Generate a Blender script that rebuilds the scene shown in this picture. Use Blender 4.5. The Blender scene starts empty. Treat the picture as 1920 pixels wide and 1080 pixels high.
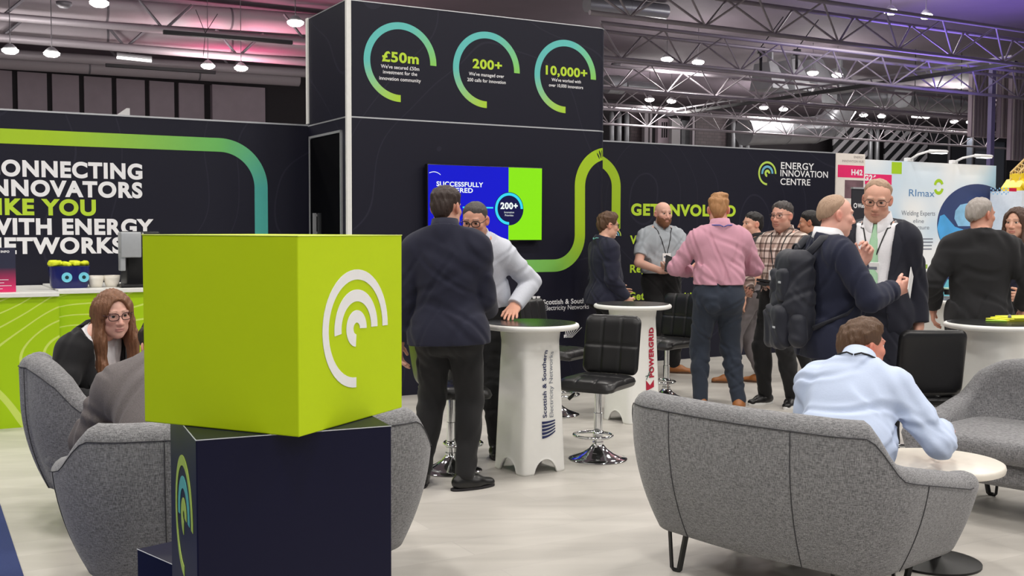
import bpy, bmesh, math, random
import numpy as np
from mathutils import Vector, Matrix, Euler

scene = bpy.context.scene
col = scene.collection
random.seed(7)

# ------------------------------------------------------------------ camera
FPX, PITCH, ROLL, CAMH = 2036.3, 0.0541, 0.0041, 1.4804
cam_data = bpy.data.cameras.new('camera')
cam = bpy.data.objects.new('camera', cam_data)
col.objects.link(cam)
cam_data.sensor_width = 36.0
cam_data.lens = 36.0 * FPX / 1920.0
cam_data.clip_end = 300
_cp, _sp, _cr, _sr = math.cos(PITCH), math.sin(PITCH), math.cos(ROLL), math.sin(ROLL)
_fwd = Vector((0, _cp, -_sp))
_up0 = Vector((0, _sp, _cp))
_rt0 = Vector((1, 0, 0))
_rt = _rt0 * _cr + _up0 * _sr
_up = _up0 * _cr - _rt0 * _sr
_m = Matrix.Identity(4)
for _i in range(3):
    _m[_i][0], _m[_i][1], _m[_i][2] = _rt[_i], _up[_i], -_fwd[_i]
_m[2][3] = CAMH
cam.matrix_world = _m
scene.camera = cam

# ------------------------------------------------------------------ view, world
scene.view_settings.view_transform = 'Standard'
scene.view_settings.look = 'None'
scene.view_settings.exposure = 0.0
scene.view_settings.gamma = 1.0
scene.view_settings.use_curve_mapping = False
scene.cycles.use_denoising = True
scene.cycles.max_bounces = 6
scene.cycles.sample_clamp_indirect = 6.0
world = bpy.data.worlds.new('hall_ambient_fill')  # added ambient fill, let in where the hall is left unwalled; no sky
scene.world = world
world.use_nodes = True
_bg = world.node_tree.nodes['Background']
_bg.inputs[0].default_value = (0.80, 0.86, 1.0, 1)
_bg.inputs[1].default_value = 0.26
LAMP_W = 95.0          # watts of one hall lamp

# ------------------------------------------------------------------ places
ALPHA = 0.5135                                   # the booth and the hall run this way
UX, UY = math.cos(ALPHA), math.sin(ALPHA)
T0 = (-1.411, 9.330)                             # front left corner of the booth tower
def ray(px, py):
    x, y = px - 960.0, py - 540.0
    return (_rt * x - _up * y + _fwd * FPX)
def on_z(px, py, z=0.0):
    r = ray(px, py); k = (z - CAMH) / r.z
    return Vector((r.x * k, r.y * k, z))
def at_d(px, py, d):
    r = ray(px, py); k = d / r.y
    return Vector((r.x * k, d, CAMH + r.z * k))
def on_wall(px, py, t=0.0):
    """run along the wall and height where a wall plane t behind the tower front is met"""
    r = ray(px, py)
    nx, ny = -UY, UX
    k = (T0[0] * nx + T0[1] * ny + t) / (r.x * nx + r.y * ny)
    X, Y, Z = r.x * k, r.y * k, CAMH + r.z * k
    return ((X - T0[0]) * UX + (Y - T0[1]) * UY, Z)
def hall(a, b, z=0.0):
    return Vector((T0[0] + a * UX - b * UY, T0[1] + a * UY + b * UX, z))
def hall_b(px, py, z):
    """hall coordinates (a, b) of the point seen at a pixel at height z"""
    p = on_z(px, py, z)
    dx, dy = p.x - T0[0], p.y - T0[1]
    return dx * UX + dy * UY, -dx * UY + dy * UX
# ------------------------------------------------------------------ helpers
def lin(c):
    out = []
    for v in c[:3]:
        v = v / 255.0
        out.append(v / 12.92 if v <= 0.04045 else ((v + 0.055) / 1.055) ** 2.4)
    return (*out, 1.0)

MATS = {}
def mat(name, rgb, rough=0.5, metal=0.0, emit=0.0, var=0.06, scale=30.0, bump=0.0, spec=0.5, sheen=0.0, attr=False, coat=0.0):
    """principled material with a little noise in its colour and, if asked, in its surface"""
    if name in MATS:
        return MATS[name]
    m = bpy.data.materials.new(name)
    m.use_nodes = True
    nt = m.node_tree
    b = nt.nodes['Principled BSDF']
    b.inputs['Roughness'].default_value = rough
    b.inputs['Metallic'].default_value = metal
    b.inputs['Specular IOR Level'].default_value = spec
    if sheen:
        b.inputs['Sheen Weight'].default_value = sheen
    if coat:
        b.inputs['Coat Weight'].default_value = coat
    tc = nt.nodes.new('ShaderNodeTexCoord')
    nz = nt.nodes.new('ShaderNodeTexNoise')
    nz.inputs['Scale'].default_value = scale
    nz.inputs['Detail'].default_value = 3
    nt.links.new(tc.outputs['Object'], nz.inputs['Vector'])
    mr = nt.nodes.new('ShaderNodeMapRange')
    mr.inputs['To Min'].default_value = 1 - var
    mr.inputs['To Max'].default_value = 1 + var
    nt.links.new(nz.outputs['Fac'], mr.inputs['Value'])
    mx = nt.nodes.new('ShaderNodeVectorMath'); mx.operation = 'SCALE'
    if attr:
        at = nt.nodes.new('ShaderNodeAttribute'); at.attribute_name = 'Col'
        nt.links.new(at.outputs['Color'], mx.inputs[0])
    else:
        mx.inputs[0].default_value = lin(rgb)[:3]
    nt.links.new(mr.outputs[0], mx.inputs['Scale'])
    if emit and emit <= 1.0: b.inputs['Base Color'].default_value = (0.01, 0.01, 0.012, 1)
    else: nt.links.new(mx.outputs[0], b.inputs['Base Color'])
    if emit:
        nt.links.new(mx.outputs[0], b.inputs['Emission Color'])
        b.inputs['Emission Strength'].default_value = emit
    if bump:
        bp = nt.nodes.new('ShaderNodeBump'); bp.inputs['Strength'].default_value = bump
        bp.inputs['Distance'].default_value = 0.01
        nt.links.new(nz.outputs['Fac'], bp.inputs['Height'])
        nt.links.new(bp.outputs[0], b.inputs['Normal'])
    MATS[name] = m
    return m

def tag(o, label=None, cat=None, group=None, kind=None):
    if label: o['label'] = label
    if cat: o['category'] = cat
    if group: o['group'] = group
    if kind: o['kind'] = kind
    return o

def empty(name, loc=(0, 0, 0), rz=0.0, label=None, cat=None, group=None):
    o = bpy.data.objects.new(name, None)
    o.location = loc; o.rotation_euler = (0, 0, rz)
    o.empty_display_size = 0.1
    col.objects.link(o)
    return tag(o, label, cat, group)

def copy_tree(o, parent=None):
    c = o.copy(); col.objects.link(c); c.parent = parent
    for ch in list(o.children):
        copy_tree(ch, c)
    return c

class MB:
    def __init__(s):
        s.v = []; s.f = []; s.m = []; s.c = None
    def add(s, verts, faces, mi=0):
        b = len(s.v)
        s.v.extend([tuple(p) for p in verts])
        s.f.extend([tuple(i + b for i in f) for f in faces])
        s.m.extend([mi] * len(faces))
        return s
    def box(s, c, d, R=None, mi=0):
        hx, hy, hz = d[0] / 2, d[1] / 2, d[2] / 2
        vs = [Vector((x, y, z)) for x in (-hx, hx) for y in (-hy, hy) for z in (-hz, hz)]
        if R is not None: vs = [R @ v for v in vs]
        c = Vector(c)
        return s.add([v + c for v in vs], [(0, 1, 3, 2), (4, 6, 7, 5), (0, 4, 5, 1), (2, 3, 7, 6), (0, 2, 6, 4), (1, 5, 7, 3)], mi)
    def rbox(s, c, d, r, seg=3, R=None, mi=0):
        """box with rounded edges"""
        bm = bmesh.new()
        bmesh.ops.create_cube(bm, size=1.0)
        for v in bm.verts: v.co = Vector((v.co.x * d[0], v.co.y * d[1], v.co.z * d[2]))
        bmesh.ops.bevel(bm, geom=list(bm.edges), offset=min(r, min(d) * 0.49), segments=seg, profile=0.5, affect='EDGES')
        vs = [v.co.copy() for v in bm.verts]; bm.verts.index_update()
        fs = [[v.index for v in f.verts] for f in bm.faces]
        bm.free()
        c = Vector(c)
        return s.add([(R @ v if R is not None else v) + c for v in vs], fs, mi)
    def cyl(s, p0, p1, r0, r1=None, n=16, caps=True, mi=0):
        p0, p1 = Vector(p0), Vector(p1); r1 = r0 if r1 is None else r1
        ax = (p1 - p0).normalized()
        a = ax.orthogonal().normalized(); b = ax.cross(a)
        vs = []
        for p, r in ((p0, r0), (p1, r1)):
            for i in range(n):
                t = 2 * math.pi * i / n
                vs.append(p + (a * math.cos(t) + b * math.sin(t)) * r)
        fs = [(i, (i + 1) % n, n + (i + 1) % n, n + i) for i in range(n)]
        if caps: fs += [tuple(range(n - 1, -1, -1)), tuple(range(n, 2 * n))]
        return s.add(vs, fs, mi)
    def tube(s, pts, r, n=8, closed=False, mi=0, flat=1.0, up=None):
        pts = [Vector(p) for p in pts]; k = len(pts); vs = []; prev = None
        for i, p in enumerate(pts):
            if closed: t = pts[(i + 1) % k] - pts[i - 1]
            else: t = pts[min(i + 1, k - 1)] - pts[max(i - 1, 0)]
            t.normalize()
            if up is not None: a = Vector(up).cross(t)
            elif prev is None: a = t.orthogonal()
            else: a = prev - t * prev.dot(t)
            if a.length < 1e-6: a = t.orthogonal()
            a.normalize(); b = t.cross(a); prev = a
            rr = r[i] if isinstance(r, (list, tuple)) else r
            for j in range(n):
                th = 2 * math.pi * j / n
                vs.append(p + a * math.cos(th) * rr + b * math.sin(th) * rr * flat)
        fs = []
        for i in range(k if closed else k - 1):
            for j in range(n):
                fs.append((i * n + j, i * n + (j + 1) % n, ((i + 1) % k) * n + (j + 1) % n, ((i + 1) % k) * n + j))
        if not closed: fs += [tuple(range(n - 1, -1, -1)), tuple(range((k - 1) * n, k * n))]
        return s.add(vs, fs, mi)
    def lathe(s, prof, n=32, c=(0, 0, 0), mi=0, cap=True):
        vs = []; c = Vector(c); k = len(prof)
        for r, z in prof:
            for j in range(n):
                t = 2 * math.pi * j / n
                vs.append(c + Vector((r * math.cos(t), r * math.sin(t), z)))
        fs = [(i * n + j, i * n + (j + 1) % n, (i + 1) * n + (j + 1) % n, (i + 1) * n + j) for i in range(k - 1) for j in range(n)]
        if cap: fs += [tuple(range(n - 1, -1, -1)), tuple(range((k - 1) * n, k * n))]
        return s.add(vs, fs, mi)
    def prism(s, poly, z0, z1, f=None, mi=0):
        """extrude a 2D outline; f maps (x, y, z) to a point"""
        f = f or (lambda x, y, z: (x, y, z)); n = len(poly)
        vs = [f(x, y, z0) for x, y in poly] + [f(x, y, z1) for x, y in poly]
        fs = [(i, (i + 1) % n, n + (i + 1) % n, n + i) for i in range(n)] + [tuple(range(n - 1, -1, -1)), tuple(range(n, 2 * n))]
        return s.add(vs, fs, mi)
    def loft(s, rings, closed=True, cap=True, mi=0):
        n = len(rings[0]); k = len(rings); vs = [p for r in rings for p in r]; fs = []
        for i in range(k - 1):
            for j in range(n if closed else n - 1):
                fs.append((i * n + j, i * n + (j + 1) % n, (i + 1) * n + (j + 1) % n, (i + 1) * n + j))
        if cap: fs += [tuple(range(n - 1, -1, -1)), tuple(range((k - 1) * n, k * n))]
        return s.add(vs, fs, mi)
    def build(s, name, m, parent=None, smooth=False, bevel=0.0, angle=None, loc=None, rz=None, recalc=True):
        me = bpy.data.meshes.new(name)
        me.from_pydata(s.v, [], s.f)
        ms = m if isinstance(m, (list, tuple)) else [m]
        for x in ms: me.materials.append(x)
        if len(ms) > 1: me.polygons.foreach_set('material_index', s.m)
        if recalc:
            bm = bmesh.new(); bm.from_mesh(me)
            bmesh.ops.recalc_face_normals(bm, faces=bm.faces)
            bm.to_mesh(me); bm.free()
        if s.c is not None:
            set_col(me, s.c)
        me.update()
        o = bpy.data.objects.new(name, me); col.objects.link(o)
        if parent is not None: o.parent = parent
        if loc is not None: o.location = loc
        if rz is not None: o.rotation_euler = (0, 0, rz)
        if smooth: me.polygons.foreach_set('use_smooth', [True] * len(me.polygons))
        if angle is not None:
            me.polygons.foreach_set('use_smooth', [True] * len(me.polygons))
            me.set_sharp_from_angle(angle=math.radians(angle))
        if bevel:
            md = o.modifiers.new('bevel', 'BEVEL'); md.width = bevel; md.segments = 2; md.limit_method = 'ANGLE'
        return o

def set_col(me, cols):
    a = me.color_attributes.new('Col', 'FLOAT_COLOR', 'POINT')
    c = np.ones((len(me.vertices), 4), np.float32); c[:, :3] = np.asarray(cols)[:, :3]
    a.data.foreach_set('color', c.ravel())

def struct(o):
    o['kind'] = 'structure'; return o

# flat printed shapes that lie on a surface: f maps (x, y, lift) to a point
def arc_poly(cx, cy, ro, ri, a0, a1, n=48):
    o = [(cx + ro * math.cos(a0 + (a1 - a0) * i / n), cy + ro * math.sin(a0 + (a1 - a0) * i / n)) for i in range(n + 1)]
    i_ = [(cx + ri * math.cos(a0 + (a1 - a0) * i / n), cy + ri * math.sin(a0 + (a1 - a0) * i / n)) for i in range(n + 1)]
    return o, i_
def band(mb, outer, inner, f, lift, th=0.0012, cols=None):
    """a strip between two lines, as a thin solid"""
    n = len(outer); vs = []; fs = []
    for p, q in zip(outer, inner):
        vs += [f(p[0], p[1], lift), f(q[0], q[1], lift), f(p[0], p[1], lift + th), f(q[0], q[1], lift + th)]
    for i in range(n - 1):
        a, b = 4 * i, 4 * i + 4
        fs += [(a + 2, b + 2, b + 3, a + 3), (a, a + 1, b + 1, b), (a, b, b + 2, a + 2), (a + 1, a + 3, b + 3, b + 1)]
    fs += [(0, 2, 3, 1), (4 * n - 4, 4 * n - 3, 4 * n - 1, 4 * n - 2)]
    mb.add(vs, fs)
    if cols is not None:
        if mb.c is None: mb.c = []
        for c in cols: mb.c += [c] * 4
    return mb

_TXT = {}
def glyphs(txt, bold=0.0, spacing=1.0):
    """outline triangles of a line of text, cap height about 1, left edge at 0"""
    spacing = 1.0 + max(0.0, bold) * 2.6
    key = (txt, bold, spacing)
    if key in _TXT: return _TXT[key]
    cu = bpy.data.curves.new('lettering', 'FONT'); cu.body = txt; cu.size = 1.0; cu.offset = bold
    cu.space_character = spacing; cu.resolution_u = 8
    o = bpy.data.objects.new('lettering', cu); col.objects.link(o)
    dg = bpy.context.evaluated_depsgraph_get()
    ev = o.evaluated_get(dg); me = ev.to_mesh()
    vs = [tuple(v.co) for v in me.vertices]; fs = [tuple(p.vertices) for p in me.polygons]
    ev.to_mesh_clear(); bpy.data.objects.remove(o); bpy.data.curves.remove(cu)
    x0 = min(v[0] for v in vs); x1 = max(v[0] for v in vs)
    _TXT[key] = ([(v[0] - x0, v[1]) for v in vs], fs, x1 - x0)
    return _TXT[key]
CAP = 0.73
def text(mb, txt, x0, y0, cap, f, lift=0.002, width=None, bold=0.0, align='l', x1=None, slope=0.0):
    """letters from x0 on the base line y0; width fits the line to a length"""
    vs, fs, w = glyphs(txt, bold)
    s = cap / CAP; sx = s
    if width: sx = width / w
    if align == 'c': x0 = x0 - w * sx / 2
    if align == 'r': x0 = x0 - w * sx
    mb.add([f(x0 + v[0] * sx, y0 + v[1] * s + slope * v[0] * sx, lift) for v in vs], fs)
    return mb
# ------------------------------------------------------------------ floor and booth shell
def floor_mat():
    m = bpy.data.materials.new('pale_plank_vinyl'); m.use_nodes = True
    nt = m.node_tree; b = nt.nodes['Principled BSDF']; L = nt.links.new
    tc = nt.nodes.new('ShaderNodeTexCoord'); mp = nt.nodes.new('ShaderNodeMapping')
    mp.inputs['Rotation'].default_value = (0, 0, -ALPHA)
    L(tc.outputs['Object'], mp.inputs['Vector'])
    br = nt.nodes.new('ShaderNodeTexBrick')
    br.inputs['Color1'].default_value = lin((199, 195, 188)); br.inputs['Color2'].default_value = lin((188, 184, 177))
    br.inputs['Mortar'].default_value = lin((186, 182, 176))
    br.inputs['Scale'].default_value = 1.0; br.inputs['Brick Width'].default_value = 1.5; br.inputs['Row Height'].default_value = 0.24
    br.inputs['Mortar Size'].default_value = 0.003; br.inputs['Bias'].default_value = 0.0
    L(mp.outputs[0], br.inputs['Vector'])
    m2 = nt.nodes.new('ShaderNodeMapping'); m2.inputs['Rotation'].default_value = (0, 0, -ALPHA); m2.inputs['Scale'].default_value = (0.7, 4.5, 1)
    L(tc.outputs['Object'], m2.inputs['Vector'])
    nz = nt.nodes.new('ShaderNodeTexNoise'); nz.inputs['Scale'].default_value = 1.3; nz.inputs['Detail'].default_value = 5; nz.inputs['Distortion'].default_value = 0.8
    L(m2.outputs[0], nz.inputs['Vector'])
    mr = nt.nodes.new('ShaderNodeMapRange'); mr.inputs['From Min'].default_value = 0.3; mr.inputs['From Max'].default_value = 0.7
    mr.inputs['To Min'].default_value = 0.86; mr.inputs['To Max'].default_value = 1.05
    L(nz.outputs['Fac'], mr.inputs['Value'])
    mx = nt.nodes.new('ShaderNodeVectorMath'); mx.operation = 'SCALE'
    L(br.outputs['Color'], mx.inputs[0]); L(mr.outputs[0], mx.inputs['Scale'])
    L(mx.outputs[0], b.inputs['Base Color'])
    b.inputs['Roughness'].default_value = 0.42
    return m

def contour_mat(name, base, line, scale, freq, width, rough=0.45, emit=0.0):
    """plain laminate printed with thin map contour lines"""
    m = bpy.data.materials.new(name); m.use_nodes = True
    nt = m.node_tree; b = nt.nodes['Principled BSDF']; L = nt.links.new
    tc = nt.nodes.new('ShaderNodeTexCoord')
    nz = nt.nodes.new('ShaderNodeTexNoise'); nz.inputs['Scale'].default_value = scale; nz.inputs['Detail'].default_value = 0.6
    L(tc.outputs['Object'], nz.inputs['Vector'])
    mu = nt.nodes.new('ShaderNodeMath'); mu.operation = 'MULTIPLY'; mu.inputs[1].default_value = freq; L(nz.outputs['Fac'], mu.inputs[0])
    fr = nt.nodes.new('ShaderNodeMath'); fr.operation = 'FRACT'; L(mu.outputs[0], fr.inputs[0])
    su = nt.nodes.new('ShaderNodeMath'); su.operation = 'SUBTRACT'; su.inputs[1].default_value = 0.5; L(fr.outputs[0], su.inputs[0])
    ab = nt.nodes.new('ShaderNodeMath'); ab.operation = 'ABSOLUTE'; L(su.outputs[0], ab.inputs[0])
    lt = nt.nodes.new('ShaderNodeMath'); lt.operation = 'LESS_THAN'; lt.inputs[1].default_value = width; L(ab.outputs[0], lt.inputs[0])
    mx = nt.nodes.new('ShaderNodeMixRGB'); mx.inputs[1].default_value = lin(base); mx.inputs[2].default_value = lin(line)
    L(lt.outputs[0], mx.inputs[0]); L(mx.outputs[0], b.inputs['Base Color'])
    b.inputs['Roughness'].default_value = rough
    b.inputs['Specular IOR Level'].default_value = 0.28
    return m

M_floor = floor_mat()
M_navy = contour_mat('navy_contour_panel', (23, 23, 38), (35, 35, 50), 0.55, 9.0, 0.016, 0.5)
M_navy2 = mat('navy_panel_plain', (22, 23, 36), 0.5)
M_green = contour_mat('lime_contour_panel', (166, 204, 14), (204, 226, 104), 0.7, 30.0, 0.06, 0.5)
M_white = mat('white_laminate', (236, 236, 232), 0.35)
M_alu = mat('aluminium_profile', (205, 207, 210), 0.35, 0.6)
M_print = mat('printed_colours', (255, 255, 255), 0.5, attr=True, var=0.03)
M_wtext = mat('white_lettering', (244, 244, 246), 0.5, var=0.02)
M_ltext = mat('lime_lettering', (190, 222, 50), 0.5, var=0.02)
M_lime = mat('lime_print', (172, 212, 34), 0.5, var=0.03)
M_black = mat('black_plastic', (16, 16, 18), 0.4)
M_darkgap = mat('black_gap', (5, 5, 9), 0.8, spec=0.05)
M_carpet = mat('blue_carpet', (48, 62, 112), 0.95, var=0.25, scale=400, bump=0.4)

fl = MB().box((0, 30, -0.05), (160, 140, 0.1)).build('floor', M_floor); struct(fl)
# aisle carpet, bottom left
c0, c1 = on_z(0, 946), on_z(48, 1092)
dv = (c1 - c0).normalized(); nv = Vector((-dv.y, dv.x, 0));  nv = nv if nv.x < 0 else -nv
q = [c0 - dv * 1.5, c1 + dv * 5, c1 + dv * 5 + nv * 4, c0 - dv * 1.5 + nv * 4]
cp_ = MB().prism([(p.x, p.y) for p in q], 0.0, 0.006).build('carpet', M_carpet)
tag(cp_, 'strip of blue aisle carpet beyond the pale booth floor', 'carpet')

TW, TT, TH, WH = 2.685, 1.017, 3.417, 2.434      # tower width and depth, tower and wall heights
def W(t):                                         # (a, z, lift) on the wall plane t -> point
    return lambda a, z, l: hall(a, t - l, z)
WEND = 6.80
def hbox(mb, a0, a1, b0, b1, z0, z1, mi=0):
    return mb.prism([(a0, b0), (a1, b0), (a1, b1), (a0, b1)], z0, z1, lambda a, b, z: hall(a, b, z), mi)

wall = struct(hbox(MB(), -6.0, WEND, TT, TT + 0.08, 0, WH).build('wall_back', M_navy))
tr = hbox(MB(), -6.0, 0.0, TT - 0.004, TT + 0.084, WH, WH + 0.014)
hbox(tr, TW, WEND, TT - 0.004, TT + 0.084, WH, WH + 0.014)
struct(tr.build('trim_1', M_alu))
# tower: lower store and upper fascia with a rounded right hand corner
def tower_plan(g=0.0):
    r = 0.12
    p = [(g, g), (TW - r, g)]
    p += [(TW - r + (r - g) * math.sin(t), r - (r - g) * math.cos(t)) for t in [math.pi / 2 * i / 8 for i in range(1, 9)]]
    return p + [(TW - g, TT), (g, TT)]
tower = struct(MB().prism(tower_plan(), 0, WH - 0.006, lambda a, b, z: hall(a, b, z)).build('wall_tower', M_navy))
tower2 = struct(MB().prism(tower_plan(), WH + 0.006, TH, lambda a, b, z: hall(a, b, z)).build('wall_fascia', M_navy))
struct(MB().prism(tower_plan(-0.003), WH - 0.006, WH + 0.006, lambda a, b, z: hall(a, b, z)).build('trim_2', M_alu))
struct(MB().prism(tower_plan(-0.003), TH, TH + 0.008, lambda a, b, z: hall(a, b, z)).build('trim_3', M_alu))
pm = hbox(MB(), -0.006, 0.034, -0.010, 0.03, 0, TH + 0.012)
struct(pm.build('trim_4', M_white))
struct(hbox(MB(), -0.014, 0.03, TT - 0.03, TT + 0.02, WH + 0.02, TH + 0.01).build('trim_5', M_white))
# side door of the store
def sbox(mb, b0, b1, z0, z1, a0, a1, mi=0): return hbox(mb, a0, a1, b0, b1, z0, z1, mi)
door = struct(sbox(MB(), 0.14, 0.93, 0.01, 2.30, -0.012, -0.001).build('door_1', M_darkgap))
fr = MB(); sbox(fr, 0.115, 0.135, 0, 2.33, -0.02, -0.001); sbox(fr, 0.935, 0.95, 0, 2.33, -0.02, -0.001); sbox(fr, 0.115, 0.95, 2.31, 2.33, -0.02, -0.001)
fr.build('door_frame', M_alu, door)
hd = MB(); sbox(hd, 0.62, 0.72, 1.42, 1.62, -0.02, -0.012); hd.build('lock_plate', M_black, door)
hd = MB(); sbox(hd, 0.745, 0.765, 1.42, 1.62, -0.05, -0.02); sbox(hd, 0.745, 0.765, 1.43, 1.45, -0.03, -0.011); sbox(hd, 0.745, 0.765, 1.59, 1.61, -0.03, -0.011)
hd.build('door_handle', M_alu, door)

# ------------------------------------------------------------------ prints on the walls
def wall_line(mb, txt, left, right, base, cap, t, bold=0.03, fit=True):
    a0, z0 = on_wall(left, base[0], t); a1, z1 = on_wall(right, base[1], t)
    _, zt = on_wall(left, base[0] - cap, t)
    text(mb, txt, a0, (z0 + z1) / 2, zt - z0, W(t), 0.002, width=(a1 - a0) if fit else None, bold=bold)

t_ = MB(); TB = TT
wall_line(t_, 'CONNECTING', -31, 267, (328, 335), 30, TB, 0.045)
wall_line(t_, 'INNOVATORS', -31, 267, (364, 371), 30, TB, 0.045)
wall_line(t_, 'WITH ENERGY', -31, 288, (437, 440), 30, TB, 0.045)
wall_line(t_, 'NETWORKS', -31, 231, (473, 475), 30, TB, 0.045)
t_.build('slogan_lettering', M_wtext, wall)
t_ = MB(); wall_line(t_, 'LIKE YOU', -31, 180, (401, 403), 30, TB, 0.045)
t_.build('slogan_lettering', M_ltext, wall)
def mixc(a, b, f): return tuple(x + (y - x) * f for x, y in zip(a, b))
LIME, TEAL, GREEN2 = lin((168, 204, 22)), lin((72, 170, 160)), lin((108, 190, 96))
TEALR = lin((96, 196, 190)); LIMER = lin((176, 216, 50))
# ribbon on the left wall: along the top, then down to the right
w_ = 0.122
_, zt0 = on_wall(100, 245, TB); ar0 = on_wall(411, 256, TB)[0]; ar1 = on_wall(502, 380, TB)[0]
o, i_, c = [], [], []
R_ = ar1 - ar0
for k in range(25):
    a = -5.9 + (ar0 + 5.9) * k / 24
    o.append((a, zt0)); i_.append((a, zt0 - w_)); c.append(mixc(LIME, GREEN2, max(0, min(1, (a + 2.2) / 1.3))))
for k in range(1, 25):
    t = math.pi / 2 * k / 24
    o.append((ar0 + R_ * math.sin(t), zt0 - R_ + R_ * math.cos(t))); r2 = R_ - w_
    i_.append((ar0 + r2 * math.sin(t), zt0 - R_ + r2 * math.cos(t))); c.append(mixc(GREEN2, TEAL, k / 24))
o.append((ar1, 0.9)); i_.append((ar1 - w_, 0.9)); c.append(TEAL)
mb = MB(); band(mb, o, i_, W(TB), 0.001, cols=c); mb.build('ribbon_print', M_print, wall)
# ribbon on the tower: along, then up and over its right edge
w_ = 0.117
zb = on_wall(1000, 487, 0)[1]; zt = on_wall(1136, 277, 0)[1]
aL = on_wall(1078, 380, 0)[0]; aR = aL + w_ * 1.0
r1 = 0.30
o, i_, c = [], [], []
G3 = lin((128, 196, 84))
for k in range(13):
    a = 0.9 + (aR - r1 - 0.9 - 0.05) * k / 12
    o.append((a, zb)); i_.append((a, zb - w_)); c.append(mixc(lin((96, 184, 110)), G3, k / 12))
cx, cz = aR - r1 - 0.05, zb + r1 - w_ + 0.05
ro, ri = r1 + 0.05, r1 - w_ + 0.05
for k in range(0, 17):
    t = -math.pi / 2 + math.pi / 2 * k / 16
    i_.append((cx + ro * math.cos(t), cz + ro * math.sin(t))); o.append((cx + ri * math.cos(t), cz + ri * math.sin(t))); c.append(mixc(G3, LIME, k / 16))
cz2 = zt - (TW - aL) * 1.02
rx, rz_ = TW - aL, zt - cz2
for k in range(0, 17):
    t = math.pi - math.pi / 2 * k / 16
    o.append((TW - 0.004 + rx * math.cos(t), cz2 + rz_ * math.sin(t))); i_.append((TW - 0.004 + (rx - w_) * math.cos(t), cz2 + (rz_ - w_) * math.sin(t))); c.append(LIME)
# the tower corner is rounded: follow it
def Wt(a, z, l):
    r = 0.12
    if a <= TW - r: return hall(a, -l, z)
    th = min((a - (TW - r)) / r, 1.0) * math.pi / 2
    th = math.asin(min(1.0, (a - (TW - r)) / r))
    return hall(TW - r + (r + l) * math.sin(th), r - (r + l) * math.cos(th), z)
mb = MB(); band(mb, o, i_, Wt, 0.001, cols=c); mb.build('ribbon_print', M_print, tower)
# and down the back wall
aE = on_wall(1163, 400, TB)[0]; zA = on_wall(1141, 303, TB)[1]
w2 = on_wall(1162, 420, TB)[0] - on_wall(1145.5, 420, TB)[0]
o, i_, c = [], [], []
for k in range(17):
    t = math.pi / 2 - math.pi / 2 * k / 16
    cxx = aE - 0.42
    o.append((cxx + 0.42 * math.cos(t), zA - 0.27 + 0.36 * math.sin(t))); i_.append((cxx + (0.42 - w2) * math.cos(t), zA - 0.27 + (0.36 - w2) * math.sin(t))); c.append(LIME)
zz = on_wall(1161, 429, TB)[1]
o.append((aE, zz)); i_.append((aE - w2, zz)); c.append(LIME)
mb = MB(); band(mb, o, i_, W(TB), 0.001, cols=c); mb.build('ribbon_print', M_print, wall)

# rings with figures on the fascia
def ring(cpx, ytop, ybot, thick, ends):
    a, z1 = on_wall(cpx, ytop, 0); _, z0 = on_wall(cpx, ybot, 0)
    r = (z1 - z0) / 2; zc = (z1 + z0) / 2; th = thick * r
    n = 60; o, i_ = arc_poly(a, zc, r, r - th, -math.pi / 2, -2 * math.pi - 0.02, n)
    c = []
    for k in range(n + 1):
        f = k / n
        if f < 0.33: c.append(mixc(LIMER, TEALR, min(1, f / 0.33) ** 1.4))
        elif f < 0.72: c.append(TEALR)
        else: c.append(mixc(TEALR, lin((140, 212, 90)), ((f - 0.72) / 0.28)))
    mb = MB(); band(mb, o, i_, W(0), 0.001, cols=c); mb.build('ring_print', M_print, tower2)
    return a, zc, r
def fascia_text(big, lines, a, zb_, capb, zs, caps, wb, wl):
    mb = MB(); text(mb, big, a, zb_, capb, W(0), 0.002, width=wb, bold=0.035, align='c2' if 0 else 'l') if 0 else None
    mb = MB(); text(mb, big, a - wb / 2, zb_, capb, W(0), 0.002, width=wb, bold=0.035); mb.build('figure_lettering', M_ltext, tower2)
    mb = MB()
    for s_, z_, w in zip(lines, zs, wl): text(mb, s_, a - w / 2, z_, caps, W(0), 0.002, width=w, bold=0.012)
    mb.build('caption_lettering', M_wtext, tower2)
def px_line(l, r, base):
    a0, z0 = on_wall(l, base, 0); a1, _ = on_wall(r, base, 0); return a0, a1, z0
for (cpx, yt, yb, th, big, bx, bcap, lines, lx, lcap) in (
    (751, 42, 191.5, 0.175, '£50m', (716, 785, 114), 19, ["We've secured £50m", 'investment for the', 'innovation community'], ((714, 786, 127), (718, 782, 137.5), (711, 789, 149)), 7),
    (913, 59.6, 202.8, 0.175, '200+', (886, 941, 127), 17.5, ["We've managed over", '200 calls for innovation'], ((879, 945, 141), (876, 948, 152)), 6.6),
    (1061, 75, 212.3, 0.175, '10,000+', (1023, 1101, 139), 17, ["We've worked with", 'over 10,000 innovators'], ((1034, 1089, 152), (1029, 1093, 162)), 6.2)):
    a, zc, r = ring(cpx, yt, yb, th, None)
    a0, a1, z0 = px_line(*bx)
    cap = on_wall(bx[0], bx[2] - bcap, 0)[1] - z0
    mb = MB(); text(mb, big, a0, z0, cap, W(0), 0.002, width=a1 - a0, bold=0.035); mb.build('figure_lettering', M_ltext, tower2)
    mb = MB()
    for s_, (l, rr, b) in zip(lines, lx):
        a0, a1, z0 = px_line(l, rr, b); cap = on_wall(l, b - lcap, 0)[1] - z0
        text(mb, s_, a0, z0, cap, W(0), 0.002, width=a1 - a0, bold=0.012)
    mb.build('caption_lettering', M_wtext, tower2)

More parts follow.
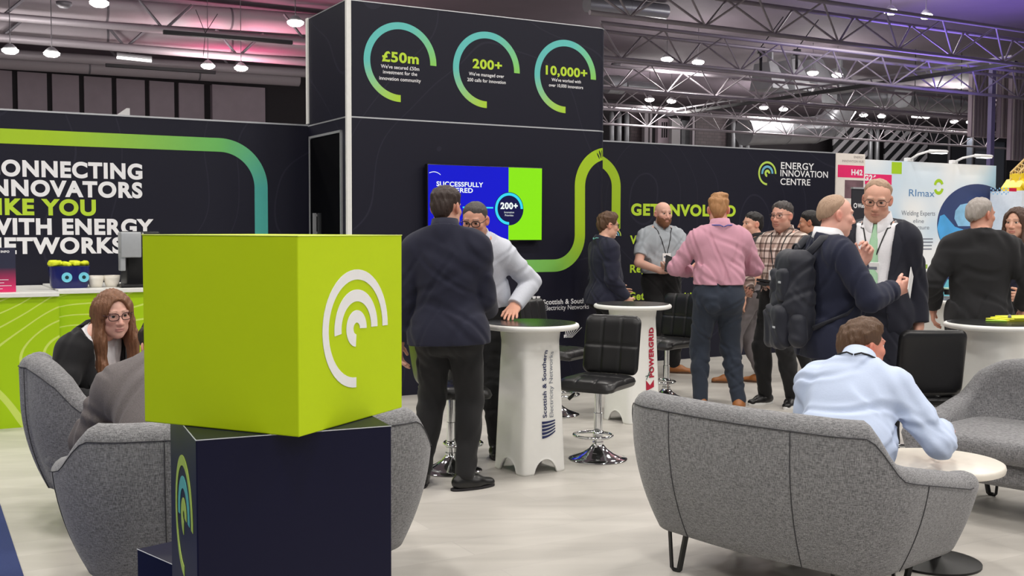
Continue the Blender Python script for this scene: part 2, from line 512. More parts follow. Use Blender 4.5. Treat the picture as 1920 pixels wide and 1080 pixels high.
# emblem of three nested arcs; f maps (x, y, lift), R is its outer radius
def emblem(parent, f, cx, cy, R, cols, name='emblem_print', lift=0.001):
    parts = [(1.0, 0.83, -math.pi / 2 - 0.02, -2 * math.pi - 0.02, cols[0]),
             (0.66, 0.46, math.pi + 0.12, 0.0 - 0.02, cols[1])]
    mb = MB()
    for ro, ri, a0, a1, c in parts:
        o, i_ = arc_poly(cx, cy, ro * R, ri * R, a0, a1, 40)
        band(mb, o, i_, f, lift, cols=[c] * len(o))
    o, i_ = arc_poly(cx, cy, 0.31 * R, 0.10 * R, -math.pi / 2 - 0.1, -2 * math.pi - 0.05, 30)
    band(mb, o, i_, f, lift, cols=[cols[2]] * len(o))
    return mb.build(name, M_print, parent)
WHT = lin((240, 240, 240)); SKY = lin((110, 178, 205)); LIMEL = lin((190, 220, 90))
a0, zc = on_wall(1438, 325, TB); r = (on_wall(1438, 301, TB)[1] - on_wall(1438, 346, TB)[1]) / 2
emblem(wall, W(TB), a0 + 0.005, zc, r, (LIMEL, SKY, LIMEL))
t_ = MB()
wall_line(t_, 'ENERGY', 1464, 1526, (316, 319), 13, TB, 0.012)
wall_line(t_, 'INNOVATION', 1463, 1552, (330, 333.5), 12.5, TB, 0.012)
wall_line(t_, 'CENTRE', 1463, 1519, (346, 348), 12.5, TB, 0.012)
for (s_, l, r_, b, cp2) in (('i', 1291, 1295, 452, 14), ('de', 1441, 1456, 452, 12)):
    wall_line(t_, s_, l, r_, (b, b), cp2, TB, 0.02)
t_.build('name_lettering', M_wtext, wall)
t_ = MB()
wall_line(t_, 'GET INVOLVED', 1183, 1379, (403, 405), 21.5, TB, 0.045)
wall_line(t_, 'W', 1181, 1203, (457, 457), 16, TB, 0.03)
wall_line(t_, 'Reg', 1181, 1212, (510.5, 510.5), 15, TB, 0.03)
wall_line(t_, 'Get', 1179, 1208, (562, 562), 15, TB, 0.03)
wall_line(t_, 'ities', 1283, 1312, (561, 561), 14, TB, 0.03)
t_.build('invitation_lettering', M_ltext, wall)
# small emblem beside the man in the dark jacket
a0, zc = on_wall(1154, 442, TB); emblem(wall, W(TB), a0, zc, 0.075, (LIMEL, SKY, WHT))
# sponsors at the foot of the tower
t_ = MB()
def tower_line(s_, l, r_, b, cp2, bold=0.02): 
    a0, z0 = on_wall(l, b, 0); a1, _ = on_wall(r_, b, 0); zt_ = on_wall(l, b - cp2, 0)[1]
    text(t_, s_, a0, z0, zt_ - z0, W(0), 0.002, width=a1 - a0, bold=bold)
tower_line('RN', 929, 947, 576, 13, 0.0); tower_line('RID', 929, 947, 590, 11, 0.04)
tower_line('Scottish & Southern', 1018, 1112, 571, 9.5, 0.02); tower_line('Electricity Networks', 1021, 1104, 582, 9.5, 0.0)
tower_line('n', 1057, 1062, 633, 8, 0.03)
for k in range(3):                                     # arc emblem of the network company
    ac, zc = on_wall(993 + 8 * k, 566, 0)
    o, i_ = arc_poly(ac, zc, 0.055, 0.025, math.pi * 0.62, math.pi * 0.36, 8); band(t_, o, i_, W(0), 0.002)
for k in range(5):                                     # ripple emblem
    ac, zc = on_wall(916, 640, 0)
    n = 20; ro = 0.02 + 0.022 * k
    o = [(ac + ro * 1.0 * math.cos(t), zc + ro * 0.62 * math.sin(t)) for t in [2 * math.pi * j / n for j in range(n + 1)]]
    i_ = [(ac + (ro - .008) * math.cos(t), zc + (ro * 0.62 - .007) * math.sin(t)) for t in [2 * math.pi * j / n for j in range(n + 1)]]
    band(t_, o, i_, W(0), 0.002)
for k in range(7):                                     # fan emblem
    a0, z0 = on_wall(1058 + 2.2 * k, 633, 0); a1, z1 = on_wall(1062 + 4.6 * k, 609 + k * 0.8, 0)
    band(t_, [(a0, z0), (a1, z1)], [(a0 + 0.006, z0), (a1 + 0.009, z1)], W(0), 0.002)
t_.build('sponsor_lettering', M_wtext, tower)

# ------------------------------------------------------------------ television
tvA = on_wall(802, 378, -0.09)[0]; tvB = on_wall(1018, 385, -0.09)[0]
tvZ1 = on_wall(910, 310.5, -0.09)[1]; tvZ0 = on_wall(910, 452, -0.09)[1]
M_bezel = mat('tv_bezel', (14, 14, 16), 0.3)
tv = empty('television', hall((tvA + tvB) / 2, -0.05, (tvZ0 + tvZ1) / 2), ALPHA, 'wide wall television on the tower showing a blue and lime slide', 'television')
tw, th = tvB - tvA, tvZ1 - tvZ0
MB().rbox((0, 0, 0), (tw, 0.06, th), 0.008).build('bezel', M_bezel, tv, angle=40)
MB().box((0, 0.03, -0.08), (tw * 0.6, 0.035, th * 0.8)).build('wall_bracket', M_black, tv)
MB().box((0.0, -0.02, -th / 2 - 0.012), (0.10, 0.03, 0.025)).build('sensor', M_black, tv)
M_scrB = mat('screen_blue', (10, 16, 214), 0.15, spec=0.15, emit=0.9, var=0.05, scale=4)
M_scrG = mat('screen_lime', (140, 232, 8), 0.15, spec=0.15, emit=1.0, var=0.02)
M_scrW = mat('screen_white', (245, 255, 250), 0.4, emit=1.0, var=0.02)
M_scrC = mat('screen_cyan', (40, 215, 245), 0.4, emit=1.0, var=0.02)
M_scrN = mat('screen_navy', (8, 10, 70), 0.15, spec=0.15, emit=1.0, var=0.02)
TV = lambda x, y, l: (x, -0.03 - l, y)
x0, x1, y0, y1 = -tw / 2 + 0.008, tw / 2 - 0.008, -th / 2 + 0.01, th / 2 - 0.008
xs_ = x0 + (x1 - x0) * 0.695
mb = MB().prism([(x0, y0), (xs_, y0), (xs_, y1), (x0, y1)], 0.0, 0.002, TV, 0)
mb.prism([(xs_, y0), (x1, y0), (x1, y1), (xs_, y1)], 0.0, 0.002, TV, 1)
mb.build('screen', [M_scrB, M_scrG], tv)
cxr, czr = x0 + (x1 - x0) * 0.70, y0 + (y1 - y0) * 0.43; rr = th * 0.215
mb = MB().prism([(cxr + rr * 1.04 * math.cos(t), czr + rr * 1.04 * math.sin(t)) for t in [2 * math.pi * k / 40 for k in range(40)]], 0.002, 0.003, TV)
mb.build('slide_disc', M_scrN, tv)
mb = MB(); o, i_ = arc_poly(cxr, czr, rr, rr * 0.83, -math.pi / 2, -2 * math.pi, 40); band(mb, o, i_, TV, 0.003)
mb.box((0, 0, 0), (0.0001, 0.0001, 0.0001))
mb.prism([(cxr - rr - 0.33, czr + 0.0), (cxr - rr - 0.02, czr), (cxr - rr - 0.02, czr + 0.014), (cxr - rr - 0.33, czr + 0.014)], 0.002, 0.003, TV)
mb.build('slide_ring', M_scrC, tv)
mb = MB()
text(mb, '200+', cxr - rr * 0.62, czr + 0.0, 0.058, TV, 0.0045, width=rr * 1.24, bold=0.04)
text(mb, 'Innovation', cxr - rr * 0.35, czr - 0.04, 0.018, TV, 0.0045, width=rr * 0.7)
text(mb, 'Priorities', cxr - rr * 0.3, czr - 0.068, 0.018, TV, 0.0045, width=rr * 0.6)
mb.build('slide_caption', M_scrW, tv); mb = MB()
text(mb, 'SUCCESSFULLY', x0 + 0.08, y0 + (y1 - y0) * 0.72, 0.042, TV, 0.0045, width=(x1 - x0) * 0.40, bold=0.025)
text(mb, 'DELIVERED', x0 + 0.08, y0 + (y1 - y0) * 0.64, 0.042, TV, 0.0045, width=(x1 - x0) * 0.31, bold=0.025)
mb.build('slide_title', M_scrW, tv); mb = MB()
o = [(x0 + 0.01 + 0.11 * k / 12, y1 - 0.07 + 0.02 * math.sin(k / 12 * 2.2) - 0.03 * (k / 12) ** 2) for k in range(13)]
band(mb, o, [(p[0], p[1] - 0.006) for p in o], TV, 0.003)
mb.build('slide_curve', M_scrW, tv)
# ------------------------------------------------------------------ the hall: lamps, roof, ducts, far wall
M_roof = mat('dark_roof_deck', (118, 106, 116), 0.8, var=0.15, scale=0.6)
M_steelL = mat('pale_grey_steel', (168, 160, 166), 0.5, 0.2)
M_steelD = mat('grey_steel', (120, 116, 122), 0.5, 0.2)
M_duct = mat('galvanised_duct', (176, 178, 182), 0.38, 0.5, var=0.1, scale=3)
M_ductw = mat('white_fabric_duct', (186, 176, 182), 0.6, var=0.05)
M_wallL = mat('grey_cladding', (196, 180, 190), 0.7, var=0.1, scale=2)
M_white2 = mat('white_shell_panel', (232, 232, 234), 0.5)
M_dk = mat('dark_frame', (30, 28, 32), 0.6)
M_brick = bpy.data.materials.new('grey_blockwork'); M_brick.use_nodes = True
_nt = M_brick.node_tree; _bk = _nt.nodes.new('ShaderNodeTexBrick'); _bk.inputs['Scale'].default_value = 1.2; _bk.inputs['Color1'].default_value = lin((112, 98, 102)); _bk.inputs['Color2'].default_value = lin((98, 86, 90)); _bk.inputs['Mortar'].default_value = lin((80, 72, 76))
_tc = _nt.nodes.new('ShaderNodeTexCoord'); _mp = _nt.nodes.new('ShaderNodeMapping'); _mp.inputs['Rotation'].default_value = (math.pi / 2, 0, 0)
_nt.links.new(_tc.outputs['Object'], _mp.inputs[0]); _nt.links.new(_mp.outputs[0], _bk.inputs[0]); _nt.links.new(_bk.outputs[0], _nt.nodes['Principled BSDF'].inputs['Base Color'])
M_lit = mat('lit_lamp', (255, 250, 240), 0.5, emit=14.0, var=0.0)
M_litS = mat('lit_tube', (255, 252, 248), 0.5, emit=2.0, var=0.0)
M_shade = mat('lamp_housing', (190, 190, 194), 0.4, 0.3)

def hall_lamp(p, lab, light=0.0, r=0.24, group='round high bay lamps of the hall'):
    o = empty('hall_lamp', p, 0, lab, 'lamp', group)
    MB().lathe([(0.05, 0.22), (0.09, 0.2), (r * 0.7, 0.12), (r * 0.9, 0.05), (r * 0.86, 0.05), (0.05, 0.19)], 24, cap=False).build('shade', M_shade, o, smooth=True)
    MB().lathe([(0.0, -0.11), (r * 0.6, -0.09), (r * 0.95, -0.03), (r, 0.03), (r * 0.8, 0.06), (0.0, 0.06)], 24, cap=False).build('diffuser', M_lit, o, smooth=True)
    MB().cyl((0, 0, 0.2), (0, 0, 9.9 - p[2]), 0.015, n=6).build('hanger', M_steelD, o)
    if light < 0:                                   # an open pendant shines all round
        L = bpy.data.lights.new('lamp_light', 'POINT'); L.shadow_soft_size = 0.3; L.energy = -light; L.color = (1.0, 0.96, 0.93)
        lo = bpy.data.objects.new('lamp_light', L); col.objects.link(lo); lo.location = (0, 0, -0.45); lo.parent = o
    elif light:
        L = bpy.data.lights.new('lamp_light', 'AREA'); L.shape = 'DISK'; L.size = 0.9; L.energy = light; L.color = (1.0, 0.955, 0.90)
        lo = bpy.data.objects.new('lamp_light', L); col.objects.link(lo); lo.location = (0, 0, -0.12); lo.parent = o
    return o
# the lamps that light the stand hang above the picture
n = 0
for ib, b in enumerate((-13.0, -8.5, -4.0, 0.5, 5.0, 9.5)):
    for ia, a in enumerate((-8.0, -3.2, 1.6, 6.4, 11.2)):
        hall_lamp(hall(a, b, 7.4), 'round hall lamp high above the stand, row %d' % (ib + 1), LAMP_W * (1.45 if b < -1 else 1.0 if b < 6 else 0.7))

def on_b(px, py, b):
    a, z = on_wall(px, py, b); return hall(a, b, z)
# roof deck
struct(MB().prism([(-70, -30), (90, -30), (90, 62), (-70, 62)], 9.9, 10.1, lambda a, b, z: hall(a, b, z)).build("ceiling", M_roof))
# lattice trusses
def truss(a0, a1, b, zb, depth, half, bay, lab, m=M_steelL, rb=0.065, rw=0.032, name='roof_truss'):
    half *= 1.0
    o = empty(name, hall(a0, b, zb), ALPHA, lab, 'truss', 'lattice roof trusses')
    if b > 30: rw = 0.026
    Ln = a1 - a0
    MB().cyl((0, 0, 0), (Ln, 0, 0), rb, n=10).build('bottom_chord', m, o, smooth=False, angle=60)
    for s in (-1, 1):
        MB().cyl((0, s * half, depth), (Ln, s * half, depth), rb, n=10).build('top_chord', m, o, angle=60)
    w = MB(); k = int(Ln / bay)
    for i in range(k):
        x = (i + 0.5) * bay
        for s in (-1, 1):
            w.cyl((x, 0, 0), (x - bay / 2, s * half, depth), rw, n=6, caps=False); w.cyl((x, 0, 0), (x + bay / 2, s * half, depth), rw, n=6, caps=False)
    w.build('web', m, o, angle=60)
    return o
TR = [(14.6, 7.0, 'nearest'), (20.4, 7.0, 'second nearest'), (26.6, 7.0, 'third nearest'), (32.8, 7.0, 'fourth nearest'), (38.6, 7.0, 'farthest')]
for b, z, w in TR:
    truss(on_wall(1105, 120, b)[0], 62, b, z, 0.95, 0.6, 2.5, 'pale lattice roof truss, %s of the five' % w)
# lamps seen under the trusses: pixel, row
LP = [(1670, 22, 24.5), (1736, 30, 24.5), (1251, 111, 34), (1309, 117, 34), (1524, 137, 34.6), (1570, 141, 34.6), (1218, 187, 45), (1259, 190, 45), (1432, 202, 46), (1469, 205, 46), (1761, 159, 41), (1801, 162, 41), (1619, 216, 46.5), (1653, 218, 46.5), (1789, 228, 46.5), (1819, 229, 46.5),
      (186, 6, 29), (554, 43, 30), (19, 95, 35.8), (97, 101, 35.8), (390, 124, 38.6), (452, 128, 38.6)]
for k, (x, y, b) in enumerate(LP):
    b = b - 7.0
    p = on_b(x, y, b)
    near = 'lit round lamp under the roof, number %d from the left of those in view' % (sorted(q[0] for q in LP).index(x) + 1)
    hall_lamp(p, near, (-340.0 if y > 180 else -200.0) if x > 700 else -210.0, r=0.22 if b < 20 else 0.25)
# long tube lights
for (x0_, y0_, x1_, y1_, b, lab) in ((219, 107, 284, 114, 37, 'white tube light under the roof, above the left cladding'), (1440, -2, 1562, 5, 24, 'white tube light near the top edge of the view'), (1834, 39, 1895, 46, 24, 'white tube light high on the right'), (1710, 219, 1742, 221, 44, 'small tube light above the striped boards')):
    p, q = on_b(x0_, y0_, b), on_b(x1_, y1_, b)
    o = empty('tube_light', p, 0, lab, 'lamp', 'tube lights under the roof')
    d = q - p
    MB().cyl(d * 0.5, d * 0.5 + Vector((0, 0, 9.9 - (p + d * .5).z)), 0.015, n=6).build('hanger', M_steelD, o); MB().cyl((0, 0, 0), d, 0.07, n=10).build('tube', M_litS, o); MB().cyl((0, 0, 0.1), d + Vector((0, 0, 0.1)), 0.09, n=8).build('housing', M_shade, o)
# long ducts and beams over the left side
def duct(p0, p1, r, m, lab, name='air_duct', n=28, group=None):
    o = empty(name, p0, 0, lab, 'duct', group)
    d = Vector(p1) - Vector(p0)
    MB().cyl((0, 0, 0), d, r, n=n).build('tube', m, o, angle=50)
    L_ = d.length; k = max(2, int(L_ / 4)); dn = d.normalized()
    for i in range(1, k):
        c = dn * (L_ * i / k); MB().cyl(c - dn * 0.04, c + dn * 0.04, r * 1.015, n=n).build('joint_band', M_steelD, o, angle=40)
    return o
def duct_px(l, r_, b, rad, m, lab, **kw):
    return duct(on_b(l[0], l[1], b), on_b(r_[0], r_[1], b), rad, m, lab, **kw)
duct_px((-60, 0), (640, 50), 32.0, 0.40, M_ductw, 'upper pale fabric duct over the left stand wall')
duct_px((-60, 50), (640, 92), 33.4, 0.40, M_ductw, 'lower pale fabric duct over the left stand wall')
duct_px((-60, 112), (560, 150), 44.0, 0.32, M_ductw, 'thin pale duct just above the left cladding')
for (l, r_, b, sz, lab, gap) in (((-60, 26), (640, 84), 31.0, 0.13, 'upper steel beam between the pale ducts', 5.2), ((-60, 66), (640, 122), 32.62, 0.15, 'steel beam under the lower pale duct', 4.1), ((-60, 97), (640, 141), 38.5, 0.20, 'steel beam beside the left lamps', 4.6)):
    p, q = on_b(*l, b), on_b(*r_, b)
    o = tag(empty('roof_beam', p, 0), lab, 'beam'); d = q - p
    MB().cyl((0, 0, 0), d, sz, n=12).build('chord', M_steelL, o, angle=50)
    w = MB(); k = int(d.length / gap); dn = d.normalized()
    for i in range(k + 1):
        c = dn * (i * gap + 1.0)
        for s2 in (-1, 1): w.cyl(c, c + dn * (0.9 * s2) + Vector((0, 0.25, 1.0)), 0.055, n=6)
    w.build('web', M_steelD, o)
# dark pelmet boxes hung on wires over the left side
for (x0_, y0_, x1_, y1_, b, lab) in ((306, 60, 548, 80, 27, 'upper long dark bar hung on wires'), (198, 122, 404, 136, 36, 'lower long dark bar under the roof')):
    p, q = on_b(x0_, y0_, b), on_b(x1_, y1_, b)
    o = empty('hanging_bar', p, 0, lab, 'bar'); d = q - p
    MB().cyl((0, 0, 0), d, 0.085, n=4).build('bar', M_dk, o)
    if b < 30:
        w = MB(); c = on_b(385, 62, b) - p; w.cyl(c, on_b(367, 18, b) - p, 0.012, n=5); w.cyl(c, on_b(408, 26, b) - p, 0.012, n=5); w.cyl(c, on_b(381, 106, b) - p, 0.01, n=5)
        w.build('wires', M_dk, o)
# far wall
FB = 50.0
struct(MB().prism([(-70, FB), (90, FB), (90, FB + 0.3), (-70, FB + 0.3)], 0, 9.88, lambda a, b, z: hall(a, b, z)).build('wall_far', mat('far_wall_dark', (58, 54, 58), .8)))
# cladding panels, left
xs = [-30, 27, 92, 152, 213, 275, 330, 386]
for k in range(len(xs) - 1):
    p, q = on_wall(xs[k], 132 + xs[k] * 0.07, FB - 0.1), on_wall(xs[k + 1], 132 + xs[k + 1] * 0.07, FB - 0.1)
    c = hbox(MB(), p[0] + 0.12, q[0] - 0.12, FB - 0.2, FB - 0.002, 3.5, (p[1] + q[1]) / 2).build('cladding_sheet', M_wallL)
    tag(c, 'grey cladding panel on the far wall, %s' % ('first at the left edge', 'second from the left edge', 'third from the left edge', 'fourth from the left edge', 'fifth from the left edge', 'sixth from the left edge', 'last before the plain wall')[k], 'panel', 'cladding panels on the far wall')
a0, z0 = on_wall(398, 158, FB - 0.5); a1, _ = on_wall(497, 165, FB - 0.5)
tag(hbox(MB(), a0, a1, FB - 0.5, FB - 0.002, 3, z0).build('cladding_block', M_wallL), 'plain grey wall block right of the cladding panels', 'wall block')
# right hand far wall fittings: pipes, blocks, columns
def far_box(l, r_, top, b, m, name, lab, cat, dz=0.3, z0=3.0, group=None, kind=None):
    a0, z1 = on_wall(l, top, b); a1, z1b = on_wall(r_, top, b)
    return tag(hbox(MB(), a0, a1, b, b + dz, z0, (z1 + z1b) / 2).build(name, m), lab, cat, group, kind)
def far_pipes(xs, top, b, w, lab):
    for k, x in enumerate(xs):
        a, z = on_wall(x, top, b)
        o = MB().lathe([(0.0, 0.0), (w, 0.0), (w, z - 3.3), (w * 0.7, z - 3.05), (0, z - 3.0)], 18, cap=False).build('riser_pipe', M_duct, None, smooth=True, loc=hall(a, b, 3.0))
        tag(o, lab[k], 'pipe', 'vertical pipes on the far wall')
far_pipes((1147, 1161, 1175.5), 209, 48.8, 0.17, ('grey riser pipe next to the tower edge', 'middle grey riser pipe right of the tower', 'third grey riser pipe right of the tower'))
far_pipes((1375, 1389, 1402), 223, 48.8, 0.17, ('first grey riser pipe left of the big duct bend', 'second grey riser pipe left of the big duct bend', 'third grey riser pipe left of the big duct bend'))
far_pipes((1632, 1645), 240, 48.8, 0.2, ('left dark riser pipe between the striped boards', 'right dark riser pipe between the striped boards'))
far_box(1182, 1208, 209, 49.2, M_brick, 'block_panel', 'grey block panel beside the riser pipes', 'wall panel')
far_box(1209, 1216, 211, 48.6, M_steelL, 'wall_post', 'pale post left of the wall unit', 'post'); far_box(1219, 1223, 211, 48.6, M_steelL, 'wall_post', 'thin pinkish post left of the wall unit', 'post')
u = far_box(1234, 1257, 222, 48.4, M_wallL, 'louvre_unit', 'grey wall unit with dark slots', 'wall unit')
mb = MB()
for k in range(3):
    a0, z1 = on_wall(1241 + 4 * k, 229, 48.38); a1, z0 = on_wall(1243 + 4 * k, 258, 48.38); hbox(mb, a0, a1, 48.37, 48.4, z0, z1)
mb.build('slots', M_dk, u)
far_box(1260, 1276, 222, 48.0, mat('pale_post', (190, 188, 190), .6), 'wall_pilaster', 'bright pale pilaster behind the navy wall', 'pilaster')
far_box(1278, 1297, 226, 49.0, mat('grey_switch_panel', (110, 112, 116), .5, var=.6, scale=2.2), 'switch_panel', 'grey panel of dark switches', 'panel')
far_box(1299, 1303, 216, 48.6, M_steelL, 'wall_post', 'pale post left of the wide block panel', 'post')
far_box(1304, 1362, 216, 49.2, M_brick, 'block_panel', 'wide reddish grey block panel in the middle of the far wall', 'wall panel')
# striped boards
def stripe_mat():
    m = bpy.data.materials.new('hazard_stripes'); m.use_nodes = True; nt = m.node_tree; b = nt.nodes['Principled BSDF']
    tc = nt.nodes.new('ShaderNodeTexCoord'); sx = nt.nodes.new('ShaderNodeSeparateXYZ'); nt.links.new(tc.outputs['Object'], sx.inputs[0])
    ml = nt.nodes.new('ShaderNodeMath'); ml.operation = 'MULTIPLY'; ml.inputs[1].default_value = 1.25; nt.links.new(sx.outputs['Z'], ml.inputs[0])
    sb = nt.nodes.new('ShaderNodeMath'); sb.operation = 'SUBTRACT'; nt.links.new(sx.outputs['X'], sb.inputs[0]); nt.links.new(ml.outputs[0], sb.inputs[1])
    sc = nt.nodes.new('ShaderNodeMath'); sc.operation = 'MULTIPLY'; sc.inputs[1].default_value = 0.95; nt.links.new(sb.outputs[0], sc.inputs[0])
    f = nt.nodes.new('ShaderNodeMath'); f.operation = 'FRACT'; nt.links.new(sc.outputs[0], f.inputs[0])
    g = nt.nodes.new('ShaderNodeMath'); g.operation = 'GREATER_THAN'; g.inputs[1].default_value = 0.5; nt.links.new(f.outputs[0], g.inputs[0])
    mx = nt.nodes.new('ShaderNodeMixRGB'); mx.inputs[1].default_value = lin((14, 14, 16)); mx.inputs[2].default_value = lin((170, 168, 172)); nt.links.new(g.outputs[0], mx.inputs[0]); nt.links.new(mx.outputs[0], b.inputs['Base Color'])
    return m
M_str = stripe_mat()
for (l, r_, top, b, lab) in ((1562, 1627, 232, 48.0, 'board with black and grey diagonal stripes behind the duct bend'), (1659, 1739, 242, 48.0, 'wide board with black and grey diagonal stripes above the white wall')):
    a0, z1 = on_wall(l, top, b); a1, z1b = on_wall(r_, top + 4, b); zz = (z1 + z1b) / 2
    o = MB().box(((a1 - a0) / 2, 0, (zz - 2.5) / 2), (a1 - a0, 0.1, zz - 2.5)).build('striped_board', M_str, None, loc=hall(a0, b, 2.5), rz=ALPHA); tag(o, lab, 'board')
far_box(1742, 1778, 246, 48.6, mat('dark_door_grey', (52, 52, 56), .6), 'dark_shutter', 'dark shutter right of the striped board', 'shutter'); far_box(1785, 1826, 246, 48.6, mat('dark_door_grey', (52, 52, 56), .6), 'dark_shutter', 'dark shutter next to the ribbed column', 'shutter')
far_box(1780, 1782.5, 250, 48.3, M_steelL, 'wall_post', 'thin pale post between the dark shutters', 'post', dz=0.1)
# ribbed column and violet post, right
def ribbed(l, r_, top, bot, b, lab, name='ribbed_panel'):
    o = empty(name, (0, 0, 0), 0, lab, 'panel')
    a0, z1 = on_wall(l, top, b); a1, _ = on_wall(r_, top, b); z0 = on_wall(l, bot, b)[1]
    hbox(MB(), a0, a1, b, b + 0.2, z0, z1).build('sheet', M_wallL, o)
    rb = MB(); k = max(3, int((r_ - l) / 6))
    for i in range(k):
        x = a0 + (a1 - a0) * (i + 0.5) / k; hbox(rb, x - 0.06, x + 0.06, b - 0.1, b, z0, z1)
    rb.build('ribs', mat('pale_rib', (176, 166, 164), .6), o)
    return o
ribbed(1824, 1861, 128, 256, 24.0, 'ribbed pale wall panel left of the violet post'); ribbed(1878, 1896, 126, 258, 23.5, 'ribbed pale wall panel right of the violet post'); ribbed(1899, 1945, 126, 300, 23.0, 'ribbed pale wall panel at the right edge')
a0, z1 = on_wall(1862, 112, 23.0); a1, _ = on_wall(1869, 112, 23.0)
tag(hbox(MB(), a0, a1, 23.0, 23.2, 0, z1).build('steel_post', mat('violet_grey_steel', (150, 140, 190), .5)), 'violet grey steel post by the ribbed panels', 'post')
a0, z1 = on_wall(1825, 258, 39.5); a1, _ = on_wall(1888, 258, 39.5)
gl = empty('glazed_booth', (0, 0, 0), 0, 'dark glazed booth below the ribbed panels', 'booth')
hbox(MB(), a0, a1, 39.5, 40.0, 2, z1).build('glass', mat('dark_glass', (70, 74, 82), .1), gl)
mb = MB(); hbox(mb, a0 - .1, a1 + .1, 39.4, 39.5, z1 - .15, z1 + .1); hbox(mb, a1 - .1, a1 + .1, 39.4, 39.5, 2, z1); hbox(mb, a0 - .1, a0 + .1, 39.4, 39.5, 2, z1); mb.build('booth_frame', M_dk, gl)
# big galvanised duct with its bend
def duct_path(pts, r, lab):
    o = empty('bent_duct', pts[0], 0, lab, 'duct'); p0 = pts[0]
    MB().tube([p - p0 for p in pts], r, 26).build('tube', M_duct, o, angle=45)
    for k in range(1, len(pts) - 1):
        t = (pts[k + 1] - pts[k - 1]).normalized(); MB().cyl(pts[k] - p0 - t * 0.05, pts[k] - p0 + t * 0.05, r * 1.03, n=26).build('joint_band', M_duct, o, angle=45)
    return o
B = 40.0
k_ = FPX / on_b(1500, 240, B).y
duct_path([on_b(1395, 247, B), on_b(1470, 245, B), on_b(1525, 244, B), on_b(1552, 236, B), on_b(1570, 218, B - .4), on_b(1585, 195, B - .8)], 25 / k_, 'big silver duct that bends upward behind the navy wall')
duct_path([on_b(1555, 183, 35.0), on_b(1600, 182, 35.0), on_b(1650, 181, 35.0), on_b(1688, 181, 35.0)], 18 / k_, 'silver duct length beside the round duct end')
duct_path([on_b(1692, 181, 31.5), on_b(1740, 186, 31.5), on_b(1790, 189, 31.5), on_b(1824, 190, 31.5)], 19.5 / k_, 'bright silver duct running into the ribbed panel')
duct_path([on_b(1137, 158, 33.0), on_b(1158, 159, 33.0), on_b(1166, 160, 33)], 17 / (FPX / on_b(1150, 160, 33).y), 'pale round duct end beside the tower edge')
duct_path([on_b(1172, 162, 36.0), on_b(1200, 164, 36.0), on_b(1228, 166, 36)], 11 / (FPX / on_b(1200, 160, 36).y), 'short grey duct right of the tower edge')
duct_path([on_b(1100, 8, 24.0), on_b(1180, 14, 24.0), on_b(1248, 22, 24)], 14 / (FPX / on_b(1200, 10, 24).y), 'grey duct with a round end near the top of the view')
# sloping silver hoppers
for k, (x, y, w, h) in enumerate(((1448, 142, 30, 52), (1492, 142, 34, 60), (1535, 140, 34, 58), (1578, 150, 30, 44))):
    b = 30.1; zt_ = on_wall(x, y - h / 2, b)[1]; zb_ = on_wall(x, y + h / 2, b)[1]; a, _ = on_wall(x, y, b); ww = on_wall(x + w / 2, y, b)[0] - a
    o = MB().loft([[(a - ww * .1, b, 9.85), (a + ww * .1, b, 9.85), (a + ww * .1, b + .3, 9.85), (a - ww * .1, b + .3, 9.85)], [(a - ww * .1, b, zt_ + .05), (a + ww * .1, b, zt_ + .05), (a + ww * .1, b + .3, zt_ + .05), (a - ww * .1, b + .3, zt_ + .05)], [(a - ww * .45, b, zt_), (a + ww * .45, b, zt_), (a + ww * .45, b + 1, zt_), (a - ww * .45, b + 1, zt_)], [(a - ww, b - .6, zb_), (a + ww, b - .6, zb_), (a + ww, b + 1, zb_), (a - ww, b + 1, zb_)]])
    o.v = [tuple(hall(*p)) for p in o.v]
    tag(o.build('air_hopper', M_duct), 'tapered silver air hopper under the roof, %s of four' % ('first from the left', 'second from the left', 'third from the left', 'last on the right')[k], 'hopper', 'silver air hoppers')
# diagonal cable tray
p, q = on_b(1232, 219, 40.0), on_b(1905, 118, 15.5)
ctray = empty('cable_tray', p, 0, 'long dark cable tray crossing the hall diagonally under the roof', 'cable tray'); d = q - p
MB().tube([(0, 0, 0), d], 0.10, 4).build('tray', M_dk, ctray)
MB().tube([(0, 0.3, 0.28), d + Vector((0, .3, 0.28))], 0.05, 4).build('upper_rail', M_steelD, ctray)
for i in range(24): MB().cyl(d * (i / 24), d * (i / 24) + Vector((0, .3, .28)), 0.03, n=5).build('cross_bar', M_steelD, ctray)
# roof light strips, daylight from above
M_day = mat('daylight_glazing', (235, 242, 255), 0.5, emit=2.2, var=0.0)
for (l, t_p, r_, b_p, b, lab) in ((1380, 78, 1438, 84, 44.0, 'bright roof light glazing behind the trusses, upper one'), (1388, 96, 1412, 118, 45.0, 'bright window high behind the trusses, left pane'), (1437, 98, 1455, 122, 45.0, 'bright window high behind the trusses, right pane'), (1350, 77, 1400, 82, 46.0, 'bright roof light glazing left of the hoppers')):
    a0, z1 = on_wall(l, t_p, b); a1, _ = on_wall(r_, t_p, b); z0 = on_wall(l, b_p, b)[1]
    tag(hbox(MB(), a0, a1, b, b + 0.1, z0, z1).build('roof_light', M_day), lab, 'window')
